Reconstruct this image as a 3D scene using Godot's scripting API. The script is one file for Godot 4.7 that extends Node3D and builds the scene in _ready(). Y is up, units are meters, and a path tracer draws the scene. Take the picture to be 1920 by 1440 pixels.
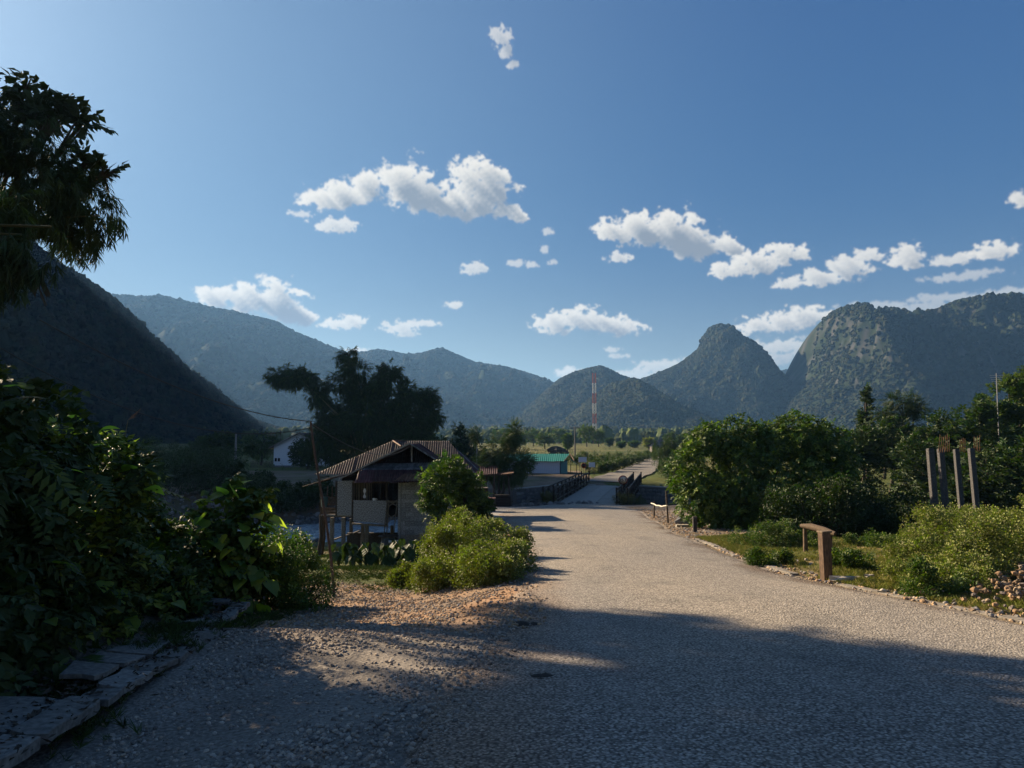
extends Node3D
# A road running down to a narrow bridge in a karst valley, late afternoon, sun low on the left.
# Units are metres, y is up, the camera looks along -z; "d" below is the distance ahead of the camera (d = -z).

const F := 1442.0            # focal length of the photograph in its own pixels (1920 x 1440)
const PITCH := 0.0658        # camera tilt upwards in radians
const EYE := 1.6
const EXPOSURE := 3.5

var rng := RandomNumberGenerator.new()
var n_fine := FastNoiseLite.new()
var n_mid := FastNoiseLite.new()
var n_big := FastNoiseLite.new()
var n_ridge := FastNoiseLite.new()
var to_sun := Vector3()
var names := {}
var tex := {}
var mats := {}

# ---------------------------------------------------------------- mesh builder
class MB:
	var v := PackedVector3Array()
	var n := PackedVector3Array()
	var c := PackedColorArray()
	var idx := PackedInt32Array()
	func tri(a: Vector3, b: Vector3, d: Vector3) -> void:
		var k := v.size()
		v.append(a); v.append(b); v.append(d)
		idx.append(k); idx.append(k + 1); idx.append(k + 2)
	func quad(a: Vector3, b: Vector3, d: Vector3, e: Vector3) -> void:
		var k := v.size()
		v.append(a); v.append(b); v.append(d); v.append(e)
		idx.append(k); idx.append(k + 1); idx.append(k + 2)
		idx.append(k); idx.append(k + 2); idx.append(k + 3)
	func poly(pts: Array) -> void:
		for i in range(1, pts.size() - 1):
			tri(pts[0], pts[i], pts[i + 1])
	# eight corners: bottom four then top four, both counter-clockwise from above
	func hexa(p: Array) -> void:
		quad(p[0], p[1], p[2], p[3])
		quad(p[7], p[6], p[5], p[4])
		for i in 4:
			var j := (i + 1) % 4
			quad(p[i], p[i + 4], p[j + 4], p[j])
	func box(centre: Vector3, size: Vector3, basis := Basis(), taper := 1.0) -> void:
		var h := size * 0.5
		var p := []
		for s in [-1, 1]:
			var t := 1.0 if s < 0 else taper
			for q in [Vector2(-1, 1), Vector2(1, 1), Vector2(1, -1), Vector2(-1, -1)]:
				p.append(centre + basis * Vector3(q.x * h.x * t, s * h.y, q.y * h.z * t))
		hexa(p)
	# box with its long edges chamfered
	func cbox(centre: Vector3, size: Vector3, ch: float, basis := Basis()) -> void:
		var h := size * 0.5
		var ring := [Vector2(-h.x + ch, h.z), Vector2(h.x - ch, h.z), Vector2(h.x, h.z - ch), Vector2(h.x, -h.z + ch), Vector2(h.x - ch, -h.z), Vector2(-h.x + ch, -h.z), Vector2(-h.x, -h.z + ch), Vector2(-h.x, h.z - ch)]
		var lo := []
		var hi := []
		for q in ring:
			lo.append(centre + basis * Vector3(q.x, -h.y, q.y))
			hi.append(centre + basis * Vector3(q.x, h.y - ch, q.y))
		var cap := []
		for q in ring:
			cap.append(centre + basis * Vector3(q.x * (1.0 - ch / h.x), h.y, q.y * (1.0 - ch / h.z)))
		for i in 8:
			var j := (i + 1) % 8
			quad(lo[i], hi[i], hi[j], lo[j])
			quad(hi[i], cap[i], cap[j], hi[j])
		for i in range(1, 7):
			tri(cap[0], cap[i + 1], cap[i])
			tri(lo[0], lo[i], lo[i + 1])
	func bar(a: Vector3, b: Vector3, w: float, t: float, up := Vector3.UP) -> void:
		var z := (b - a).normalized()
		var x := up.cross(z)
		if x.length() < 0.01:
			x = Vector3.RIGHT.cross(z)
		x = x.normalized()
		var y := z.cross(x)
		var p := []
		for e in [a, b]:
			p.append(e - x * w * 0.5 - y * t * 0.5)
			p.append(e + x * w * 0.5 - y * t * 0.5)
			p.append(e + x * w * 0.5 + y * t * 0.5)
			p.append(e - x * w * 0.5 + y * t * 0.5)
		hexa([p[0], p[1], p[2], p[3], p[4], p[5], p[6], p[7]])
	# round limb through points with radii, smooth normals
	func tube(pts: Array, radii: Array, sides := 7) -> void:
		var base := v.size()
		while n.size() < base:
			n.append(Vector3.UP)
		var ref := Vector3.UP
		for i in pts.size():
			var dir: Vector3 = (pts[mini(i + 1, pts.size() - 1)] - pts[maxi(i - 1, 0)]).normalized()
			if absf(dir.dot(ref)) > 0.95:
				ref = Vector3.RIGHT
			var x := ref.cross(dir).normalized()
			var y := dir.cross(x)
			for k in sides:
				var a := TAU * k / sides
				var o := x * cos(a) + y * sin(a)
				v.append(pts[i] + o * radii[i])
				n.append(o)
		for i in pts.size() - 1:
			for k in sides:
				var a := base + i * sides + k
				var b := base + i * sides + (k + 1) % sides
				idx.append_array([a, a + sides, b, b, a + sides, b + sides])
		for e in [0, pts.size() - 1]:
			var k0 := v.size()
			v.append(pts[e]); n.append((pts[e] - pts[1 if e == 0 else e - 1]).normalized())
			for k in sides:
				var a2: int = base + e * sides + k
				var b2: int = base + e * sides + (k + 1) % sides
				idx.append_array([k0, a2, b2] if e == 0 else [k0, b2, a2])
	func mesh() -> ArrayMesh:
		var m := ArrayMesh.new()
		if v.is_empty():
			return m
		var a := []
		a.resize(Mesh.ARRAY_MAX)
		a[Mesh.ARRAY_VERTEX] = v
		if n.size() == v.size():
			a[Mesh.ARRAY_NORMAL] = n
		if c.size() == v.size():
			a[Mesh.ARRAY_COLOR] = c
		a[Mesh.ARRAY_INDEX] = idx
		m.add_surface_from_arrays(Mesh.PRIMITIVE_TRIANGLES, a)
		return m

# ---------------------------------------------------------------- nodes and tags
func numbered(called: String) -> String:
	if not names.has(called):
		names[called] = 0
		return called
	names[called] += 1
	return "%s_%03d" % [called, names[called]]

func tag(o: Node3D, label: String, category: String, group := "") -> void:
	o.set_meta("label", label)
	o.set_meta("category", category)
	if group != "":
		o.set_meta("group", group)

func thing(called: String, label: String, category: String, pos := Vector3.ZERO, turn := 0.0, group := "") -> Node3D:
	var o := Node3D.new()
	o.name = numbered(called)
	add_child(o)
	o.position = pos
	o.rotation.y = turn
	tag(o, label, category, group)
	return o

func put(mesh: Mesh, called: String, mat: Material, parent: Node3D) -> MeshInstance3D:
	var o := MeshInstance3D.new()
	o.mesh = mesh
	o.material_override = mat
	o.name = numbered(called) if parent == self else called
	parent.add_child(o, true)
	return o

func structure(mesh: Mesh, called: String, mat: Material, label := "") -> MeshInstance3D:
	var o := put(mesh, called, mat, self)
	o.set_meta("kind", "structure")
	if label != "":
		o.set_meta("label", label)
	return o

# scattered copies: where = transforms, tint = linear colours
func scatter(mesh: Mesh, called: String, mat: Material, parent: Node3D, where: Array, tint: PackedColorArray) -> MultiMeshInstance3D:
	var buf := PackedFloat32Array()
	buf.resize(where.size() * 16)
	var k := 0
	for i in where.size():
		var t: Transform3D = where[i]
		var c := tint[i]
		buf[k] = t.basis.x.x; buf[k + 1] = t.basis.y.x; buf[k + 2] = t.basis.z.x; buf[k + 3] = t.origin.x
		buf[k + 4] = t.basis.x.y; buf[k + 5] = t.basis.y.y; buf[k + 6] = t.basis.z.y; buf[k + 7] = t.origin.y
		buf[k + 8] = t.basis.x.z; buf[k + 9] = t.basis.y.z; buf[k + 10] = t.basis.z.z; buf[k + 11] = t.origin.z
		buf[k + 12] = c.r; buf[k + 13] = c.g; buf[k + 14] = c.b; buf[k + 15] = 1.0
		k += 16
	var mm := MultiMesh.new()
	mm.transform_format = MultiMesh.TRANSFORM_3D
	mm.use_colors = true
	mm.mesh = mesh
	mm.instance_count = where.size()
	mm.buffer = buf
	var o := MultiMeshInstance3D.new()
	o.multimesh = mm
	o.material_override = mat
	o.name = numbered(called) if parent == self else called
	parent.add_child(o, true)
	return o

# ---------------------------------------------------------------- small maths
# the point seen at a pixel of the photograph, at distance d ahead
func at(px: float, py: float, d: float) -> Vector3:
	var x := (px - 960.0) / F
	var y := (720.0 - py) / F
	var f := cos(PITCH) - y * sin(PITCH)
	return Vector3(x * d / f, EYE + (y * cos(PITCH) + sin(PITCH)) * d / f, -d)

func curve(pts: Array, x: float) -> float:
	if x <= pts[0][0]:
		return pts[0][1]
	for i in range(1, pts.size()):
		if x <= pts[i][0]:
			var t: float = (x - pts[i - 1][0]) / (pts[i][0] - pts[i - 1][0])
			t = t * t * (3.0 - 2.0 * t) * 0.35 + t * 0.65
			return lerpf(pts[i - 1][1], pts[i][1], t)
	return pts[-1][1]

func rnd(a: float, b: float) -> float:
	return rng.randf_range(a, b)

func turned(x: float, y: float, z: float) -> Basis:
	return Basis.from_euler(Vector3(x, y, z))

func lin(r: float, g: float, b: float) -> Color:
	return Color(r, g, b).linear_to_srgb()

# ---------------------------------------------------------------- textures and materials
func grey_texture(key: String, size: int, freq: float, lo: float, hi: float, kind := FastNoiseLite.TYPE_SIMPLEX_SMOOTH, octaves := 4, seed_ := 1) -> ImageTexture:
	if tex.has(key):
		return tex[key]
	var n := FastNoiseLite.new()
	n.noise_type = kind
	n.seed = seed_
	n.frequency = freq
	n.fractal_octaves = octaves
	if kind == FastNoiseLite.TYPE_CELLULAR:
		n.cellular_return_type = FastNoiseLite.RETURN_CELL_VALUE if lo < 0.0 else FastNoiseLite.RETURN_DISTANCE
		n.fractal_type = FastNoiseLite.FRACTAL_NONE
	var im := n.get_seamless_image(size, size)
	im.convert(Image.FORMAT_L8)
	var data := im.get_data()
	var a := absf(lo) * 255.0
	for i in data.size():
		data[i] = clampi(int(a + data[i] * (hi - absf(lo))), 0, 255)
	var t := ImageTexture.create_from_image(Image.create_from_data(size, size, false, Image.FORMAT_L8, data))
	tex[key] = t
	return t

func mat(key: String, albedo: Color, rough := 0.9, opts := {}) -> StandardMaterial3D:
	if mats.has(key):
		return mats[key]
	var m := StandardMaterial3D.new()
	m.resource_name = key
	m.albedo_color = albedo
	m.roughness = rough
	m.metallic_specular = opts.get("spec", 0.4)
	m.metallic = opts.get("metal", 0.0)
	if opts.has("vertex"):
		m.vertex_color_use_as_albedo = true
	if opts.has("back"):
		m.backlight_enabled = true
		m.backlight = opts.back
	if opts.has("tex"):
		m.albedo_texture = opts.tex
	if opts.has("bump"):
		m.heightmap_enabled = true
		m.heightmap_texture = opts.bump
		m.heightmap_scale = opts.get("bump_scale", 1.0)
	if opts.has("scale"):
		m.uv1_triplanar = true
		m.uv1_world_triplanar = opts.get("world", true)
		var s = opts.scale
		m.uv1_scale = s if s is Vector3 else Vector3(s, s, s)
	if opts.has("detail"):
		m.detail_enabled = true
		m.detail_albedo = opts.detail
		m.detail_blend_mode = BaseMaterial3D.BLEND_MODE_MUL
		m.detail_uv_layer = BaseMaterial3D.DETAIL_UV_2
		m.uv2_triplanar = true
		m.uv2_world_triplanar = true
		var s2: float = opts.detail_scale
		m.uv2_scale = Vector3(s2, s2, s2)
	mats[key] = m
	return m

# ================================================================ the scene
func _ready() -> void:
	rng.seed = 20240117
	# camera
	var cam := Camera3D.new()
	cam.name = "camera"
	cam.fov = rad_to_deg(2.0 * atan(720.0 / F))
	cam.position = Vector3(0, EYE, 0)
	cam.rotation.x = PITCH
	cam.near = 0.05
	cam.far = 12000.0
	add_child(cam)
	# sun: low, to the left and a little ahead
	var az := deg_to_rad(48.0)
	var el := deg_to_rad(24.0)
	to_sun = Vector3(-sin(az) * cos(el), sin(el), -cos(az) * cos(el))
	var sun := DirectionalLight3D.new()
	sun.name = "sun"
	sun.basis = Basis.looking_at(-to_sun)
	sun.light_energy = 1.38
	sun.light_color = Color(1.0, 0.90, 0.76)
	sun.light_angular_distance = 0.6
	sun.shadow_enabled = true
	add_child(sun)
	setup_noise()
	# sky, air, exposure
	var env := Environment.new()
	env.background_mode = Environment.BG_SKY
	var sm := PanoramaSkyMaterial.new()
	sm.panorama = make_sky()
	env.sky = Sky.new()
	env.sky.sky_material = sm
	env.tonemap_mode = Environment.TONE_MAPPER_LINEAR
	env.tonemap_exposure = EXPOSURE
	env.volumetric_fog_enabled = true
	env.volumetric_fog_density = 0.000115
	env.volumetric_fog_albedo = Color(0.52, 0.74, 1.0)
	env.volumetric_fog_anisotropy = 0.35
	env.volumetric_fog_length = 4000.0
	env.sdfgi_enabled = true
	env.ssao_enabled = true
	env.ssil_enabled = true
	var we := WorldEnvironment.new()
	we.name = "environment"
	we.environment = env
	add_child(we)
	# setting
	print("sky done ", Time.get_ticks_msec())
	build_ground()
	build_road()
	print("ground done ", Time.get_ticks_msec())
	build_mountains()
	print("mountains done ", Time.get_ticks_msec())
	build_house()
	build_bridge()
	build_walls()
	build_kerbs()
	build_far_buildings()
	print("buildings done ", Time.get_ticks_msec())
	build_left_bank()
	build_left_trees()
	build_middle_plants()
	build_far_bank()
	build_right_plants()
	build_valley()
	print("plants done ", Time.get_ticks_msec())
	build_shed()
	build_roadside()
	build_ground_cover()
	build_stones()
	print("all done ", Time.get_ticks_msec())

func setup_noise() -> void:
	n_fine.seed = 3; n_fine.frequency = 0.9; n_fine.fractal_octaves = 3
	n_mid.seed = 5; n_mid.frequency = 0.16; n_mid.fractal_octaves = 3
	n_big.seed = 8; n_big.frequency = 0.012; n_big.fractal_octaves = 4
	n_ridge.seed = 13; n_ridge.frequency = 0.0042; n_ridge.fractal_octaves = 4
	n_ridge.fractal_type = FastNoiseLite.FRACTAL_RIDGED

# ---------------------------------------------------------------- sky: clear air with a scatter of small cumulus
func air(dir: Vector3) -> Vector3:
	var e := clampf(dir.y, 0.0, 1.0)
	var c := dir.dot(to_sun)
	# clear air darkening towards the zenith
	var a := Vector3(0.066, 0.185, 0.40).lerp(Vector3(0.046, 0.133, 0.34), clampf((e - 0.2) / 0.3, 0.0, 1.0))
	a = a.lerp(Vector3(0.044, 0.125, 0.32), clampf((e - 0.5) / 0.5, 0.0, 1.0))
	# pale band of thicker air above the horizon, brighter towards the sun
	var x := clampf((c - 0.35) / 0.65, 0.0, 1.0)
	var h := exp(-pow(e / 0.125, 1.6))
	a += Vector3(0.45, 0.45, 0.17) * h * (0.85 + 0.45 * x)
	a += Vector3(0.20, 0.27, 0.29) * pow(x, 2.2)
	a += Vector3(0.36, 0.38, 0.38) * pow(clampf(c, 0.0, 1.0), 30.0)
	return a * 0.90 / EXPOSURE

func sky_dir(az: float, el: float) -> Vector3:   # azimuth to the right of straight ahead
	return Vector3(sin(az) * cos(el), sin(el), -cos(az) * cos(el))

func make_sky() -> ImageTexture:
	var w := 4096
	var h := 2048
	var sw := 512
	var sh := 256
	var small := Image.create(sw, sh, false, Image.FORMAT_RGBF)
	for j in sh:
		var el := (0.5 - (j + 0.5) / sh) * PI
		for i in sw:
			# the middle column looks along -z
			var az := ((i + 0.5) / sw) * TAU - PI
			var v := air(sky_dir(az, maxf(el, 0.0)))
			small.set_pixel(i, j, Color(v.x, v.y, v.z))
	small.resize(w, h, Image.INTERPOLATE_CUBIC)
	small.convert(Image.FORMAT_RGBF)
	var billow := FastNoiseLite.new()
	billow.seed = 21; billow.frequency = 1.0; billow.fractal_octaves = 5; billow.fractal_gain = 0.55
	var puff := FastNoiseLite.new()
	puff.seed = 4; puff.frequency = 1.0; puff.noise_type = FastNoiseLite.TYPE_CELLULAR
	puff.cellular_return_type = FastNoiseLite.RETURN_DISTANCE
	puff.fractal_type = FastNoiseLite.FRACTAL_FBM; puff.fractal_octaves = 3
	# clouds: a list of puffs [px, row, half width, half height] in degrees derived from where each stands
	var list := []
	# seen in the frame: lobes, thickness, wisp
	list.append([[[600,372,34,22],[650,368,34,26],[690,352,36,32],[762,350,52,46],[800,372,50,34],[850,385,45,28],[880,335,32,36],[920,350,42,38],[890,392,50,24],[945,398,30,18],[975,408,14,10]], 1.0])
	list.append([[[628,424,38,15],[650,427,20,10]], 0.75])
	list.append([[[565,401,22,7]], 0.5])
	list.append([[[940,72,20,20],[930,62,16,10],[950,100,14,16],[962,122,12,8]], 0.5])
	list.append([[[1150,432,34,24],[1200,432,50,32],[1265,440,62,40],[1310,462,52,26],[1350,460,34,18],[1378,470,18,10]], 1.0])
	list.append([[[1160,484,25,10]], 0.7])
	list.append([[[1370,508,34,17],[1420,494,44,24],[1470,480,40,20],[1500,474,22,9]], 0.95])
	list.append([[[1478,532,28,13],[1540,522,40,18],[1590,505,40,26],[1630,480,26,14]], 0.8])
	list.append([[[1700,482,30,22],[1712,497,18,10]], 0.85])
	list.append([[[1775,490,34,10],[1815,482,24,12]], 0.7])
	list.append([[[1865,472,38,17],[1850,480,22,8]], 0.85])
	list.append([[[1915,375,18,14]], 0.8])
	list.append([[[885,504,22,12],[905,504,14,9]], 0.6])
	list.append([[[968,494,16,7],[996,498,12,6]], 0.45])
	list.append([[[1022,470,8,8],[1036,492,8,6],[1028,435,12,7]], 0.4])
	list.append([[[850,573,19,7]], 0.7])
	list.append([[[405,560,36,20],[460,562,46,28],[515,568,52,36],[550,590,36,24],[570,600,20,14]], 1.0])
	list.append([[[640,609,38,11],[660,604,26,13]], 0.85])
	list.append([[[750,616,30,13],[790,607,28,8],[760,625,20,8]], 0.7])
	list.append([[[1035,606,34,18],[1080,600,46,22],[1130,608,46,18],[1170,618,36,14],[1040,620,26,10]], 0.95])
	list.append([[[1148,656,22,5],[1160,668,18,4]], 0.45])
	list.append([[[1070,702,28,12]], 0.8])
	list.append([[[1190,704,50,10],[1250,690,60,14]], 0.6])
	list.append([[[1420,612,36,18],[1470,606,44,20],[1510,594,44,20],[1545,596,24,14]], 1.0])
	list.append([[[1480,650,80,14],[1540,662,70,18],[1450,675,50,14]], 0.6])
	list.append([[[670,660,22,8]], 0.6])
	list.append([[[1800,520,60,9],[1840,512,30,7]], 0.3])
	list.append([[[1890,548,50,9]], 0.3])
	list.append([[[1700,580,90,12],[1640,575,60,9],[1760,560,60,9]], 0.25])
	for e in list:
		for q in e[0]:
			var v := at(q[0], q[1], 1.0) - Vector3(0, EYE, 0)
			var f := v.length()
			q[0] = atan2(v.x, -v.z); q[1] = asin(v.y / f)
			q[2] = q[2] / F / f * 1.02; q[3] = q[3] / F / f * 1.02
	# the same fair-weather cumulus all the way round
	var r := RandomNumberGenerator.new()
	r.seed = 77
	for k in 110:
		var a := r.randf_range(0.72, TAU - 0.72)
		var e := r.randf_range(0.06, 0.42)
		var s := r.randf_range(0.018, 0.06) * (0.7 + e)
		var lobes := []
		for m in r.randi_range(2, 5):
			lobes.append([wrapf(a + r.randf_range(-1.6, 1.6) * s, -PI, PI), e + r.randf_range(-0.2, 0.25) * s, s * r.randf_range(0.5, 1.0), s * r.randf_range(0.3, 0.55)])
		list.append([lobes, r.randf_range(0.5, 1.0)])
	for e in list:
		paint_cloud(small, w, h, e[0], e[1], billow, puff)
	# a panorama's first column looks along -z: swap the halves
	var out := Image.create(w, h, false, Image.FORMAT_RGBF)
	out.blit_rect(small, Rect2i(w / 2, 0, w / 2, h), Vector2i(0, 0))
	out.blit_rect(small, Rect2i(0, 0, w / 2, h), Vector2i(w / 2, 0))
	return ImageTexture.create_from_image(out)

func paint_cloud(im: Image, w: int, h: int, lobes: Array, thick: float, billow: FastNoiseLite, puff: FastNoiseLite) -> void:
	var lo := Vector2(1e9, 1e9)
	var hi := Vector2(-1e9, -1e9)
	var base := 1e9
	for q in lobes:
		lo = lo.min(Vector2(q[0] - q[2] * 1.5, q[1] - q[3] * 1.5))
		hi = hi.max(Vector2(q[0] + q[2] * 1.5, q[1] + q[3] * 1.5))
		base = minf(base, q[1] - q[3])
	var x0 := int((lo.x + PI) / TAU * w)
	var x1 := int((hi.x + PI) / TAU * w) + 1
	var y0 := int((0.5 - hi.y / PI) * h)
	var y1 := int((0.5 - maxf(lo.y, 0.0) / PI) * h) + 1
	var ww := x1 - x0 + 1
	var hh := y1 - y0 + 1
	var dens := PackedFloat32Array()
	dens.resize(ww * hh)
	var size := 0.0
	for q in lobes:
		size = maxf(size, q[3])
	var k1 := clampf(0.85 / size, 22.0, 70.0)
	var shift: float = lobes[0][0] * 37.0
	for j in hh:
		var el := (0.5 - (y0 + j + 0.5) / h) * PI
		for i in ww:
			var az := ((x0 + i + 0.5) / w) * TAU - PI
			var s := -1.0
			for q in lobes:
				var dx: float = (az - q[0]) / q[2]
				var dy: float = (el - q[1]) / q[3]
				if dy < 0.0:
					dy *= 1.35
				s = maxf(s, 1.0 - sqrt(dx * dx + dy * dy))
			if s > -0.7:
				var n := billow.get_noise_2d(az * k1 + shift, el * k1 * 1.25) * 1.05
				n += (0.22 - absf(billow.get_noise_2d(az * k1 * 2.2 + 9.0, el * k1 * 2.6))) * 0.75
				n += (-0.5 - puff.get_noise_2d(az * k1 * 1.5, el * k1 * 1.8)) * 0.45
				dens[j * ww + i] = s * 1.15 + n + 0.12
			else:
				dens[j * ww + i] = -1.0
	var sx := -3
	var sy := -3
	for j in hh:
		for i in ww:
			var d := dens[j * ww + i]
			var a := smoothstep(-0.02, 0.40, d) * clampf(0.25 + thick * 0.8, 0.0, 1.0)
			if a <= 0.003:
				continue
			# light comes from the upper left: how much cloud lies on that side
			var shade := 0.0
			for k in 5:
				var ii := i + sx * (k + 1)
				var jj := j + sy * (k + 1)
				if ii >= 0 and jj >= 0:
					shade += clampf(dens[jj * ww + ii], 0.0, 1.0)
			shade = clampf(shade * 0.26 + clampf(d - 0.3, 0.0, 0.9) * 0.25 - 0.12, 0.0, 1.0)
			var lit := Vector3(0.90, 0.87, 0.80).lerp(Vector3(0.27, 0.31, 0.37), shade * (0.3 + 0.7 * thick)) / EXPOSURE
			var xi := posmod(x0 + i, w)
			var yj := clampi(y0 + j, 0, h - 1)
			var o := im.get_pixel(xi, yj)
			im.set_pixel(xi, yj, Color(lerpf(o.r, lit.x, a), lerpf(o.g, lit.y, a), lerpf(o.b, lit.z, a)))

# ---------------------------------------------------------------- terrain
const ROAD_Y := [[-40, 1.6], [0, 0.0], [5, -0.30], [10, -0.68], [15, -1.06], [20, -1.40], [30, -2.0], [40, -2.6], [50, -3.1], [55, -3.3], [78, -3.3], [100, -3.2], [131, -3.0], [220, -3.1]]
const ROAD_L := [[-40, -1.2], [4, -0.9], [9, -0.15], [13, 0.2], [20, 0.15], [28, 0.0], [36, -0.5], [42, -0.9], [48, -0.4], [52, 1.6], [54.5, 2.85], [55, 2.9]]
const ROAD_R := [[-40, 9.0], [4, 7.2], [9.4, 6.0], [11.4, 5.6], [13, 5.35], [15, 5.1], [21, 5.4], [27, 5.7], [36, 6.6], [46, 7.6], [52, 7.6], [55, 7.5]]
const LOW_Y := [[-40, 1.5], [8, -0.55], [11, -0.95], [14, -1.30], [20, -2.0], [30, -3.3], [36, -4.0], [45, -4.75], [52, -5.1]]
const RIVER := [[-140, 60], [-60, 57], [-18, 54.5], [-6, 58.5], [3, 64], [7, 66.5], [14, 63], [25, 54], [40, 47], [80, 40], [160, 36]]
const WATER_Y := -5.35
const PLAIN := -3.25

func road_y(d: float) -> float:
	return curve(ROAD_Y, d)

func river_dist(x: float, d: float) -> float:
	var best := 1e9
	var p := Vector2(x, d)
	for i in RIVER.size() - 1:
		var q := Geometry2D.get_closest_point_to_segment(p, Vector2(RIVER[i][0], RIVER[i][1]), Vector2(RIVER[i + 1][0], RIVER[i + 1][1]))
		best = minf(best, p.distance_to(q))
	return best

func river_far(x: float, d: float) -> bool:
	for i in RIVER.size() - 1:
		if x < RIVER[i + 1][0]:
			return d > lerpf(RIVER[i][1], RIVER[i + 1][1], clampf((x - RIVER[i][0]) / (RIVER[i + 1][0] - RIVER[i][0]), 0, 1))
	return d > 36.0

# level ground in front of the roadside shed
func apron(d: float) -> float:
	return 2.6 * smoothstep(34.0, 38.5, d) * (1.0 - smoothstep(51.0, 54.0, d))

func ground_y(x: float, d: float) -> float:
	var rough := n_mid.get_noise_2d(x, d) * 0.10 + n_fine.get_noise_2d(x, d) * 0.025
	var y := 0.0
	var far := river_far(x, d)
	if d < 80.0 and not far:
		var ry := road_y(d)
		var xl := curve(ROAD_L, d)
		var xr := curve(ROAD_R, d)
		y = ry
		if x < xl:
			# falls to the low ground by the river on the left
			var low := curve(LOW_Y, d)
			var edge := xl - apron(d)
			var wide := lerpf(1.5, 3.6, clampf((d - 9.0) / 20.0, 0, 1)) * (1.0 - 0.55 * apron(d) / 2.6)
			var t := smoothstep(0.0, wide, edge - x)
			y = lerpf(ry, low, t)
			if x < -3.7:   # bank beside the kerb
				var b := smoothstep(3.7, 5.2, -x) * (1.0 - smoothstep(10.5, 14.0, d))
				y = lerpf(y, ry + 0.25 + 0.05 * (-x - 3.7), b)
			rough *= smoothstep(0.0, 2.0, edge - x)
		elif x > xr:
			var o := x - xr
			y = ry + 0.02 * minf(o, 4.0)
			var fall := smoothstep(3.0, 14.0, o) * smoothstep(17.0, 30.0, d)
			y = lerpf(y, -4.6, fall)
			y += 0.35 * smoothstep(2.5, 6.0, o) * (1.0 - smoothstep(12.0, 18.0, d))
			rough *= smoothstep(0.0, 1.5, o)
		else:
			rough = 0.0
	else:
		y = PLAIN + n_big.get_noise_2d(x, d) * 0.5 * smoothstep(90.0, 200.0, d)
		var out := maxf(absf(x) - 300.0, d - 450.0)
		if out > 0.0:
			y += minf(out * 0.012, 14.0)
		rough *= 1.2
	if d < 90.0 or absf(x) > 12.0:
		var rd := river_dist(x, d)
		if rd < 16.0:
			var w := 1.0
			if not far and x < -2.0:
				w = 1.0
			var bed := -5.75 + n_mid.get_noise_2d(x * 2.0, d * 2.0) * 0.28
			var inner := 5.2 if x > 0.0 and x < 14.0 else 4.6
			var outer := 9.0 if far else 9.5
			if x > -1.0 and x < 22.0 and not far:
				inner = 9.4; outer = 10.4
			if x > -5.5 and x < 3.0 and not far:
				inner = 7.6; outer = 8.6
			if far and x > -3.5 and x < 40.0:
				inner = 6.6; outer = 7.4
			y = minf(y, lerpf(bed, y, smoothstep(inner, outer, rd + n_mid.get_noise_2d(x + 40.0, d) * 1.2)))
	# beyond the bridge the road surface lies on the plain
	return y + rough

func axis(lo: float, fine_lo: float, fine_hi: float, hi: float, step: float, grow: float) -> PackedFloat32Array:
	var a := PackedFloat32Array()
	var x := fine_lo
	while x < fine_hi:
		a.append(x)
		x += step
	var s := step
	while x < hi:
		a.append(x)
		s *= grow
		x += s
	a.append(hi)
	var b := PackedFloat32Array()
	x = fine_lo
	s = step
	while x > lo:
		s *= grow
		x -= s
		b.append(maxf(x, lo))
	b.reverse()
	b.append_array(a)
	return b

func mixc(a: Color, b: Color, t: float) -> Color:
	return a.lerp(b, clampf(t, 0.0, 1.0))

const C_GRASS := Color(0.075, 0.105, 0.022)
const C_DRYGRASS := Color(0.155, 0.15, 0.055)
const C_MOSS := Color(0.125, 0.135, 0.030)
const C_SOIL := Color(0.20, 0.145, 0.095)
const C_LATERITE := Color(0.36, 0.225, 0.135)
const C_GRAVEL := Color(0.27, 0.245, 0.215)
const C_RIVERBED := Color(0.12, 0.115, 0.11)

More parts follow.
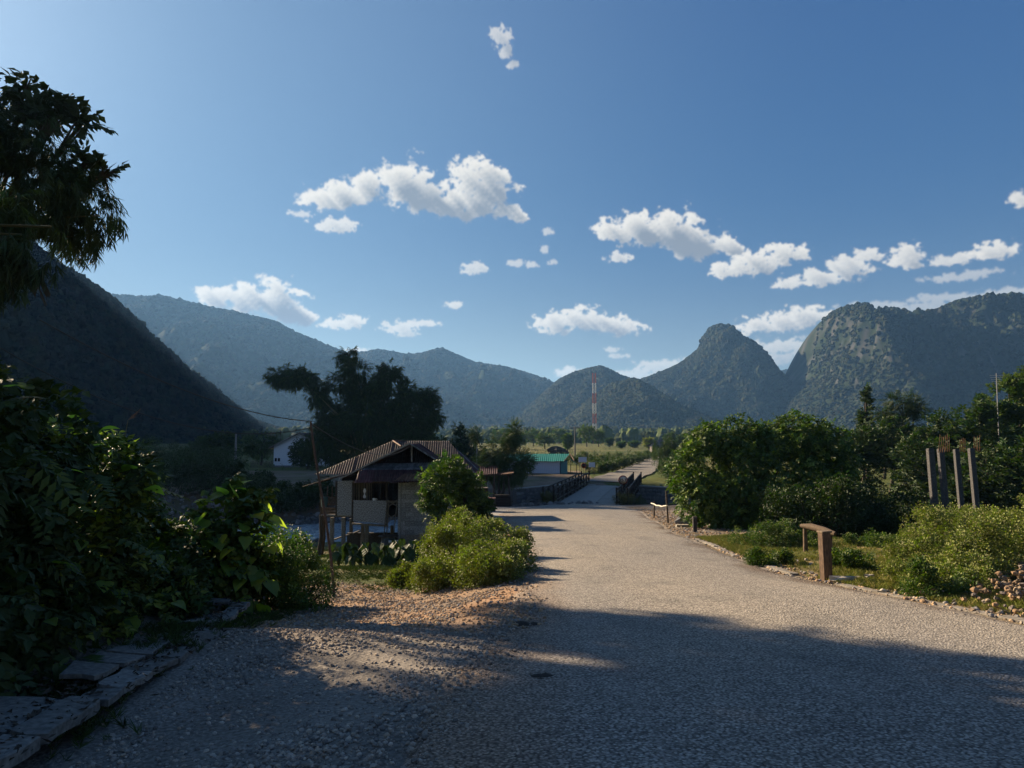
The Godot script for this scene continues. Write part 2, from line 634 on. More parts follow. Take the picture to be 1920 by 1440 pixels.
func ground_color(x: float, d: float, y: float) -> Color:
	var a := n_mid.get_noise_2d(x * 1.3 + 7.0, d * 1.3)
	var b := n_fine.get_noise_2d(x * 0.8, d * 0.8 + 31.0)
	var c := C_GRASS
	var far := river_far(x, d)
	if far or d > 80.0:
		c = mixc(C_DRYGRASS, C_GRASS, 0.42 + 1.3 * n_big.get_noise_2d(x * 1.5, d * 3.0) + 0.5 * a)
		if d < 104.0 and x > -70.0 and x < 9.0:   # bare yard beyond the river
			c = mixc(c, Color(0.22, 0.165, 0.125), 0.85 + a)
		elif d < 104.0:
			c = mixc(c, C_GRASS, 0.6)
	else:
		var xl := curve(ROAD_L, d)
		var xr := curve(ROAD_R, d)
		if x < xl:
			# gravel lane going down to the house
			var lane := 1.0 - smoothstep(13.0, 19.0, d + a * 3.0)
			c = mixc(C_GRASS, mixc(C_SOIL, C_MOSS, 0.5 + a), 0.35 + b)
			c = mixc(c, mixc(C_GRAVEL, C_LATERITE, smoothstep(8.2, 10.5, d + a * 2.0) * (0.65 + b)), lane)
			c = mixc(c, C_LATERITE, (1.0 - smoothstep(0.0, 1.6, xl - x + a)) * smoothstep(8.0, 10.0, d) * 0.8)
			if d > 27.0 and x > -2.8:
				c = mixc(c, mixc(C_SOIL, C_GRAVEL, 0.5 + b), 0.8)
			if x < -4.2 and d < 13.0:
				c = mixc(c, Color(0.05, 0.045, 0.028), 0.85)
		elif x > xr:
			var o := x - xr
			c = mixc(C_MOSS, C_DRYGRASS, 0.35 + a * 1.2 + b * 0.4)
			c = mixc(c, C_SOIL, (1.0 - smoothstep(0.2, 0.9, o + a * 0.6)) * 0.75)
			c = mixc(c, C_LATERITE, smoothstep(0.18, 0.4, b) * 0.6)
			if d > 24.0:
				c = mixc(c, mixc(C_SOIL, C_GRAVEL, 0.5 + b), smoothstep(24.0, 29.0, d) * (1.0 - smoothstep(4.0, 8.0, o)))
			c = mixc(c, C_GRASS, smoothstep(5.0, 8.0, o))
		else:
			c = C_GRAVEL
	if y < -4.55:
		c = mixc(c, C_RIVERBED, smoothstep(-4.55, -4.95, y + a * 0.5))
	return c.lerp(c * 1.35, clampf(b * 1.4, -0.4, 0.7))

func build_ground() -> void:
	var xs := axis(-5200.0, -16.0, 16.0, 5200.0, 0.32, 1.085)
	var ds := axis(-60.0, 1.5, 40.0, 6500.0, 0.30, 1.032)
	var m := MB.new()
	var nx := xs.size()
	var nd := ds.size()
	for j in nd:
		for i in nx:
			var y := ground_y(xs[i], ds[j])
			if ds[j] < 80.0 and not river_far(xs[i], ds[j]) and xs[i] > curve(ROAD_L, ds[j]) + 0.25 and xs[i] < curve(ROAD_R, ds[j]) - 0.25:
				y -= 0.05
			m.v.append(Vector3(xs[i], y, -ds[j]))
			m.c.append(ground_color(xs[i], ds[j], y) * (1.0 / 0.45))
	for j in nd:
		for i in nx:
			var k := j * nx + i
			var l := m.v[k - 1 if i > 0 else k]
			var r := m.v[k + 1 if i < nx - 1 else k]
			var u := m.v[k - nx if j > 0 else k]
			var w := m.v[k + nx if j < nd - 1 else k]
			m.n.append((r - l).cross(w - u).normalized())
			if i < nx - 1 and j < nd - 1:
				m.idx.append_array([k, k + nx, k + 1, k + 1, k + nx, k + nx + 1])
	var grain := grey_texture("soil_grain", 1024, 0.045, 0.55, 1.0, FastNoiseLite.TYPE_SIMPLEX_SMOOTH, 5, 3)
	var g := mat("soil", lin(0.52, 0.51, 0.50), 0.95, {"vertex": true, "tex": grain, "bump": grain, "bump_scale": 2.5, "scale": 0.45, "spec": 0.2})
	structure(m.mesh(), "ground", g, "uneven verge, river bank and valley floor")
	# river
	var wm := MB.new()
	for i in RIVER.size() - 1:
		var p := Vector2(RIVER[i][0], RIVER[i][1])
		var q := Vector2(RIVER[i + 1][0], RIVER[i + 1][1])
		var k := 0
		var steps := int(p.distance_to(q) / 0.28) + 1
		if absf(p.x) > 70.0:
			steps = 20
		for s in steps:
			var a := p.lerp(q, float(s) / steps)
			var b := p.lerp(q, float(s + 1) / steps)
			for t in 64:
				var t0 := -9.0 + t * 18.0 / 64.0
				var t1 := t0 + 18.0 / 64.0
				wm.quad(ripple(a.x, a.y + t0), ripple(a.x, a.y + t1), ripple(b.x, b.y + t1), ripple(b.x, b.y + t0))
	var rip := grey_texture("ripples", 512, 0.02, 0.0, 1.0, FastNoiseLite.TYPE_SIMPLEX_SMOOTH, 4, 40)
	var wmat := mat("river_water", lin(0.26, 0.29, 0.30), 0.10, {"spec": 0.7, "bump": rip, "bump_scale": 5.0, "scale": Vector3(0.3, 0.3, 0.6)})
	structure(wm.mesh(), "river", wmat, "shallow rippling river behind the stilted house")

func ripple(x: float, d: float) -> Vector3:
	return Vector3(x, WATER_Y + n_fine.get_noise_2d(x * 0.8, d * 1.3) * 0.11 + n_fine.get_noise_2d(x * 0.25, d * 0.4) * 0.05, -d)

# ---------------------------------------------------------------- road
func build_road() -> void:
	var m := MB.new()
	var rows := axis(-30.0, 1.5, 30.0, 55.0, 0.25, 1.02)
	var cols := 44
	for j in rows.size():
		var d := rows[j]
		var xl := curve(ROAD_L, d) + n_mid.get_noise_2d(d * 1.5, 3.0) * 0.35 + n_fine.get_noise_2d(d * 0.8, 9.0) * 0.10
		var xr := curve(ROAD_R, d) + n_fine.get_noise_2d(d * 1.4, 77.0) * 0.08
		for i in cols + 1:
			var t := float(i) / cols
			var x := lerpf(xl, xr, t)
			var crown := 0.045 * (1.0 - pow(2.0 * t - 1.0, 4.0))
			var y := road_y(d) + 0.012 + crown + n_mid.get_noise_2d(x * 1.2, d * 1.2) * 0.014
			if i == 0 or i == cols:
				y -= 0.07
			m.v.append(Vector3(x, y, -d))
			var a := n_mid.get_noise_2d(x * 1.1, d * 0.5 + 50.0)
			var b := n_fine.get_noise_2d(x * 0.7, d * 0.5)
			var col := Color(0.36, 0.332, 0.298)
			col = mixc(col, Color(0.43, 0.385, 0.325), 0.4 + a * 1.6)
			col = mixc(col, Color(0.25, 0.235, 0.215), clampf(b * 1.5 - 0.25, 0.0, 0.7))
			# dust of the lane trodden onto the left edge, and dirt along the right one
			col = mixc(col, C_LATERITE, (1.0 - smoothstep(0.0, 0.14, t + a * 0.12)) * 0.55)
			col = mixc(col, Color(0.20, 0.145, 0.105), smoothstep(0.90, 1.0, t + b * 0.10) * 0.8)
			col = mixc(col, Color(0.43, 0.40, 0.355), smoothstep(40.0, 52.0, d + a * 5.0) * 0.6)
			m.c.append(col * (1.0 / 0.45))
	var w := cols + 1
	for k in m.v.size():
		var i := k % w
		var j := k / w
		var l := m.v[k - 1 if i > 0 else k]
		var r := m.v[k + 1 if i < cols else k]
		var u := m.v[k - w if j > 0 else k]
		var q := m.v[k + w if j < rows.size() - 1 else k]
		m.n.append((r - l).cross(q - u).normalized())
		if i < cols and j < rows.size() - 1:
			m.idx.append_array([k, k + w, k + 1, k + 1, k + w, k + w + 1])
	var chips := chip_texture()
	var rm := mat("chip_seal", lin(0.66, 0.655, 0.645), 0.88, {"vertex": true, "tex": chips[0], "bump": chips[1], "bump_scale": 1.8, "scale": 0.62, "spec": 0.3})
	structure(m.mesh(), "road", rm, "grey chip-seal road running down to the bridge")
	# concrete apron before the shed
	var ap := MB.new()
	for j in 24:
		for i in 6:
			var q := []
			for e in [[0, 0], [1, 0], [1, 1], [0, 1]]:
				var d: float = 37.5 + (j + e[1]) * 0.56
				var x0 := curve(ROAD_L, d) - apron(d) + 0.35
				var x1 := curve(ROAD_L, d) + 0.35
				q.append(Vector3(lerpf(x0, x1, (i + e[0]) / 6.0), road_y(d) + 0.022 + n_mid.get_noise_2d(d, i + e[0]) * 0.004, -d))
			ap.quad(q[0], q[3], q[2], q[1])
	structure(ap.mesh(), "pavement", mat("apron_concrete", lin(0.34, 0.325, 0.30), 0.9, {"tex": grey_texture("concrete_mottle", 512, 0.02, 0.6, 1.0, FastNoiseLite.TYPE_SIMPLEX_SMOOTH, 6, 14), "scale": 0.4}), "grey concrete apron in front of the roadside shed")
	# road beyond the bridge
	var f := MB.new()
	var line := [[9.9, 78.0, 2.4], [12.2, 88.0, 2.6], [15.2, 97.0, 2.4], [19.0, 112.0, 2.2], [23.4, 131.0, 1.9], [29.0, 152.0, 1.9], [38.0, 180.0, 1.9]]
	for i in line.size() - 1:
		var steps := 14
		for s in steps:
			var q := []
			for e in 2:
				var t := float(s + e) / steps
				var c := Vector2(lerpf(line[i][0], line[i + 1][0], t), lerpf(line[i][1], line[i + 1][1], t))
				var wdt := lerpf(line[i][2], line[i + 1][2], t) + n_mid.get_noise_2d(c.y, 4.0) * 0.3
				var dir := Vector2(line[i + 1][0] - line[i][0], line[i + 1][1] - line[i][1]).normalized()
				for side in [-1, 1]:
					var x: float = c.x + dir.y * wdt * side
					var d: float = c.y - dir.x * wdt * side
					q.append(Vector3(x, maxf(ground_y(x, d), road_y(d)) + 0.10, -d))
			f.quad(q[0], q[1], q[3], q[2])
	structure(f.mesh(), "road", mat("far_road", lin(0.30, 0.275, 0.24), 0.9, {"tex": chips[0], "scale": 0.4}), "pale road curving away beyond the bridge")

# crushed-stone chips in binder: colour grain and relief
func chip_texture() -> Array:
	if tex.has("chips"):
		return tex["chips"]
	var size := 1024
	var cell := FastNoiseLite.new()
	cell.noise_type = FastNoiseLite.TYPE_CELLULAR
	cell.frequency = 0.075
	cell.cellular_jitter = 1.0
	cell.domain_warp_enabled = true
	cell.domain_warp_amplitude = 14.0
	cell.domain_warp_frequency = 0.09
	cell.fractal_type = FastNoiseLite.FRACTAL_NONE
	cell.cellular_return_type = FastNoiseLite.RETURN_CELL_VALUE
	cell.seed = 5
	var val := cell.get_seamless_image(size, size)
	cell.cellular_return_type = FastNoiseLite.RETURN_DISTANCE
	var dist := cell.get_seamless_image(size, size)
	var big := FastNoiseLite.new()
	big.frequency = 0.008
	big.fractal_octaves = 4
	var patch := big.get_seamless_image(size, size)
	val.convert(Image.FORMAT_L8); dist.convert(Image.FORMAT_L8); patch.convert(Image.FORMAT_L8)
	var a := val.get_data()
	var b := dist.get_data()
	var p := patch.get_data()
	var col := PackedByteArray()
	col.resize(size * size * 3)
	var hgt := PackedByteArray()
	hgt.resize(size * size)
	for i in size * size:
		var chip := 1.0 - smoothstep(0.15, 0.9, b[i] / 255.0)
		var v := 0.52 + 0.46 * (a[i] / 255.0) * chip + 0.12 * (p[i] / 255.0 - 0.5)
		v = lerpf(0.36, v, clampf(chip * 1.6, 0.0, 1.0))
		var warm := (a[(i * 7) % a.size()] / 255.0 - 0.5) * 0.06
		col[i * 3] = clampi(int((v + warm) * 255.0), 0, 255)
		col[i * 3 + 1] = clampi(int(v * 255.0), 0, 255)
		col[i * 3 + 2] = clampi(int((v - warm) * 255.0), 0, 255)
		hgt[i] = clampi(int(chip * (0.5 + 0.5 * a[i] / 255.0) * 255.0), 0, 255)
	tex["chips"] = [ImageTexture.create_from_image(Image.create_from_data(size, size, false, Image.FORMAT_RGB8, col)), ImageTexture.create_from_image(Image.create_from_data(size, size, false, Image.FORMAT_L8, hgt))]
	return tex["chips"]

# ---------------------------------------------------------------- hills and karst mountains
func blob_mesh(seed_: int, flat := 1.0) -> ArrayMesh:
	var key := "blob%d" % seed_
	if tex.has(key):
		return tex[key]
	var s := SphereMesh.new()
	s.radius = 1.0; s.height = 2.0; s.radial_segments = 9; s.rings = 5
	var a := s.get_mesh_arrays()
	var v: PackedVector3Array = a[Mesh.ARRAY_VERTEX]
	var nz := FastNoiseLite.new()
	nz.seed = seed_
	nz.frequency = 1.1
	for i in v.size():
		var p := v[i]
		var r := 1.0 + nz.get_noise_3d(p.x, p.y, p.z) * 0.75
		v[i] = Vector3(p.x * r, p.y * r * flat, p.z * r)
	var m := MB.new()
	m.v = v
	m.idx = a[Mesh.ARRAY_INDEX]
	tex[key] = m.mesh()
	return tex[key]

# crest: [px, row] pairs as seen from the road; dist: how far off the crest stands; the slopes run out in front of it and behind it
func mountain(called: String, label: String, crest: Array, dist: Array, front: float, back: float, power: float, spur: float, col: Color, rock: float, trees: int, tree_size: float, seed_: int, facing := Vector2(0, -1)) -> void:
	var pts := []
	for c in crest:
		var D := curve(dist, c[0])
		var p := at(c[0], c[1], D)
		pts.append([p.x, p.y, D])
	var cols := int((crest[-1][0] - crest[0][0]) / 3.0)
	cols = clampi(cols, 80, 420)
	var rows := 64
	var m := MB.new()
	var foot := PLAIN - 3.0
	var nz := FastNoiseLite.new()
	nz.seed = seed_; nz.frequency = 0.010 * 1500.0 / curve(dist, crest[0][0]); nz.fractal_octaves = 4
	# walk along the crest line at even steps
	var lens := [0.0]
	for k in pts.size() - 1:
		lens.append(lens[k] + Vector2(pts[k][0], pts[k][2]).distance_to(Vector2(pts[k + 1][0], pts[k + 1][2])))
	var k := 0
	for i in cols + 1:
		var l: float = lens[-1] * i / cols
		while k < pts.size() - 2 and l > lens[k + 1]:
			k += 1
		var tt: float = clampf((l - lens[k]) / maxf(lens[k + 1] - lens[k], 0.01), 0, 1)
		var cx := lerpf(pts[k][0], pts[k + 1][0], tt)
		var h := lerpf(pts[k][1], pts[k + 1][1], tt)
		var D := lerpf(pts[k][2], pts[k + 1][2], tt)
		var top := maxf(h - foot, 0.5)
		var run := front if front > 1.0 else front * D
		var face := facing
		if facing.x > 0.3:
			face = facing.lerp(Vector2(0.12, -0.99), smoothstep(0.42, 0.62, float(i) / cols)).normalized()
		var jog := n_ridge.get_noise_2d(l, 0.0) * run * 0.06
		for j in rows + 1:
			var s := float(j) / rows          # 0 foot in front, 0.72 crest, 1 behind
			var y := 0.0
			var off := 0.0
			if s <= 0.72:
				off = run * (1.0 - s / 0.72) + jog
			else:
				off = -back * (s - 0.72) / 0.28 + jog
			var x := cx + face.x * off
			var d := D + face.y * off
			if s <= 0.72:
				var u := s / 0.72
				var env := sin(u * PI)
				y = top * (1.0 - pow(1.0 - u, 1.0 / power)) if power < 1.0 else top * pow(u, power)
				y += env * top * spur * (n_ridge.get_noise_2d(x, d) * 0.8 + nz.get_noise_2d(x * 0.5, d * 0.5) * 0.6)
				y += env * top * (0.05 + 0.05 * rock) * nz.get_noise_2d(x * 3.0, d * 3.0) + env * top * 0.03 * rock * nz.get_noise_2d(x * 9.0, d * 9.0)
			else:
				var u2 := (s - 0.72) / 0.28
				y = top * (1.0 - u2 * u2)
			var wob := nz.get_noise_2d(x * 0.7 + 300.0, d * 0.7) * run * 0.05 * sin(minf(s / 0.72, 1.0) * PI)
			m.v.append(Vector3(x + wob, foot + maxf(y, 0.0), -d))
	var w := rows + 1
	for kk in m.v.size():
		k = kk
		var j := k % w
		var i := k / w
		var l := m.v[k - w if i > 0 else k]
		var r := m.v[k + w if i < cols else k]
		var u := m.v[k - 1 if j > 0 else k]
		var q := m.v[k + 1 if j < rows else k]
		var nn := (r - l).cross(q - u).normalized()
		m.n.append(nn)
		var p := m.v[k]
		var bare := smoothstep(0.62, 0.40, absf(nn.y)) * rock * smoothstep(0.02, 0.35, nz.get_noise_3d(p.x * 6.0, p.y * 1.1, p.z * 6.0) + 0.5 * nz.get_noise_3d(p.x * 1.6, p.y * 1.6, p.z * 1.6))
		m.c.append(mixc(col * (1.0 + 0.5 * nz.get_noise_2d(p.x * 2.0, p.y * 2.0)), Color(0.056, 0.057, 0.057), bare) * (1.0 / 0.3))
		if i < cols and j < rows:
			m.idx.append_array([k, k + 1, k + w, k + w, k + 1, k + w + 1])
	var o := structure(m.mesh(), called, mat("hill_cover", lin(0.3, 0.3, 0.3), 1.0, {"vertex": true, "spec": 0.1}), label)
	# the forest on it, far off: one mass
	var where := []
	var tint := PackedColorArray()
	var tries := 0
	while where.size() < trees and tries < trees * 5:
		tries += 1
		var i := rng.randi_range(0, cols - 1)
		var j := rng.randi_range(0, int(rows * 0.76))
		if rng.randf() < 0.05:
			j = int(rows * 0.72)
		k = i * w + j
		var a := rng.randf()
		var b := rng.randf()
		var p := m.v[k].lerp(m.v[k + w], a).lerp(m.v[k + 1].lerp(m.v[k + w + 1], a), b)
		var nn := m.n[k]
		if p.y < foot + 2.0 or (rock > 0.0 and m.c[k].r * 0.3 > col.r + 0.022 and rng.randf() < 0.7):
			continue
		var s := tree_size * rnd(0.55, 1.35)
		if rng.randf() < 0.04:
			s *= 1.35
		var bs := turned(rnd(-0.2, 0.2), rnd(0, TAU), rnd(-0.2, 0.2)).scaled(Vector3(s, s * rnd(0.75, 1.25), s))
		where.append(Transform3D(bs, p - Vector3(0, s * 0.25, 0)))
		var g := rnd(0.65, 1.35)
		tint.append(Color(col.r * g * rnd(0.85, 1.35), col.g * g, col.b * g * rnd(0.8, 1.1)))
	if trees > 0:
		var f := scatter(blob_mesh(seed_ % 3), "forest", mat("far_canopy", Color.WHITE, 0.9, {"vertex": true, "spec": 0.15}), o, where, tint)
		f.set_meta("kind", "stuff")

func build_mountains() -> void:
	var g := Color(0.024, 0.034, 0.019)
	mountain("left_hill", "dark forested hillside rising at the left edge", [[-1700, 240], [-1100, 30], [-641, -40], [-470, 20], [-300, 46], [-200, 166], [-100, 305], [0, 408], [60, 458], [110, 496], [160, 527], [200, 556], [250, 602], [300, 648], [340, 690], [380, 716], [420, 752], [460, 784], [520, 806], [600, 815]], [[-1700, 260], [-641, 315], [0, 470], [110, 500], [600, 700]], 0.42, 200.0, 0.85, 0.16, g * 0.8, 0.0, 26000, 2.2, 31, Vector2(0.86, -0.5))
	mountain("far_ridge", "long blue ridge sloping down behind the dark hillside", [[-300, 520], [0, 560], [120, 566], [230, 556], [300, 558], [360, 569], [450, 588], [520, 606], [570, 632], [620, 652], [660, 668], [760, 700], [900, 745], [1040, 800]], [[-300, 1700], [1040, 1850]], 800.0, 500.0, 1.15, 0.20, g, 0.0, 26000, 4.6, 17)
	mountain("middle_ridge", "hazy wooded ridge line in the middle distance", [[420, 790], [520, 740], [600, 690], [660, 664], [720, 660], [780, 668], [806, 664], [830, 657], [860, 668], [895, 684], [950, 690], [985, 700], [1030, 716], [1075, 738], [1130, 770], [1200, 800]], [[420, 2100], [1200, 2300]], 850.0, 500.0, 1.2, 0.34, g * 1.05, 0.0, 26000, 5.2, 44)
	mountain("round_hill", "rounded wooded hill behind the red and white mast", [[940, 800], [985, 772], [1020, 740], [1050, 712], [1085, 697], [1125, 688], [1160, 706], [1195, 716], [1230, 740], [1290, 770], [1370, 806]], [[940, 1620], [1370, 1620]], 420.0, 350.0, 1.0, 0.24, g, 0.1, 18000, 4.0, 25)
	mountain("small_hill", "lower wooded hill in front of the rounded one", [[1010, 812], [1060, 790], [1105, 752], [1150, 720], [1190, 712], [1230, 735], [1270, 762], [1320, 785], [1400, 815]], [[1010, 1220], [1400, 1220]], 300.0, 250.0, 1.0, 0.22, g * 1.05, 0.1, 18000, 3.2, 61)
	mountain("distant_hill", "distant hill in the gap between the two karst peaks", [[1300, 760], [1380, 720], [1430, 704], [1480, 694], [1530, 686], [1600, 672], [1700, 660]], [[1300, 3000], [1700, 3000]], 700.0, 500.0, 1.0, 0.2, g, 0.0, 7000, 6.5, 12)
	mountain("karst_peak", "steep karst cone with a blunt rounded top", [[1165, 742], [1205, 712], [1240, 700], [1275, 684], [1305, 662], [1320, 648], [1326, 626], [1336, 614], [1348, 610], [1362, 614], [1382, 632], [1402, 655], [1420, 684], [1436, 712], [1450, 742], [1462, 774], [1472, 805]], [[1165, 1640], [1472, 1640]], 330.0, 300.0, 0.85, 0.20, g * 0.9, 0.45, 18000, 3.8, 53)
	mountain("karst_cliff", "massive karst cliff with bare rock streaks", [[1462, 800], [1480, 762], [1505, 738], [1525, 715], [1540, 680], [1550, 655], [1556, 622], [1563, 592], [1574, 579], [1586, 578], [1600, 582], [1618, 594], [1640, 590], [1668, 588], [1692, 596], [1720, 590], [1752, 584], [1780, 570], [1808, 563], [1840, 568], [1870, 576], [1920, 577], [1990, 590], [2100, 640], [2300, 720], [2500, 800]], [[1462, 1330], [1600, 1360], [2500, 1500]], 330.0, 400.0, 0.62, 0.16, g * 0.85, 1.0, 24000, 3.3, 71)

# ---------------------------------------------------------------- leaves, sprigs and crowns
# one leaf from the origin along +z, folded on its midrib and drooping at the tip
func leaf_into(m: MB, b: Transform3D, length: float, width: float, fold: float, droop: float, kind: String) -> void:
	if kind == "far" or kind == "near" or kind == "blade":
		var at_ := 0.45 if kind != "blade" else 0.35
		var w := width * 0.5
		var k := m.v.size()
		m.v.append(b * Vector3.ZERO)
		m.v.append(b * Vector3(-w, -droop * length * 0.2, at_ * length))
		m.v.append(b * Vector3(0, -droop * length, length))
		m.v.append(b * Vector3(w, -droop * length * 0.2, at_ * length))
		if kind == "near":
			m.v.append(b * Vector3(0, -droop * length * 0.2 - fold * w, at_ * length))
			m.idx.append_array([k, k + 1, k + 4, k, k + 4, k + 3, k + 1, k + 2, k + 4, k + 4, k + 2, k + 3])
		else:
			m.idx.append_array([k, k + 1, k + 2, k, k + 2, k + 3])
		return
	var out := []
	match kind:
		"heart":
			out = [[-0.06, 0.30], [0.10, 0.52], [0.34, 0.50], [0.62, 0.32], [1.0, 0.0]]
		"taro":
			out = [[-0.28, 0.18], [-0.05, 0.46], [0.30, 0.5], [0.70, 0.28], [1.0, 0.0]]
	var prev_l := b * Vector3.ZERO
	var prev_r := prev_l
	var prev_m := prev_l
	for q in out:
		var z: float = q[0] * length
		var w: float = q[1] * width
		var y: float = -droop * length * q[0] * absf(q[0])
		var mid := b * Vector3(0, y - fold * w, z)
		var l := b * Vector3(-w, y, z)
		var r := b * Vector3(w, y, z)
		if w < 0.001:
			m.tri(prev_l, mid, prev_m)
			m.tri(prev_m, mid, prev_r)
		else:
			m.quad(prev_l, l, mid, prev_m)
			m.quad(prev_m, mid, r, prev_r)
		prev_l = l; prev_r = r; prev_m = mid

func sprig(kind: String, leaves: int, seed_: int, lod := "far") -> MB:
	var key := "%s_%d_%d_%s" % [kind, leaves, seed_, lod]
	if tex.has(key):
		return tex[key]
	var r := RandomNumberGenerator.new()
	r.seed = seed_ * 31 + leaves
	var m := MB.new()
	for i in leaves:
		var t := (i + 0.6) / leaves
		var side := 1.0 if i % 2 == 0 else -1.0
		match kind:
			"broad":      # alternate oval leaves along a twig
				var b := turned(r.randf_range(-0.7, 0.5), side * r.randf_range(0.5, 1.3), r.randf_range(-0.6, 0.6))
				leaf_into(m, Transform3D(b, Vector3(0, 0.02 * sin(t * 6.0), t * 0.75)), r.randf_range(0.34, 0.48), r.randf_range(0.19, 0.25), 0.25, r.randf_range(0.1, 0.5), lod)
			"bush":       # many small leaves round a twig
				var b := turned(r.randf_range(-1.0, 1.0), r.randf_range(0, TAU), r.randf_range(-0.9, 0.9))
				var p := Vector3(r.randf_range(-0.32, 0.32), r.randf_range(-0.32, 0.4), r.randf_range(0.0, 0.75))
				leaf_into(m, Transform3D(b, p), r.randf_range(0.17, 0.28), r.randf_range(0.12, 0.17), 0.2, 0.3, lod)
			"bamboo":     # hanging fan of narrow leaves
				var b := turned(r.randf_range(0.1, 1.1), r.randf_range(-0.9, 0.9), r.randf_range(-0.5, 0.5))
				leaf_into(m, Transform3D(b, Vector3(0, -0.12 * t * t, t * 0.6)), r.randf_range(0.42, 0.62), 0.075, 0.2, 0.35, "blade")
			"pinnate":    # compound leaf, pairs of leaflets
				var b := turned(0.15, side * 1.05, side * 0.25)
				leaf_into(m, Transform3D(b, Vector3(0, -0.25 * t * t, t)), 0.34 * (1.15 - t * 0.6), 0.10, 0.15, 0.25, lod)
			"vine":       # few large heart-shaped leaves
				var b := turned(r.randf_range(-0.3, 0.9), side * r.randf_range(0.2, 1.2), r.randf_range(-0.4, 0.4))
				leaf_into(m, Transform3D(b, Vector3(side * 0.05, r.randf_range(-0.1, 0.1), t * 0.8)), r.randf_range(0.34, 0.5), r.randf_range(0.3, 0.4), 0.18, r.randf_range(0.1, 0.5), "heart")
			"grass":
				var b := turned(r.randf_range(-1.5, -0.9), r.randf_range(0, TAU), 0)
				leaf_into(m, Transform3D(b, Vector3(r.randf_range(-0.1, 0.1), 0, r.randf_range(-0.1, 0.1))), r.randf_range(0.5, 1.0), 0.05, 0.1, 0.5, "blade")
	tex[key] = m
	return m

func leafmat(key: String, back := 0.75, rough := 0.6) -> StandardMaterial3D:
	return mat("leaf_" + key, lin(0.345, 0.345, 0.34), rough, {"vertex": true, "back": Color(0.85 * back, back, 0.30 * back), "spec": 0.35})

# many sprigs joined into one mesh; vertex colours are stored over 0.3, which the leaf materials multiply back
func bake(sp: MB, called: String, m: Material, parent: Node3D, where: Array, tint: PackedColorArray) -> MeshInstance3D:
	var o := MB.new()
	var nv := sp.v.size()
	var pat := sp.idx
	var c := PackedColorArray()
	c.resize(nv)
	var at_ := 0
	for i in where.size():
		var t: Transform3D = where[i]
		o.v.append_array(t * sp.v)
		c.fill(Color(minf(tint[i].r / 0.3, 1.0), minf(tint[i].g / 0.3, 1.0), minf(tint[i].b / 0.3, 1.0)))
		o.c.append_array(c)
	o.idx.resize(where.size() * pat.size())
	var k := 0
	for i in where.size():
		for q in pat:
			o.idx[k] = q + at_
			k += 1
		at_ += nv
	return put(o.mesh(), called, m, parent)

# lobes: [centre, radii] in the parent's axes. shell near 1 fills the volume, near 0 keeps to the surface
func crown(parent: Node3D, called: String, lobes: Array, sp: MB, m: Material, count: int, size: float, col: Color, o := {}) -> MeshInstance3D:
	var shell: float = o.get("shell", 0.45)
	var clump: float = o.get("clump", 0.9)
	var gap: float = o.get("gap", -0.12)
	var hang: float = o.get("hang", 0.0)
	var vary: float = o.get("vary", 0.35)
	var floor_: float = o.get("floor", -1e9)
	var young_lit: Color = o.get("young_lit", Color(col.r * 1.9, col.g * 1.55, col.b * 1.0))
	var young_lit_share: float = o.get("young_lit_share", 0.12)  # lighter, yellower sprigs; on some plants they are painted sunlit leaves
	var total := 0.0
	var acc := []
	for l in lobes:
		var r: Vector3 = l[1]
		total += r.x * r.y + r.y * r.z + r.x * r.z
		acc.append(total)
	var where := []
	var tint := PackedColorArray()
	var off := rnd(0, 500)
	var tries := 0
	while where.size() < count and tries < count * 4:
		tries += 1
		var pick := rng.randf() * total
		var li := 0
		while acc[li] < pick:
			li += 1
		var dir := Vector3(rng.randfn(), rng.randfn(), rng.randfn()).normalized()
		var rad := pow(rng.randf(), shell) * (1.0 + 0.22 * n_fine.get_noise_3d(dir.x * 2.2 + off, dir.y * 2.2 + li * 9.0, dir.z * 2.2))
		var p: Vector3 = lobes[li][0] + dir * rad * lobes[li][1]
		if p.y < floor_ or n_fine.get_noise_3d(p.x * clump + off, p.y * clump, p.z * clump) < gap:
			continue
		var out := (dir + Vector3(rng.randfn(), rng.randfn() * 0.6, rng.randfn()) * 0.55 + Vector3(0, -hang, 0)).normalized()
		if absf(out.y) > 0.97:
			out = Vector3(out.x + 0.2, out.y * 0.9, out.z + 0.1).normalized()
		var s := size * rnd(0.65, 1.3)
		var b := Basis.looking_at(-out, Vector3.UP).rotated(out, rnd(-0.5, 0.5)).scaled(Vector3(s, s, s))
		where.append(Transform3D(b, p - out * s * 0.3))
		var g := 1.0 + rnd(-vary, vary)
		var c := Color(col.r * g * rnd(0.85, 1.2), col.g * g, col.b * g * rnd(0.8, 1.2))
		if rng.randf() < young_lit_share:
			c = young_lit * rnd(0.8, 1.1)
		tint.append(c)
	return bake(sp, called, m, parent, where, tint)

func bark() -> StandardMaterial3D:
	return mat("bark", lin(0.10, 0.08, 0.06), 0.95, {"tex": grey_texture("bark_grain", 256, 0.05, 0.5, 1.0), "bump": grey_texture("bark_grain", 256, 0.05, 0.5, 1.0), "bump_scale": 2.0, "scale": Vector3(2.5, 0.6, 2.5)})

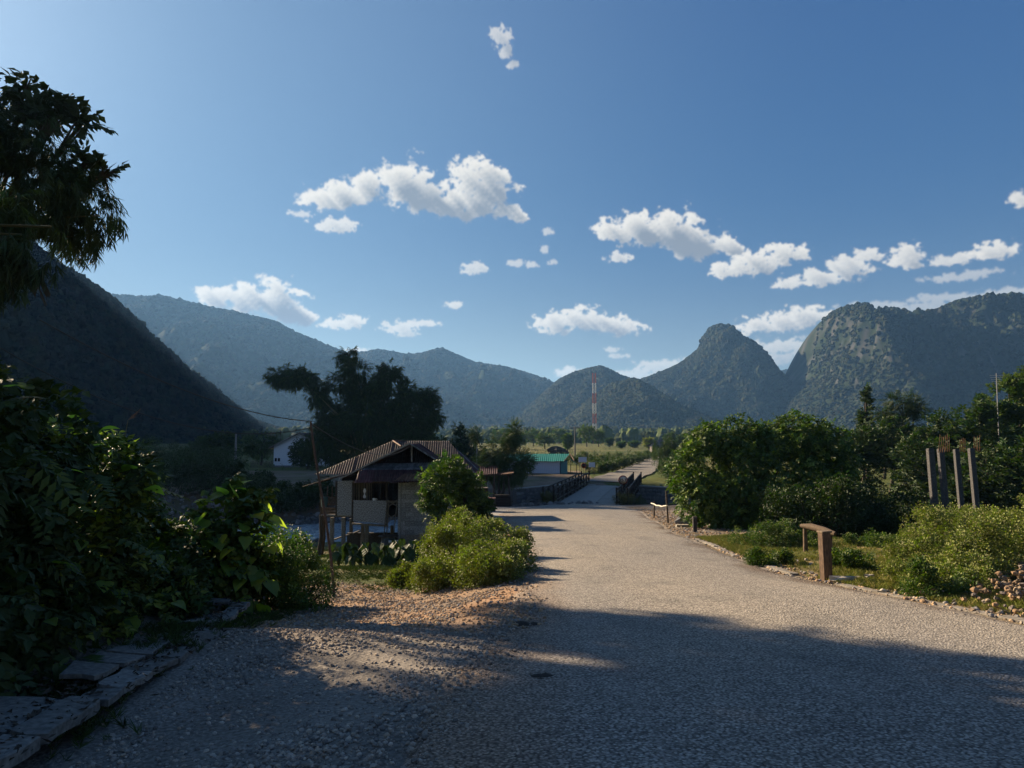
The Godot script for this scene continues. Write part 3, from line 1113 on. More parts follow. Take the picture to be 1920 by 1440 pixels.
# tapered trunk with limbs reaching into the crown's lobes
func trunk(parent: Node3D, base: Vector3, lobes: Array, radius: float, fork := 0.45, called := "trunk") -> void:
	var m := MB.new()
	var top := Vector3.ZERO
	for l in lobes:
		top += l[0]
	top /= lobes.size()
	var knee := base.lerp(top, fork) + Vector3(rnd(-0.15, 0.15), 0, rnd(-0.15, 0.15)) * base.distance_to(top) * 0.3
	m.tube([base - Vector3(0, 0.25, 0), base.lerp(knee, 0.45) + Vector3(rnd(-0.1, 0.1), 0, rnd(-0.1, 0.1)), knee], [radius * 1.25, radius, radius * 0.8], 8)
	for l in lobes:
		var c: Vector3 = l[0]
		var r: Vector3 = l[1]
		var mid := knee.lerp(c, 0.5) + Vector3(rnd(-0.1, 0.1), rnd(0.0, 0.15), rnd(-0.1, 0.1)) * r.x
		m.tube([knee, mid, c + Vector3(0, r.y * 0.2, 0)], [radius * 0.65, radius * 0.42, radius * 0.18], 6)
		for k in 4:
			var e := c + Vector3(rnd(-0.75, 0.75) * r.x, rnd(-0.2, 0.75) * r.y, rnd(-0.75, 0.75) * r.z)
			m.tube([mid.lerp(c, 0.3 + 0.2 * k), c.lerp(e, 0.55) + Vector3(0, 0.08 * r.y, 0), e], [radius * 0.26, radius * 0.16, radius * 0.06], 5)
	put(m.mesh(), called, bark(), parent)

# a broadleaf tree: lobes are given relative to the base
func tree(called: String, label: String, pos: Vector3, lobes: Array, count: int, size: float, col: Color, o := {}) -> Node3D:
	var t := thing(called, label, o.get("category", "tree"), pos, 0.0, o.get("group", ""))
	trunk(t, Vector3.ZERO, lobes, o.get("radius", 0.18), o.get("fork", 0.45))
	var kind: String = o.get("kind", "broad")
	crown(t, "crown", lobes, sprig(kind, o.get("leaves", 9), int(o.get("seed", 1)), o.get("lod", "far")), leafmat(o.get("mat", "green")), count, size, col, o)
	return t

func shrub(called: String, label: String, pos: Vector3, lobes: Array, count: int, size: float, col: Color, o := {}) -> Node3D:
	var t := thing(called, label, o.get("category", "shrub"), pos, 0.0, o.get("group", ""))
	var m := MB.new()
	for l in lobes:
		for k in 3:
			var c: Vector3 = l[0]
			var r: Vector3 = l[1]
			var e := c + Vector3(rnd(-0.6, 0.6) * r.x, rnd(0.1, 0.7) * r.y, rnd(-0.6, 0.6) * r.z)
			var b := Vector3(e.x * 0.4 + c.x * 0.3, -0.1, e.z * 0.4 + c.z * 0.3)
			m.tube([b, b.lerp(e, 0.5) + Vector3(rnd(-0.05, 0.05), 0.05, rnd(-0.05, 0.05)), e], [0.022, 0.016, 0.006], 5)
	put(m.mesh(), "stems", bark(), t)
	var kind: String = o.get("kind", "bush")
	# uneven outline: tufts standing out of the main masses
	lobes = lobes.duplicate()
	for i in lobes.size():
		var c: Vector3 = lobes[i][0]
		var r: Vector3 = lobes[i][1]
		for k in int(o.get("tufts", 4)):
			var a := rnd(0, TAU)
			var up := rnd(0.15, 0.95)
			var dir := Vector3(cos(a) * sqrt(1.0 - up * up), up, sin(a) * sqrt(1.0 - up * up))
			var f := rnd(0.18, 0.34)
			lobes.append([c + dir * r * 0.95, Vector3(r.x * f, r.y * f * rnd(0.9, 1.7), r.z * f)])
	crown(t, "foliage", lobes, sprig(kind, o.get("leaves", 14), int(o.get("seed", 1)), o.get("lod", "far")), leafmat(o.get("mat", "green")), count, size, col, o)
	return t

func gpos(x: float, d: float, sink := 0.0) -> Vector3:
	return Vector3(x, ground_y(x, d) - sink, -d)

const NTH := ["first", "second", "third", "fourth", "fifth", "sixth", "seventh", "eighth", "ninth", "tenth", "eleventh", "twelfth"]
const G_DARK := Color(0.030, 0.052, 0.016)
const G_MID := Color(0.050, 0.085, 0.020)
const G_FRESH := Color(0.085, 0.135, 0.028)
const G_OLIVE := Color(0.125, 0.140, 0.038)

func lobe(x: float, y: float, z: float, rx: float, ry: float, rz: float) -> Array:
	return [Vector3(x, y, z), Vector3(rx, ry, rz)]

# lobes given as [x, y, d, rx, ry, rd] in the world, turned into lobes round a base point
func around(base: Vector3, list: Array) -> Array:
	var out := []
	for l in list:
		out.append([Vector3(l[0], l[1], -l[2]) - base, Vector3(l[3], l[4], l[5])])
	return out

# separate large leaves set on the outer surface of a thicket
func big_leaves(parent: Node3D, lobes: Array, count: int, size: float, cols: Array, up := 0.2) -> void:
	var kinds := []
	for k in 4:
		var m := MB.new()
		leaf_into(m, Transform3D(), 1.0, rnd(0.8, 1.0), 0.16, rnd(0.15, 0.5), "heart")
		kinds.append(m.mesh())
	var lm := []
	for c in cols:
		var key := "single_leaf_%d" % int(c.r * 10000.0)
		lm.append(mat(key, lin(c.r, c.g, c.b), 0.5, {"back": Color(0.80, 0.95, 0.25), "spec": 0.4}))
	var made := 0
	while made < count:
		var l: Array = lobes[rng.randi_range(0, lobes.size() - 1)]
		var dir := Vector3(rng.randfn(), rng.randfn() + up, rng.randfn() + 0.6).normalized()
		if dir.x < -0.5 or dir.z < -0.5:
			continue
		var p: Vector3 = l[0] + dir * l[1] * rnd(0.92, 1.1)
		var out := (dir + Vector3(rng.randfn(), rng.randfn(), rng.randfn()) * 0.5).normalized()
		var o := put(kinds[rng.randi_range(0, 3)], "leaf", lm[rng.randi_range(0, lm.size() - 1)], parent)
		var s := size * rnd(0.6, 1.25)
		o.transform = Transform3D((Basis.looking_at(-(out + Vector3(0, -0.5, 0)).normalized(), out + Vector3(0.1, 0.6, 0)) * turned(0, rnd(-0.6, 0.6), rnd(-0.4, 0.4))).scaled(Vector3(s, s, s)), p)
		made += 1

func build_left_bank() -> void:
	rng.seed = 101
	# thickets covering the bank left of the concrete kerb
	var b := Vector3(-4.8, 0.0, -6.0)
	var l := around(b, [[-5.2, 1.0, 6.4, 1.35, 1.25, 1.5], [-4.6, 0.0, 5.2, 1.0, 1.1, 1.5], [-6.2, 1.3, 6.6, 1.5, 1.25, 1.6], [-4.5, -0.1, 6.6, 0.75, 0.9, 1.3], [-4.4, -0.1, 4.0, 1.0, 0.9, 1.2]])
	var t := shrub("vine_thicket", "tall dark thicket overgrown with vines at the photo's left edge", b, l, 5200, 0.27, G_DARK, {"lod": "near", "kind": "broad", "leaves": 8, "gap": -0.2, "hang": 0.35, "shell": 0.3, "category": "thicket", "young_lit_share": 0.12})
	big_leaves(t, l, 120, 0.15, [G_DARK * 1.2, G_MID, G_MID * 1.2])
	crown(t, "fronds", l, sprig("pinnate", 15, 4, "near"), leafmat("green"), 420, 0.55, G_MID * 0.7, {"gap": -0.1, "hang": 0.5, "shell": 0.15, "young_lit_share": 0.05})
	b = Vector3(-4.7, -0.4, -8.4)
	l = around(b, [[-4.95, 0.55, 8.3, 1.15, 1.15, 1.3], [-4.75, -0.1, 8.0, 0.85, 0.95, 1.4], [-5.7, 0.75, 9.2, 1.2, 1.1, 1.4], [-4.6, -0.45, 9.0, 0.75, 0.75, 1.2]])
	t = shrub("vine_thicket", "sunlit hump of vine thicket with yellow-green leaves beside the tall dark one", b, l, 4200, 0.25, G_MID * 0.8, {"lod": "near", "kind": "broad", "leaves": 8, "gap": -0.2, "hang": 0.3, "shell": 0.3, "young_lit_share": 0.28, "young_lit": Color(0.16, 0.19, 0.03), "category": "thicket", "seed": 2})  # sun on the hump is painted in as extra yellow leaves
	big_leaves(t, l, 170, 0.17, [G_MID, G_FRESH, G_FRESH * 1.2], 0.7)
	crown(t, "fronds", l, sprig("pinnate", 15, 6, "near"), leafmat("green"), 260, 0.5, G_MID * 0.9, {"gap": -0.1, "hang": 0.4, "shell": 0.15, "young_lit_share": 0.1})
	b = Vector3(-4.6, -0.7, -10.3)
	l = around(b, [[-4.9, -0.2, 10.2, 0.85, 0.65, 1.1], [-4.7, -0.55, 10.0, 0.7, 0.55, 1.1], [-5.7, -0.15, 11.0, 1.0, 0.7, 1.2]])
	shrub("leafy_shrub", "low dark leafy shrub between the vine hump and the heart-leaved climber", b, l, 2600, 0.23, G_DARK * 1.2, {"lod": "near", "kind": "broad", "gap": -0.2, "hang": 0.3, "shell": 0.3, "seed": 3})
	b = gpos(-4.15, 11.6)
	l = around(b, [[-4.15, 0.05, 11.6, 0.62, 0.72, 0.6], [-4.5, -0.5, 11.8, 0.7, 0.6, 0.8], [-4.0, -0.55, 11.6, 0.45, 0.5, 0.6]])
	t = shrub("climbing_vine", "climber with large backlit heart-shaped leaves above the kerb's far end", b, l, 900, 0.26, G_MID, {"kind": "vine", "leaves": 5, "gap": -0.3, "category": "climber"})
	big_leaves(t, l, 110, 0.24, [G_MID, G_FRESH, G_FRESH * 1.4, Color(0.16, 0.19, 0.03)], 0.5)
	b = gpos(-3.75, 12.6)
	l = around(b, [[-3.7, -0.75, 12.5, 0.75, 0.55, 0.7], [-3.25, -0.95, 12.3, 0.5, 0.4, 0.5], [-4.1, -0.5, 12.9, 0.8, 0.6, 0.7]])
	shrub("roadside_shrub", "rounded green shrub at the foot of the leaning bamboo pole", b, l, 2600, 0.17, G_MID * 1.15, {"gap": -0.25, "shell": 0.35, "young_lit_share": 0.2})
	# flowering reed above the thicket
	var rp := at(205, 845, 8.6)
	t = thing("reed_plume", "single reed with a pinkish feathery plume above the vine hump", "reed", Vector3(rp.x, ground_y(rp.x, 8.6), -8.6))
	var tip := at(240, 788, 8.6) - t.position
	var end := at(263, 767, 8.6) - t.position
	var rm := MB.new()
	rm.tube([Vector3.ZERO, Vector3(tip.x * 0.3, tip.y * 0.6, tip.z), tip], [0.008, 0.007, 0.004], 5)
	put(rm.mesh(), "stalk", mat("reed_stalk", lin(0.14, 0.13, 0.06), 0.7), t)
	rm = MB.new()
	for k in 60:
		var u := rng.randf()
		var c := tip.lerp(end, u)
		leaf_into(rm, Transform3D(Basis.looking_at(-((end - tip).normalized() + Vector3(rnd(-0.3, 0.3), rnd(-0.4, 0.2), rnd(-0.3, 0.3)))), c), 0.07 * (1.2 - u), 0.006, 0.0, 0.2, "blade")
	put(rm.mesh(), "plume", mat("reed_plume", lin(0.30, 0.20, 0.15), 0.9, {"back": Color(0.5, 0.35, 0.25)}), t)
	# grass creeping over the kerb
	var where := []
	var tint := PackedColorArray()
	for k in 900:
		var d := rnd(5.0, 11.5)
		var x := -3.05 - 0.06 * d + rng.randfn() * 0.22 + n_mid.get_noise_2d(d * 4.0, 0.0) * 0.5
		var s := rnd(0.06, 0.16)
		where.append(Transform3D(turned(rnd(-0.3, 0.3), rnd(0, TAU), rnd(-0.3, 0.3)).scaled(Vector3(s, s, s)), Vector3(x, kerb_y(x, d), -d)))
		tint.append(G_MID * rnd(0.6, 1.3))
	var g := scatter(sprig("grass", 9, 1).mesh(), "kerb_grass", mat("grass_blade", Color.WHITE, 0.5, {"vertex": true, "back": Color(0.42, 0.5, 0.15)}), self, where, tint)
	tag(g, "tufts of short grass along the broken kerb", "grass")
	g.set_meta("kind", "stuff")

func build_ground_cover() -> void:
	rng.seed = 102
	var where := []
	var tint := PackedColorArray()
	while where.size() < 16000:      # short grass on the right verge
		var d := 9.0 + 16.0 * rng.randf()
		var x := curve(ROAD_R, d) + 0.25 + absf(rng.randfn()) * 2.2
		if n_mid.get_noise_2d(x * 2.0 + 5.0, d * 2.0) < -0.12 and rng.randf() < 0.9:
			continue
		var s := rnd(0.04, 0.12)
		where.append(Transform3D(turned(rnd(-0.3, 0.3), rnd(0, TAU), rnd(-0.3, 0.3)).scaled(Vector3(s, s, s)), Vector3(x, ground_y(x, d), -d)))
		tint.append((Color(0.19, 0.21, 0.045) if rng.randf() < 0.6 else Color(0.30, 0.26, 0.09)) * rnd(0.7, 1.3))
	var g := scatter(sprig("grass", 9, 2).mesh(), "verge_grass", mat("grass_blade", Color.WHITE), self, where, tint)
	tag(g, "short mossy grass on the right verge", "grass")
	g.set_meta("kind", "stuff")
	where = []
	tint = PackedColorArray()
	while where.size() < 9000:       # grass below the house and beside the lane
		var d := 15.0 + 28.0 * rng.randf()
		var x := rnd(-0.33, -0.05) * d
		if n_mid.get_noise_2d(x * 1.5, d * 1.5) < -0.05 and rng.randf() < 0.8:
			continue
		if d < 19.0 and rng.randf() < 0.7:
			continue
		var s := rnd(0.06, 0.18)
		where.append(Transform3D(turned(rnd(-0.3, 0.3), rnd(0, TAU), rnd(-0.3, 0.3)).scaled(Vector3(s, s, s)), Vector3(x, ground_y(x, d), -d)))
		tint.append(Color(0.06, 0.085, 0.02) * rnd(0.7, 1.4))
	g = scatter(sprig("grass", 9, 3).mesh(), "lane_grass", mat("grass_blade", Color.WHITE), self, where, tint)
	tag(g, "dark grass between the lane and the stilted house", "grass")
	g.set_meta("kind", "stuff")
	where = []
	tint = PackedColorArray()
	while where.size() < 1500:       # dead leaves and crumbs of soil over the broken kerb
		var d := 3.2 + 8.0 * pow(rng.randf(), 1.2)
		var x := kerb_x(d) - 0.30 + rng.randfn() * 0.22
		if n_fine.get_noise_2d(x * 3.0, d * 2.0) < -0.05 and rng.randf() < 0.75:
			continue
		var s := rnd(0.02, 0.085)
		where.append(Transform3D(turned(rnd(-0.4, 0.4), rnd(0, TAU), rnd(-0.4, 0.4)).scaled(Vector3(s, s, s)), Vector3(x, road_y(d) + 0.045, -d)))
		tint.append(Color(0.055, 0.042, 0.03) * rnd(0.5, 1.6))
	var lm := MB.new()
	leaf_into(lm, Transform3D(turned(0.1, 0, 0), Vector3(0, 0.12, -0.5)), 1.0, 0.55, 0.5, 0.25, "near")
	g = scatter(lm.mesh(), "leaf_litter", mat("litter", Color.WHITE, 0.9, {"vertex": true}), self, where, tint)
	tag(g, "dead leaves strewn over the broken kerb", "leaf litter")
	g.set_meta("kind", "stuff")

func kerb_y(x: float, d: float) -> float:
	return ground_y(x, d) + 0.02

func build_left_trees() -> void:
	rng.seed = 103
	# overhanging bamboo and broadleaf tree at the upper left
	var b := gpos(-17.5, 21.0)
	var t := thing("bamboo_clump", "overhanging bamboo with drooping narrow leaves at the upper left", "bamboo", b)
	var m := MB.new()
	var l := []
	for q in [[-60, 265, 2.0, 1.3], [30, 260, 1.5, 1.1], [60, 350, 1.9, 1.5], [120, 345, 1.3, 1.0], [160, 390, 0.75, 1.2], [110, 430, 1.1, 0.9]]:
		l.append([at(q[0], q[1], 20.0 + rnd(-0.8, 0.8)) - b, Vector3(q[2], q[3], 1.5)])
	for k in 14:
		var e: Vector3 = l[k % l.size()][0]
		m.tube([Vector3(rnd(-0.6, 0.6), -0.2, rnd(-0.6, 0.6)), Vector3(e.x * 0.15, e.y * 0.6, e.z * 0.3), Vector3(e.x * 0.6, e.y * 0.97, e.z * 0.7), e + Vector3(0.4, -0.2, 0)], [0.07, 0.06, 0.04, 0.015], 6)
	put(m.mesh(), "culms", mat("culm", lin(0.14, 0.13, 0.05), 0.5), t)
	crown(t, "crown", l, sprig("bamboo", 9, 1), leafmat("bamboo", 0.45), 2500, 0.50, G_DARK * 0.8, {"hang": 0.45, "gap": 0.13, "clump": 1.0, "shell": 0.8, "young_lit_share": 0.02})
	b = gpos(-6.6, 7.4)
	t = thing("bamboo_clump", "lower bamboo sprays hanging beneath the overhanging bamboo", "bamboo", b)
	l = []
	for q in [[40, 440, 0.85, 0.6], [95, 425, 0.6, 0.5], [60, 500, 0.4, 0.45], [-30, 500, 0.9, 0.8], [-120, 470, 1.0, 1.0], [0, 400, 0.7, 0.5]]:
		l.append([at(q[0], q[1], 7.0 + rnd(-0.25, 0.25)) - b, Vector3(q[2] * 0.58, q[3] * 0.58, 0.45)])
	m = MB.new()
	for k in 9:
		var e: Vector3 = l[k % l.size()][0]
		m.tube([Vector3(rnd(-0.4, 0.4), -0.2, rnd(-0.4, 0.4)), Vector3(e.x * 0.1, e.y * 0.65, e.z * 0.3), Vector3(e.x * 0.55, e.y * 1.02, e.z * 0.7), e], [0.05, 0.04, 0.025, 0.01], 6)
	put(m.mesh(), "culms", mat("culm", Color.WHITE), t)
	crown(t, "crown", l, sprig("bamboo", 9, 3), leafmat("bamboo", 0.45), 900, 0.24, G_DARK * 0.8, {"hang": 0.7, "gap": 0.05, "clump": 1.2, "shell": 0.8, "young_lit_share": 0.02})
	b = gpos(-18.5, 22.0)
	t = thing("broadleaf_tree", "tree with leafy twigs reaching over the bamboo against the sky", "tree", b)
	var l2 := []
	for q in [[60, 205, 0.9, 0.35], [52, 165, 0.35, 0.35], [100, 215, 0.9, 0.35], [155, 228, 0.5, 0.22], [120, 195, 0.35, 0.2], [165, 305, 0.3, 0.35], [200, 322, 0.3, 0.14], [0, 220, 0.9, 0.5], [-60, 200, 1.4, 0.9]]:
		l2.append([at(q[0], q[1], 20.6) - b, Vector3(q[2], q[3], 0.5)])
	trunk(t, Vector3.ZERO, l2, 0.16, 0.6)
	crown(t, "crown", l2, sprig("broad", 11, 5, "near"), leafmat("dark", 0.3), 210, 0.62, G_DARK * 0.7, {"gap": -0.6, "shell": 0.8, "young_lit_share": 0.0})
	# hanging withered leaves of a banana plant
	b = gpos(-6.4, 8.2)
	t = thing("banana_plant", "banana plant with torn brown leaves hanging under the bamboo", "plant", b)
	m = MB.new()
	m.tube([Vector3(0, -0.2, 0), Vector3(0.1, 2.0, 0), Vector3(0.35, 3.95, 0)], [0.14, 0.12, 0.09], 8)
	put(m.mesh(), "stem", bark(), t)
	for k in 6:
		var lm := MB.new()
		var a := rnd(-0.9, 0.9)
		var p := Vector3(0.35, 3.85 + 0.05 * k, 0)
		var spine := []
		for s in 15:
			var u := s / 14.0
			spine.append(p + Vector3(cos(a) * u * rnd(0.98, 1.02), 0.22 * sin(u * PI) - u * u * 0.75, sin(a) * u * 0.7))
		for s in 14:      # the blade has split into shreds that hang from the midrib
			var q0: Vector3 = spine[s]
			var q1: Vector3 = (spine[s] as Vector3).lerp(spine[s + 1], rnd(0.55, 0.9))
			for side in [-1.0, 1.0]:
				var w: float = (0.16 * sin((s + 1.0) / 15.5 * PI) + 0.02) * rnd(0.6, 1.1)
				var sd: Vector3 = Vector3(-sin(a), 0.0, cos(a)) * w * 0.5 * side
				var h0 := Vector3(rnd(-0.02, 0.02), -w * 0.55, 0)
				var h1 := Vector3(rnd(-0.03, 0.03), -w * rnd(1.2, 1.7), 0)
				lm.quad(q0, q0 + sd + h0, q1 + sd + h0, q1)
				lm.quad(q0 + sd + h0, q0 + sd * 1.1 + h1, q1 + sd * 1.1 + h1, q1 + sd + h0)
		lm.tube(spine, [0.022, 0.02, 0.02, 0.018, 0.018, 0.016, 0.016, 0.014, 0.012, 0.012, 0.010, 0.009, 0.008, 0.006, 0.005], 5)
		lm.n = PackedVector3Array()
		put(lm.mesh(), "leaf", mat("banana_dry", lin(0.045, 0.036, 0.022), 0.8, {"back": Color(0.12, 0.10, 0.04)}) if k % 3 else mat("banana_green", lin(0.03, 0.05, 0.014), 0.6, {"back": Color(0.2, 0.25, 0.06)}), t)
	# the trees outside the frame whose shade lies across the road
	var spots := [[-14.3, 17.5, 9.0, 1.7]]
	for i in spots.size():
		var s: Array = spots[i]
		var r: float = s[3]
		var g := gpos(s[0], s[1])
		var h: float = s[2] - g.y
		tree("broadleaf_tree", "tall tree out of frame behind the bamboo", g,
			[lobe(0, h, 0, r, r * 0.6, r), lobe(r * 0.7, h - r * 0.3, r * 0.5, r * 0.7, r * 0.45, r * 0.7), lobe(-r * 0.6, h - r * 0.2, -r * 0.6, r * 0.7, r * 0.45, r * 0.7)], 700, 0.6, G_DARK, {"young_lit_share": 0.0, "gap": -0.08, "clump": 0.6, "shell": 0.6, "fork": 0.7})

func build_middle_plants() -> void:
	rng.seed = 104
	# weeds heaped on the embankment between the lane and the road
	var list := [
		["weed_shrub", "olive-green weed shrub at the road's edge, nearest to the lane's mouth", 0.0, 14.6, [[-0.45, -0.95, 14.3, 0.72, 0.5, 0.8], [-0.1, -0.95, 15.2, 0.55, 0.45, 0.8]]],
		["weed_shrub", "olive-green weed shrub in the middle of the clump by the road", -1.0, 15.4, [[-1.25, -1.15, 15.0, 0.7, 0.5, 0.8], [-0.9, -0.9, 16.4, 0.85, 0.62, 0.9]]],
		["weed_shrub", "tallest olive-green weed shrub in front of the small glossy tree", -1.4, 18.0, [[-1.25, -0.95, 18.0, 0.95, 0.72, 1.0], [-0.4, -1.1, 18.4, 0.75, 0.55, 0.9]]],
		["weed_shrub", "low weed shrub at the lane side of the clump below the block wall", -2.0, 16.4, [[-1.95, -1.5, 16.2, 0.55, 0.35, 0.7]]]]
	for e in list:
		var b := gpos(e[2], e[3])
		shrub(e[0], e[1], b, around(b, e[4]), 2600 if e[4].size() > 1 else 1000, 0.19, G_OLIVE, {"gap": -0.22, "shell": 0.4, "group": "weeds between lane and road", "young_lit_share": 0.25, "young_lit": Color(0.19, 0.20, 0.05)})
	# elephant-ear plants below the house
	var spots := [[-5.6, 25.2], [-5.0, 24.4], [-4.5, 25.0], [-3.9, 24.0], [-5.3, 26.2], [-4.7, 26.0], [-4.0, 25.8], [-3.5, 25.0], [-3.1, 24.2], [-2.9, 25.6], [-3.6, 26.8], [-2.5, 24.8]]
	var lm := mat("taro_leaf", lin(0.024, 0.045, 0.017), 0.65, {"back": Color(0.10, 0.15, 0.04), "spec": 0.25})
	var kinds := []
	for k in 3:
		var m := MB.new()
		leaf_into(m, Transform3D(), 1.0, 0.75, 0.12, 0.25 + 0.1 * k, "taro")
		kinds.append(m.mesh())
	spots.sort_custom(func(p, q): return p[0] / p[1] < q[0] / q[1])
	for i in spots.size():
		var b := gpos(spots[i][0], spots[i][1])
		var t := thing("taro_plant", "elephant-ear plant below the house, %s of the dozen from the left" % NTH[i], "plant", b, 0.0, "elephant-ear plants below the house")
		for k in 11:
			var a := rnd(0, TAU)
			var h := rnd(0.3, 0.8)
			var e := Vector3(cos(a) * h * 0.45, h, sin(a) * h * 0.45)
			var m := MB.new()
			m.tube([Vector3.ZERO, Vector3(e.x * 0.3, h * 0.6, e.z * 0.3), e], [0.02, 0.016, 0.010], 5)
			put(m.mesh(), "stalk", mat("taro_stalk", lin(0.07, 0.09, 0.03), 0.5), t)
			var o := put(kinds[k % 3], "leaf", lm, t)
			var s := rnd(0.28, 0.44)
			var face := Vector3(cos(a), -rnd(0.5, 1.2), sin(a)).normalized()
			o.transform = Transform3D(Basis.looking_at(-face, Vector3(cos(a), 1.0, sin(a))).scaled(Vector3(s, s, s)), e)
	# small glossy tree in front of the block wall
	var b2 := gpos(-2.55, 31.5)
	var l := around(b2, [[-2.75, -0.35, 31.5, 1.05, 1.15, 1.05], [-1.75, -0.75, 31.8, 0.8, 0.95, 0.9], [-2.3, -1.6, 31.4, 1.1, 0.95, 1.0], [-3.35, -1.0, 31.3, 0.6, 0.55, 0.6], [-1.35, -1.7, 32.0, 0.7, 0.8, 0.8]])
	tree("glossy_tree", "small glossy-leaved tree standing against the block wall of the house", b2, l, 2600, 0.30, G_MID, {"gap": -0.18, "shell": 0.45, "radius": 0.07, "young_lit_share": 0.18, "young_lit": Color(0.15, 0.20, 0.04), "seed": 4})
	# tree behind the open shed
	b2 = gpos(-0.8, 54.0)
	l = around(b2, [[-0.9, 0.4, 54, 1.2, 1.0, 1.2], [0.2, 1.5, 54, 0.6, 1.1, 0.7], [-1.9, -0.6, 54, 1.2, 1.0, 1.3], [0.7, -0.3, 53.6, 0.9, 0.8, 1.0], [-0.4, -1.1, 53.4, 1.5, 0.9, 1.2], [-2.6, 1.6, 56, 0.5, 0.6, 0.5]])
	tree("feathery_tree", "feathery tree rising behind the open roadside shed", b2, l, 2300, 0.55, G_DARK * 1.25, {"kind": "pinnate", "leaves": 12, "gap": -0.1, "radius": 0.1, "young_lit_share": 0.1})
	# bamboo clump behind the house
	b2 = gpos(-12.6, 70.0)
	var t := thing("bamboo_clump", "tall bushy bamboo clump towering behind the house", "bamboo", b2)
	l = []
	for q in [[535, 705, 1.9, 1.2], [565, 712, 1.7, 1.2], [595, 740, 1.6, 1.3], [655, 672, 1.3, 1.0], [668, 695, 1.5, 1.2], [640, 725, 1.7, 1.5], [680, 740, 2.0, 1.8], [725, 715, 2.0, 1.6], [728, 695, 1.2, 0.9], [760, 745, 2.0, 1.6], [800, 745, 1.4, 1.0], [805, 780, 1.5, 1.3], [640, 790, 3.0, 2.4], [700, 790, 3.4, 2.8], [760, 800, 2.8, 2.4], [620, 835, 2.6, 2.2], [690, 850, 3.4, 2.2], [770, 850, 2.8, 2.0]]:
		var p := at(q[0], q[1], 70.0 + rnd(-1.5, 1.5))
		l.append([p - b2, Vector3(q[2], q[3], q[2])])
	var m2 := MB.new()
	for q in l:
		var e: Vector3 = q[0]
		m2.tube([Vector3(rnd(-1.2, 1.2), -0.2, rnd(-1.2, 1.2)), Vector3(e.x * 0.35, e.y * 0.6, e.z * 0.4), e], [0.06, 0.05, 0.02], 5)
	put(m2.mesh(), "culms", mat("culm", lin(0.14, 0.13, 0.05), 0.5), t)
	crown(t, "crown", l, sprig("bamboo", 9, 2), leafmat("bamboo", 0.45), 15000, 0.72, G_DARK * 1.0, {"hang": 0.25, "gap": -0.15, "clump": 0.5, "shell": 0.6, "young_lit_share": 0.04})

func build_far_bank() -> void:
	rng.seed = 105
	# dark bushes along the far river bank on the left
	var spots := [[330, 905, 64, 3.0, 2.2], [372, 890, 66, 2.6, 2.6], [410, 900, 64, 2.2, 2.0], [455, 920, 63, 2.4, 1.5], [500, 935, 62, 2.0, 1.2], [545, 930, 62, 2.2, 1.5], [585, 925, 63, 1.8, 1.5], [345, 862, 80, 3.2, 2.8], [300, 880, 72, 3.0, 2.8], [480, 905, 70, 1.6, 1.0], [250, 870, 75, 3.6, 3.2], [395, 855, 90, 3.2, 2.4]]
	var told := ["far left", "second from the left", "third from the left", "dark", "low", "wide", "nearest to the house", "taller rear", "left rear", "small rear", "leftmost rear", "rearmost"]
	for i in spots.size():
		var s: Array = spots[i]
		var p := at(s[0], s[1], s[2])
		var b := gpos(p.x, s[2])
		var r: float = s[3]
		var h: float = s[4]
		shrub("bank_bush", "%s bush of the dark row on the far river bank" % told[i], b, [lobe(0, h * 0.55, 0, r, h * 0.6, r * 0.8), lobe(r * 0.5, h * 0.9, 0, r * 0.6, h * 0.5, r * 0.5), lobe(-r * 0.5, h * 0.7, 0.3, r * 0.6, h * 0.5, r * 0.5)], 800, 0.55, G_DARK * 0.9, {"kind": "bush", "leaves": 14, "gap": -0.2, "clump": 0.6, "shell": 0.4, "group": "bushes on the far river bank", "young_lit_share": 0.03})
	# trees round the white house
	tree("round_tree", "round dark tree half covering the white gabled house", gpos(at(578, 850, 108).x, 108), [lobe(0, 2.6, 0, 2.6, 1.9, 2.4), lobe(1.6, 3.3, 0, 1.8, 1.4, 1.8), lobe(-0.9, 1.8, 0.4, 1.8, 1.3, 1.6)], 1500, 0.6, G_DARK * 0.9, {"gap": -0.25})
	tree("bank_tree", "tree with feathery crown left of the white gabled house", gpos(at(490, 840, 122).x, 122), [lobe(0, 3.2, 0, 2.8, 2.2, 2.4), lobe(2.0, 3.8, 0, 1.6, 1.4, 1.4), lobe(-2.2, 3.0, 0, 1.8, 1.6, 1.6)], 1200, 0.75, G_MID * 0.8, {"kind": "pinnate", "leaves": 12, "gap": -0.18})
	tree("bank_tree", "dark tree behind the concrete post on the far bank", gpos(at(415, 845, 130).x, 130), [lobe(0, 3.0, 0, 3.4, 2.2, 2.4), lobe(-3.0, 2.6, 0, 2.4, 1.8, 1.8)], 1000, 0.85, G_DARK, {"gap": -0.2})
	tree("bank_tree", "tree between the bamboo clump and the feathery tree", gpos(at(870, 815, 92).x, 92), [lobe(0, 4.0, 0, 1.5, 1.2, 1.3), lobe(-0.6, 5.6, 0, 0.7, 0.8, 0.7), lobe(1.0, 2.6, 0, 1.8, 1.3, 1.5), lobe(-1.4, 2.2, 0, 1.8, 1.5, 1.5)], 900, 0.6, G_DARK, {"gap": -0.12})
	tree("bank_tree", "low tree behind the roof of the house", gpos(at(815, 820, 96).x, 96), [lobe(0, 2.6, 0, 3.0, 2.2, 2.0), lobe(3.0, 2.4, 0, 2.0, 1.6, 1.6)], 900, 0.7, G_DARK * 1.1, {"gap": -0.15})

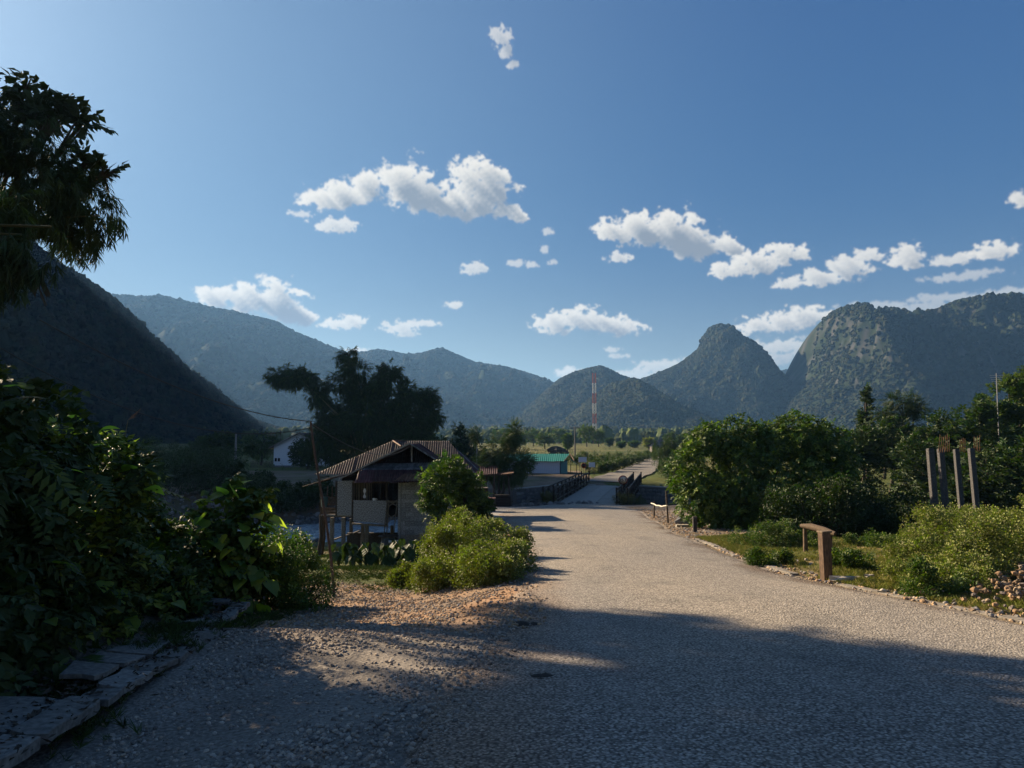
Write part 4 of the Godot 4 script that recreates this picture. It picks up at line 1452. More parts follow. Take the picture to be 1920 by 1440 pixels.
func build_right_plants() -> void:
	rng.seed = 106
	# big weeping bush right of the road
	var b := gpos(9.8, 31.0)
	var l := []
	for q in [[1290, 880, 30.5, 1.0, 1.0], [1330, 835, 31, 1.1, 0.9], [1385, 825, 31.5, 1.2, 0.95], [1440, 830, 31.5, 1.2, 0.9], [1490, 815, 32, 1.2, 0.9], [1540, 830, 32, 1.1, 1.0], [1565, 880, 32, 0.95, 1.1], [1320, 930, 30, 1.2, 1.2], [1400, 910, 30.5, 1.7, 1.6], [1490, 920, 31, 1.6, 1.6], [1370, 965, 30, 1.2, 0.8], [1450, 970, 30.2, 1.4, 0.8], [1550, 940, 31.5, 1.0, 1.1]]:
		l.append([at(q[0], q[1], q[2]) - b, Vector3(q[3], q[4], q[3])])
	tree("weeping_bush", "big glossy weeping bush at the bend right of the road", b, l, 8500, 0.34, G_MID * 1.05, {"category": "bush", "gap": -0.2, "hang": 0.9, "shell": 0.35, "clump": 0.7, "radius": 0.09, "fork": 0.3, "young_lit_share": 0.2, "young_lit": Color(0.16, 0.21, 0.04), "seed": 7})
	# sunlit weeds along the right verge
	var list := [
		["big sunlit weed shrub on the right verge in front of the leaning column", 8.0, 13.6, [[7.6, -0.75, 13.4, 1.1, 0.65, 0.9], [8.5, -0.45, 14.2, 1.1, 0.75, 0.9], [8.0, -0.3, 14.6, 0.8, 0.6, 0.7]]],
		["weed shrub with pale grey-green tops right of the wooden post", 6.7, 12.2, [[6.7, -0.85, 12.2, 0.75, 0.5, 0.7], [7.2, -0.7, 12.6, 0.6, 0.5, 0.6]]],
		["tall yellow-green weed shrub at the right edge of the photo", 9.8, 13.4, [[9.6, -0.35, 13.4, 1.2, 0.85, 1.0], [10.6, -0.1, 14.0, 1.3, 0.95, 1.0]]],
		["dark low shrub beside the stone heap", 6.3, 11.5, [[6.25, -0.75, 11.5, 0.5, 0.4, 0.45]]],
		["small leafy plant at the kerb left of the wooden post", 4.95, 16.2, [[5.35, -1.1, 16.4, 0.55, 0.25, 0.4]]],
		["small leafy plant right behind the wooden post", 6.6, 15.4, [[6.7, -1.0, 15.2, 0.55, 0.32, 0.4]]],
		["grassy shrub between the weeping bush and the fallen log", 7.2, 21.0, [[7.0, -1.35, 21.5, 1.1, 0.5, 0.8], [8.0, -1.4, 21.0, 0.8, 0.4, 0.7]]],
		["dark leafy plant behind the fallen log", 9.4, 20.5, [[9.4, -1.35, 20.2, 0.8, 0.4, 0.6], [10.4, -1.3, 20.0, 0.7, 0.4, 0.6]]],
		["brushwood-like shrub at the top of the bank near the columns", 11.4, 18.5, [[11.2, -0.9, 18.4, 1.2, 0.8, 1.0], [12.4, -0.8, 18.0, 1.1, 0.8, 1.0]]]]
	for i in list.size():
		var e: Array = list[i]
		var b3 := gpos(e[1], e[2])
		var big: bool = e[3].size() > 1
		var sunny := i in [0, 1, 2, 8]  # sunlight put into the leaf colour: lighter, with more yellow sprigs
		shrub("verge_shrub", e[0], b3, around(b3, e[3]), (3200 if i in [0, 2] else 1900) if big else 900, 0.17, G_OLIVE if sunny else G_MID, {"gap": -0.2, "shell": 0.45, "group": "weeds on the right verge", "young_lit_share": 0.28 if sunny else 0.12, "young_lit": Color(0.20, 0.22, 0.065)})
	# dark scrub going down to the river behind the columns
	for i in 9:
		var x := 10.5 + i * 2.3 + rnd(-0.5, 0.5)
		var d := 27.0 + (i % 3) * 5.0
		var b4 := gpos(x, d)
		shrub("river_scrub", ["leftmost dark scrub bush behind the weeping bush", "dark scrub bush below the green field", "dark scrub bush left of the leaning column", "dark scrub bush at the foot of the leaning column", "dark scrub bush behind the leaning column", "dark scrub bush between the columns", "dark scrub bush at the foot of the upright column", "dark scrub bush right of the columns", "rightmost dark scrub bush by the river"][i], b4, [lobe(0, 0.9, 0, 1.7, 1.0, 1.5), lobe(0.8, 1.2, 0.3, 1.1, 0.8, 1.0)], 700, 0.40, G_DARK * 0.85, {"gap": -0.15, "clump": 0.7, "group": "dark scrub by the river", "young_lit_share": 0.02})
	# scrub hiding the river between the weeping bush and the columns
	var told := ["right beside the weeping bush", "second from the weeping bush", "third from the weeping bush", "fourth from the weeping bush", "just left of the leaning column", "behind the leaning column, close to the water"]
	for i in 6:
		var d2: float = [30.0, 34.0, 31.0, 35.0, 31.0, 36.0][i]
		var p := at(1585.0 + i * 36.0, 930, d2)
		var b7 := gpos(p.x, d2)
		shrub("river_scrub", "tall dark scrub bush " + told[i], b7, [lobe(0, 1.1, 0, 1.5, 1.2, 1.4), lobe(0.7, 1.7, 0.2, 1.0, 0.9, 1.0), lobe(-0.8, 1.4, 0, 0.9, 0.9, 0.9)], 800, 0.40, G_DARK * 0.8, {"gap": -0.15, "clump": 0.7, "group": "dark scrub by the river", "young_lit_share": 0.02})
	# trees behind, on the far bank at the right
	var trees := [
		["columnar_tree", "thin dark columnar tree rising above the treeline", 1622, 70, 725, [[0, 0.82, 0, 0.55, 0.12, 0.5], [0.1, 0.95, 0, 0.3, 0.06, 0.3], [-0.1, 0.66, 0, 0.7, 0.12, 0.6], [0, 0.45, 0, 0.9, 0.16, 0.8]], 500, G_DARK],
		["spreading_tree", "flat-topped spreading tree above the treeline", 1690, 68, 735, [[0, 0.9, 0, 1.7, 0.10, 1.4], [-1.4, 0.78, 0, 1.3, 0.10, 1.2], [1.2, 0.80, 0, 1.2, 0.12, 1.2], [0, 0.62, 0, 2.0, 0.12, 1.6]], 1100, G_DARK],
		["dark_tree", "dark tree right behind the weeping bush", 1600, 60, 790, [[0, 0.6, 0, 2.4, 0.32, 2.0], [1.2, 0.78, 0, 1.5, 0.22, 1.4]], 900, G_DARK],
		["dark_tree", "dark tree under the spreading tree", 1665, 62, 775, [[0, 0.62, 0, 2.2, 0.34, 2.0], [1.0, 0.5, 0, 1.8, 0.28, 1.4]], 900, G_DARK],
		["dark_tree", "round-headed dark tree in the middle of the treeline", 1765, 58, 765, [[0, 0.7, 0, 2.0, 0.28, 1.8], [-1.3, 0.5, 0, 1.7, 0.3, 1.5], [1.2, 0.5, 0, 1.7, 0.3, 1.5]], 1200, G_DARK],
		["dark_tree", "dark tree between the round-headed one and the sunlit crown", 1825, 56, 748, [[0, 0.68, 0, 2.0, 0.28, 1.8], [0.6, 0.88, 0, 0.9, 0.12, 0.9]], 900, G_DARK * 1.2],
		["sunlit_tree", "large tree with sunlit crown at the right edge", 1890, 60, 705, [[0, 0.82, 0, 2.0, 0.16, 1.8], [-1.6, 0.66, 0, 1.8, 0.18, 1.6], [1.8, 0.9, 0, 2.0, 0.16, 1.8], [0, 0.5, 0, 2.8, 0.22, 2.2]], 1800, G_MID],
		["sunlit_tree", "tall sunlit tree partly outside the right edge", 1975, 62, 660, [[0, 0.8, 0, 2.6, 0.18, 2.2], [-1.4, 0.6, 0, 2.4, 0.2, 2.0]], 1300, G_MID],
		["dark_tree", "low dark tree behind the upright columns", 1850, 46, 815, [[0, 0.6, 0, 2.0, 0.38, 1.6], [-1.6, 0.5, 0, 1.8, 0.34, 1.5]], 900, G_DARK],
		["dark_tree", "low dark tree at the right edge under the sunlit crown", 1925, 44, 800, [[0, 0.6, 0, 2.2, 0.36, 1.8], [1.6, 0.5, 0, 1.8, 0.34, 1.5]], 900, G_DARK],
		["dark_tree", "small dark tree standing on the green field", 1655, 84, 835, [[0, 0.68, 0, 1.2, 0.26, 1.2], [0.7, 0.55, 0, 1.0, 0.2, 1.0]], 450, G_DARK],
		["dark_tree", "dark tree left of the columns on the far bank", 1725, 54, 800, [[0, 0.6, 0, 2.2, 0.36, 1.8]], 800, G_DARK]]
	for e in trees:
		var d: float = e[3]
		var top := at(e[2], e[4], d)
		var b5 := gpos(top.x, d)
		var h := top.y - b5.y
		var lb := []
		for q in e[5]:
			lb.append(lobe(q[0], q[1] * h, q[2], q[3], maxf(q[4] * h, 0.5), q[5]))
		tree(e[0], e[1], b5, lb, e[6], 0.62, e[7], {"gap": -0.18, "clump": 0.5, "group": "trees on the far bank at the right", "young_lit_share": 0.25 if e[0] == "sunlit_tree" else 0.04, "kind": "pinnate" if e[0] == "spreading_tree" else "broad", "leaves": 12 if e[0] == "spreading_tree" else 9, "radius": 0.16})  # sun on the sunlit crowns is painted in as more yellow leaves
	# bush where the road bends out of sight
	var b6 := gpos(at(1243, 880, 98).x, 98)
	shrub("bend_bush", "dark bush where the far road bends out of sight", b6, [lobe(0, 2.0, 0, 1.4, 2.0, 1.6), lobe(0.9, 3.2, 0, 1.2, 1.2, 1.2), lobe(1.8, 1.8, 0, 1.5, 1.8, 1.5)], 1300, 0.5, G_DARK * 1.1, {"kind": "bush", "gap": -0.25})
	b6 = gpos(at(1252, 905, 84).x, 84)
	shrub("bend_bush", "dark bush beside the stone wall beyond the bridge", b6, [lobe(0, 1.2, 0, 1.1, 1.2, 1.2), lobe(1.1, 1.5, 0, 1.1, 1.2, 1.2)], 800, 0.42, G_DARK * 1.1, {"kind": "bush", "gap": -0.25})

func build_valley() -> void:
	rng.seed = 107
	# single trees on the valley floor: [px, d, top row, half width in px, colour, label]
	var list := [
		[1100, 300, 797, 17, G_FRESH * 0.75, "broad tree left of the mast's foot"],
		[1122, 310, 806, 13, G_FRESH * 0.6, "broad tree right of the mast's foot"],
		[1064, 230, 814, 11, G_FRESH * 0.8, "small round tree left of the utility pole"],
		[1022, 260, 812, 20, G_MID, "spreading pale tree on the field behind the feathery tree"],
		[1000, 330, 806, 18, G_MID, "hazy tree behind the spreading pale one"],
		[1048, 380, 806, 16, G_MID, "hazy tree between the small round tree and the mast"],
		[1142, 300, 822, 8, G_MID, "low tree right of the pair by the mast"],
		[1216, 250, 818, 10, Color(0.15, 0.17, 0.03), "yellow-green bamboo tuft beside the grey hut"],
		[1255, 260, 812, 11, G_MID, "dark tree behind the grey hut"],
		[1190, 280, 828, 12, G_MID, "low bushes left of the yellow-green tuft"],
		[1165, 270, 829, 9, G_MID, "banana-like plants on the field right of the mast"],
		[975, 250, 812, 14, G_MID, "tree just right of the feathery tree"],
		[940, 300, 805, 22, G_MID, "hazy tree behind the feathery tree"],
		[1280, 220, 815, 12, G_MID * 0.8, "tree between the hut and the weeping bush"]]
	for e in list:
		var d: float = e[1]
		var top := at(e[0], e[2], d)
		var b := gpos(top.x, d)
		var h := top.y - b.y
		var r: float = e[3] / F * d
		tree("valley_tree", e[5], b, [lobe(0, h * 0.60, 0, r, h * 0.42, r), lobe(r * 0.4, h * 0.78, 0, r * 0.6, h * 0.24, r * 0.6), lobe(-r * 0.45, h * 0.7, 0, r * 0.6, h * 0.26, r * 0.6)], 420, maxf(0.9, r * 0.28), e[4], {"gap": -0.2, "clump": 0.35, "group": "single trees on the valley floor", "radius": 0.2})
	# far woods along the foot of the hills: one mass
	var where := []
	var tint := PackedColorArray()
	for k in 5200:
		var d := rnd(420.0, 1100.0)
		var x := rnd(-0.72, 0.72) * d
		if rng.randf() > 0.35 + n_big.get_noise_2d(x * 0.6, d * 0.6) * 1.6:
			continue
		var s := rnd(2.0, 4.6)
		where.append(Transform3D(turned(0, rnd(0, TAU), 0).scaled(Vector3(s, s * rnd(0.9, 1.5), s)), Vector3(x, ground_y(x, d) + s * 0.7, -d)))
		var g := rnd(0.6, 1.5)
		tint.append(Color(0.055 * g, 0.075 * g, 0.026 * g))
	var f := scatter(blob_mesh(1), "woods", mat("far_canopy", Color.WHITE, 0.9, {"vertex": true, "spec": 0.15}), self, where, tint)
	tag(f, "far-off woods along the foot of the hills", "woods")
	f.set_meta("kind", "stuff")
	# dark bushes beside the far road and behind the notice boards
	var row := [[1118, 886, 98, 1.5, 1.2], [1132, 884, 100, 1.8, 1.5], [1146, 880, 106, 1.8, 1.4], [1160, 876, 112, 2.0, 1.5], [1175, 872, 120, 2.0, 1.4], [1190, 868, 130, 2.2, 1.5], [1205, 862, 145, 2.4, 1.6], [1125, 868, 128, 2.2, 1.4], [1150, 862, 140, 2.4, 1.4], [1095, 860, 136, 2.2, 1.6], [1235, 862, 140, 2.4, 2.2], [1070, 864, 125, 1.8, 1.4]]
	row.sort_custom(func(p, q): return p[0] < q[0])
	for i in row.size():
		var s: Array = row[i]
		var p := at(s[0], s[1], s[2])
		var b2 := gpos(p.x, s[2])
		shrub("field_bush", "dark bush beside the far road, %s of the straggling row from the left" % NTH[i], b2, [lobe(0, s[4] * 0.5, 0, s[3], s[4] * 0.6, s[3] * 0.7), lobe(s[3] * 0.6, s[4] * 0.6, 0.2, s[3] * 0.6, s[4] * 0.5, s[3] * 0.5)], 420, 0.5, G_DARK * 1.2, {"gap": -0.15, "clump": 0.6, "group": "bushes beside the far road", "young_lit_share": 0.05})
	# hedges and reeds on the near fields
	where = []
	tint = PackedColorArray()
	for k in 14000:
		var d := 105.0 + 330.0 * pow(rng.randf(), 1.6)
		var x := rnd(-0.5, 0.4) * d
		if n_big.get_noise_2d(x * 2.0, d * 5.0) < 0.05 and rng.randf() < 0.85:
			continue
		if x > 8.0 and x < 32.0 and d < 165.0:
			continue
		var s := rnd(0.35, 1.0)
		where.append(Transform3D(turned(rnd(-0.3, 0.3) - 1.2, rnd(0, TAU), 0).scaled(Vector3(s, s, s)), Vector3(x, ground_y(x, d), -d)))
		tint.append((G_OLIVE if rng.randf() < 0.5 else G_MID) * rnd(0.7, 1.3))
	f = scatter(sprig("bush", 14, 2).mesh(), "field_weeds", mat("grass_blade", Color.WHITE), self, where, tint)
	tag(f, "weeds and low growth on the fields beyond the river", "weeds")
	f.set_meta("kind", "stuff")

# ---------------------------------------------------------------- building helpers
# a mesh made in world coordinates, hung under a thing that stands somewhere
func putw(m: MB, called: String, ma: Material, parent: Node3D) -> MeshInstance3D:
	var p := stand(parent)
	for i in m.v.size():
		m.v[i] -= p
	return put(m.mesh(), called, ma, parent)

func stand(n: Node3D) -> Vector3:
	var p := Vector3.ZERO
	var k: Node = n
	while k is Node3D and k != self:
		p += (k as Node3D).position
		k = k.get_parent()
	return p

# a part that is itself made of pieces
func part(parent: Node3D, called: String) -> Node3D:
	var o := Node3D.new()
	o.name = called
	parent.add_child(o, true)
	return o

func quad_slab(a: Vector3, b: Vector3, c: Vector3, d: Vector3, thick: float) -> MB:   # corners in order round the face, thickness behind it
	var m := MB.new()
	var nn := (b - a).cross(d - a).normalized() * thick
	m.hexa([a, b, c, d, a - nn, b - nn, c - nn, d - nn])
	return m

func rust(key: String, r: float, g: float, b: float) -> StandardMaterial3D:
	var t := grey_texture("rust_patches", 512, 0.012, 0.35, 1.0, FastNoiseLite.TYPE_SIMPLEX_SMOOTH, 5, 9)
	return mat("sheet_" + key, lin(r, g, b), 0.7, {"tex": t, "scale": 0.5, "spec": 0.3})

func wood(key: String, r: float, g: float, b: float) -> StandardMaterial3D:
	var t := grey_texture("wood_grain", 256, 0.03, 0.55, 1.0, FastNoiseLite.TYPE_SIMPLEX_SMOOTH, 4, 6)
	return mat("wood_" + key, lin(r, g, b), 0.85, {"tex": t, "bump": t, "bump_scale": 0.6, "scale": Vector3(3.0, 0.8, 3.0)})

func concrete(key: String, r: float, g: float, b: float) -> StandardMaterial3D:
	var t := grey_texture("concrete_mottle", 512, 0.02, 0.6, 1.0, FastNoiseLite.TYPE_SIMPLEX_SMOOTH, 6, 14)
	return mat("concrete_" + key, lin(r, g, b), 0.92, {"tex": t, "bump": t, "bump_scale": 1.0, "scale": 1.2})

# corrugated sheets covering a convex outline; u runs along the eave
func corrugated(parent: Node3D, outline: Array, u_to: Vector3, pitch: float, amp: float, sheet: float, ms: Array, called := "roof_sheet") -> void:
	var o: Vector3 = outline[0]
	var u := (u_to - o).normalized()
	var nn: Vector3 = (outline[1] - o).cross(outline[-1] - o).normalized()
	if nn.y < 0.0:
		nn = -nn
	var v := nn.cross(u).normalized()
	if v.y < 0.0:
		v = -v
	var q := []
	var lo := 1e9
	var hi := -1e9
	for p in outline:
		var e := Vector2((p - o).dot(u), (p - o).dot(v))
		q.append(e)
		lo = minf(lo, e.x)
		hi = maxf(hi, e.x)
	var n := maxi(1, roundi((hi - lo) / sheet))
	for k in n:
		var m := MB.new()
		var a := lerpf(lo, hi, float(k) / n) - 0.02
		var b := lerpf(lo, hi, float(k + 1) / n) + 0.02
		var jag := rnd(-0.05, 0.05)
		var lift := 0.006 * (k % 2) + rnd(0.0, 0.004)
		var steps := maxi(2, int((b - a) / (pitch / 4.0)))
		var prev := []
		for s in steps + 1:
			var x := lerpf(a, b, float(s) / steps)
			var xc := clampf(x, lo + 0.001, hi - 0.001)
			var v0 := 1e9
			var v1 := -1e9
			for i in q.size():
				var p0: Vector2 = q[i]
				var p1: Vector2 = q[(i + 1) % q.size()]
				if (p0.x <= xc and p1.x >= xc) or (p1.x <= xc and p0.x >= xc):
					var t := 0.5 if absf(p1.x - p0.x) < 1e-6 else (xc - p0.x) / (p1.x - p0.x)
					var y := lerpf(p0.y, p1.y, t)
					v0 = minf(v0, y)
					v1 = maxf(v1, y)
			var w := amp * cos(TAU * x / pitch) + lift
			var cur := [o + u * x + v * (v0 + jag) + nn * w, o + u * x + v * v1 + nn * w]
			if prev.size():
				m.quad(prev[0], prev[1], cur[1], cur[0])
			prev = cur
		putw(m, called, ms[rng.randi_range(0, ms.size() - 1)], parent)

func hp(px: float, row: float, dd := 0.0) -> Vector3:
	return at(px, row, 36.0 + dd)

# ---------------------------------------------------------------- the stilted house
func build_house() -> void:
	rng.seed = 201
	var base := Vector3(hp(700, 1030).x, ground_y(hp(700, 1030).x, 37.0), -37.0)
	var t := thing("stilt_house", "small stilted house with rusty corrugated roof beside the river", "house", base)
	var red := [rust("red_brown", 0.13, 0.055, 0.042), rust("dark_red", 0.10, 0.038, 0.036), rust("brown", 0.11, 0.065, 0.05), rust("grey_brown", 0.12, 0.085, 0.075)]
	var purple := [rust("purple", 0.09, 0.05, 0.06), rust("dark_red", 0.1, 0.05, 0.05), rust("galvanised", 0.24, 0.25, 0.27)]
	var grey := [rust("galvanised", 0.24, 0.25, 0.27), rust("dull_grey", 0.17, 0.18, 0.20)]
	var maroon := [rust("maroon", 0.14, 0.045, 0.05), rust("dark_red", 0.13, 0.05, 0.045), rust("maroon", 0.14, 0.045, 0.05)]
	var edge := wood("bleached", 0.34, 0.31, 0.28)
	var dark := wood("dark", 0.085, 0.065, 0.05)
	var brown := wood("brown", 0.17, 0.11, 0.07)
	# main roof: front slope between its hips
	var e1 := hp(590, 889, 0.0)
	var ridge_l := hp(737, 826.5, 3.0)
	var ridge_r := hp(842, 832.0, 3.2)
	var e2 := Vector3(hp(890, 889, 0.4).x, e1.y, -36.4)
	var roof := part(t, "main_roof")
	corrugated(roof, [e1, e2, ridge_r, ridge_l], e2, 0.11, 0.013, 0.82, red)
	# left and back slopes
	var e0 := Vector3(e1.x - 0.2, e1.y, -43.0)
	var e3 := Vector3(e2.x, e1.y, -43.0)
	corrugated(roof, [e0, e1, ridge_l], e1, 0.11, 0.013, 0.82, red)
	corrugated(roof, [e3, e0, ridge_l, ridge_r], e0, 0.11, 0.013, 0.82, red)
	corrugated(roof, [e2, e3, ridge_r], e3, 0.11, 0.013, 0.82, purple)
	var cap := MB.new()
	cap.tube([ridge_l, ridge_r], [0.05, 0.05], 6)
	cap.tube([ridge_l, hp(752, 836.5, 1.9)], [0.045, 0.045], 6)
	putw(cap, "ridge_cap", rust("orange", 0.28, 0.13, 0.07), roof)
	# gabled front
	var g := hp(768, 833, -0.9)
	var gl := hp(638, 898.5, -0.9)
	var gr := Vector3(2.0 * g.x - gl.x - 0.5, gl.y, gl.z)
	var gb := Vector3(g.x, g.y, -39.2)
	var gable := part(t, "gable_roof")
	corrugated(gable, [gl, g, gb, Vector3(gl.x, gl.y, -38.6)], Vector3(gl.x, gl.y, -38.6), 0.11, 0.013, 0.8, red)
	corrugated(gable, [gr, Vector3(gr.x, gr.y, -39.2), gb, g], Vector3(gr.x, gr.y, -39.2), 0.11, 0.013, 0.8, purple)
	for side in [gl, gr]:
		var bb := MB.new()
		var out: Vector3 = (side - g) * 1.02 + g
		bb.bar(g + Vector3(0, 0.03, 0.03), out + Vector3(0, 0.03, 0.03), 0.03, 0.07)
		putw(bb, "barge_board", edge if side == gl else rust("galvanised", 0.24, 0.25, 0.27), gable)
	var strut := MB.new()
	strut.bar(hp(772, 836, -0.4), hp(772, 866, -0.4), 0.07, 0.07)
	putw(strut, "king_post", edge, gable)
	# skirt roof under the gable: grey upper course over a maroon lower one
	var skirt := part(t, "skirt_roof")
	corrugated(skirt, [hp(664, 904, -1.7), hp(868, 904, -1.7), hp(866, 880, -1.05), hp(674, 881, -1.05)], hp(868, 904, -1.7), 0.11, 0.013, 0.8, maroon)
	corrugated(skirt, [hp(674, 882.5, -1.06), hp(866, 881.5, -1.06), hp(858, 863, -0.45), hp(690, 869, -0.45)], hp(866, 881.5, -1.06), 0.11, 0.012, 0.8, grey)
	# small rusty canopy over the block wall
	var canopy := part(t, "canopy")
	corrugated(canopy, [hp(738, 902, -2.1), hp(850, 902, -2.1), hp(858, 886, -1.5), hp(758, 888, -1.5)], hp(850, 902, -2.1), 0.14, 0.02, 0.7, [rust("orange", 0.28, 0.13, 0.07), rust("orange_dark", 0.22, 0.10, 0.06)])
	# low roof over the balcony, falling to the left
	var low := part(t, "balcony_roof")
	corrugated(low, [hp(566, 913, -0.4), Vector3(hp(566, 913, -0.4).x, hp(566, 913, -0.4).y, -40.0), Vector3(hp(634, 889, 0).x, hp(634, 893, 0).y, -40.0), hp(632, 893, -0.4)], Vector3(hp(566, 913, -0.4).x, hp(566, 913, -0.4).y, -40.0), 0.11, 0.013, 0.8, red)
	var fas := MB.new()
	fas.bar(hp(602, 899, -0.5), hp(652, 888, -0.5), 0.03, 0.06)
	putw(fas, "fascia_board", edge, t)
	# woven bamboo panels
	var woven := mat("woven_bamboo", lin(0.46, 0.465, 0.48), 0.9, {"tex": grey_texture("weave", 256, 0.16, 0.05, 1.35, FastNoiseLite.TYPE_SIMPLEX_SMOOTH, 2, 2), "scale": Vector3(0.9, 0.5, 0.9)})
	putw(quad_slab(hp(632, 966, -0.6), hp(660, 967, -0.6), hp(662, 901, -0.6), hp(633, 902, -0.6), 0.04), "woven_panel", woven, t)
	putw(quad_slab(hp(662, 977, -0.9), hp(724, 983, -0.9), hp(725, 939, -0.9), hp(663, 938, -0.9), 0.04), "woven_panel", woven, t)
	for q in [[631, 901, 631, 967, -0.55], [662, 904, 661, 980, -0.58], [725, 903, 724, 984, -0.8], [748, 903, 748, 940, -0.8], [714, 904, 714, 938, 0.6]]:
		var m := MB.new()
		m.bar(hp(q[0], q[1], q[4]), hp(q[2], q[3], q[4]), 0.09, 0.09)
		putw(m, "corner_post", dark, t)
	# open window with bamboo slats on its left half
	var win := part(t, "window")
	for k in 11:
		var x := 665.0 + k * 3.1 + rnd(-0.6, 0.6)
		var m := MB.new()
		m.tube([hp(x, 904, -0.5), hp(x + rnd(-0.8, 0.8), 938, -0.5)], [0.022, 0.02], 5)
		putw(m, "slat", wood("bamboo_slat", 0.25, 0.20, 0.14), win)
	for q in [[661, 939, 750, 940, -0.75, 0.06], [661, 904.5, 750, 904.5, -0.7, 0.08]]:
		var m := MB.new()
		m.bar(hp(q[0], q[1], q[4]), hp(q[2], q[3], q[4]), 0.09, q[5])
		putw(m, "window_rail", brown, win)
	# braced bamboo frame between the panel and the block wall
	var lattice := part(t, "bamboo_frame")
	var fr := [[726, 938, 720, 1003], [745, 938, 738, 1003], [729, 938, 725, 1003], [727, 951, 744, 938], [728, 938, 745, 950], [726, 981, 743, 962], [725, 962, 743, 978], [723, 941, 748, 941]]
	for q in fr:
		var m := MB.new()
		m.tube([hp(q[0], q[1], -1.1), hp(q[2], q[3], -1.1)], [0.026, 0.022], 6)
		putw(m, "bamboo_strut", wood("bamboo_strut", 0.22, 0.18, 0.13), lattice)
	# concrete block wall
	var blocks := part(t, "block_wall")
	var x0 := hp(752, 950, -1.2).x
	var x1 := hp(846, 950, -1.2).x
	var ytop := hp(760, 901.5, -1.2).y
	var zf := -34.8
	var bm := [concrete("block_grey", 0.40, 0.395, 0.385), concrete("block_pale", 0.46, 0.455, 0.44), concrete("block_dark", 0.33, 0.325, 0.32)]
	var bb := [concrete("block_brown", 0.34, 0.27, 0.21), concrete("block_tan", 0.38, 0.32, 0.26)]
	var full := BoxMesh.new()
	full.size = Vector3(0.386, 0.188, 0.15)
	var half := BoxMesh.new()
	half.size = Vector3(0.186, 0.188, 0.15)
	for r in 15:
		var x := x0
		var odd := r % 2 == 1
		var y := ytop - 0.1 - r * 0.2
		while x < x1 - 0.1:
			var h := odd and x < x0 + 0.01
			var w := 0.2 if h else 0.4
			var o := put(half if h else full, "block", bb[rng.randi_range(0, 1)] if r > 11 else bm[rng.randi_range(0, 2)], blocks)
			o.position = Vector3(x + w * 0.5, y, zf - 0.075 + rnd(-0.006, 0.006)) - base
			x += w
	var mort := MB.new()
	mort.box(Vector3((x0 + x1) * 0.5 + 0.1, ytop - 1.5, zf - 0.085), Vector3(x1 - x0 + 0.19, 2.98, 0.125))
	putw(mort, "mortar", concrete("mortar", 0.20, 0.19, 0.18), blocks)
	var pil := MB.new()
	pil.cbox(Vector3(x0 - 0.075, ytop - 1.45, zf - 0.08), Vector3(0.13, 2.9, 0.17), 0.012)
	putw(pil, "corner_pillar", concrete("plaster", 0.40, 0.385, 0.36), blocks)
	# side and back walls of boards, floor
	var xl := hp(640, 950, 0.5).x
	var yb := hp(640, 968, 0).y
	var boards := part(t, "board_wall")
	for w in [[Vector3(xl, yb, -36.6), Vector3(xl, yb, -42.0)], [Vector3(xl, yb, -42.0), Vector3(x1, yb, -42.0)], [Vector3(x1, yb - 1.2, -42.0), Vector3(x1, yb - 1.2, -35.0)]]:
		var a: Vector3 = w[0]
		var c: Vector3 = w[1]
		var nb := int(a.distance_to(c) / 0.26)
		for k in nb:
			var m := MB.new()
			var p := a.lerp(c, (k + 0.5) / nb)
			var hgt := 2.05 if a.y > yb - 0.5 else 3.2
			var along := (c - a).normalized()
			m.box(p + Vector3(0, hgt * 0.5, 0), Vector3(0.255, hgt, 0.025), Basis(along, Vector3.UP, along.cross(Vector3.UP)))
			putw(m, "wall_board", dark, boards)
	var fl := MB.new()
	fl.box(Vector3((hp(604, 950).x + x1) * 0.5, hp(640, 967, 0).y - 0.08, -39.2), Vector3(x1 - hp(604, 950).x, 0.08, 5.4))
	putw(fl, "floor", dark, t)
	var beam := MB.new()
	beam.bar(hp(607, 965.5, -0.5), hp(662, 967.5, -0.5), 0.1, 0.07)
	beam.bar(hp(660, 982, -0.5), hp(728, 986, -0.5), 0.1, 0.08)
	putw(beam, "floor_beam", edge, t)
	# balcony
	var balcony := part(t, "balcony")
	for k in 5:
		var m := MB.new()
		m.bar(hp(613, 934.0 + k * 3.0, -0.3), hp(632, 934.0 + k * 3.0, -0.3), 0.02, 0.045)
		putw(m, "balcony_slat", brown, balcony)
	for k in 2:
		var m := MB.new()
		m.bar(hp(602, 955.0 + k * 6.0, -0.45), hp(632, 955.0 + k * 6.0, -0.45), 0.025, 0.13)
		putw(m, "balcony_board", brown, balcony)
	for q in [[601, 931.5, 633, 932.5, 0.05], [614, 912, 614, 932, 0.04], [623, 912, 623, 932, 0.04], [601, 912, 601, 966, 0.06]]:
		var m := MB.new()
		m.bar(hp(q[0], q[1], -0.45), hp(q[2], q[3], -0.45), q[4], q[4])
		putw(m, "balcony_rail", brown, balcony)
	# stilts
	for q in [[623, 970, 1036, -0.2, 0.17, 0], [644.5, 970, 1041, -0.4, 0.17, 0], [658.5, 972, 1004, 3.6, 0.15, 0], [680, 984, 1026, 0.8, 0.15, 0], [688, 984, 1029, 0.2, 0.17, 0], [602, 966, 1040, -0.3, 0.16, 1], [606, 966, 1030, 0.5, 0.14, 1], [735, 985, 1020, 3.0, 0.15, 0], [800, 985, 1015, 4.0, 0.15, 0]]:
		var top := hp(q[0], q[1], q[3])
		var gy := ground_y(top.x, 36.0 + q[3]) - 0.15
		var m := MB.new()
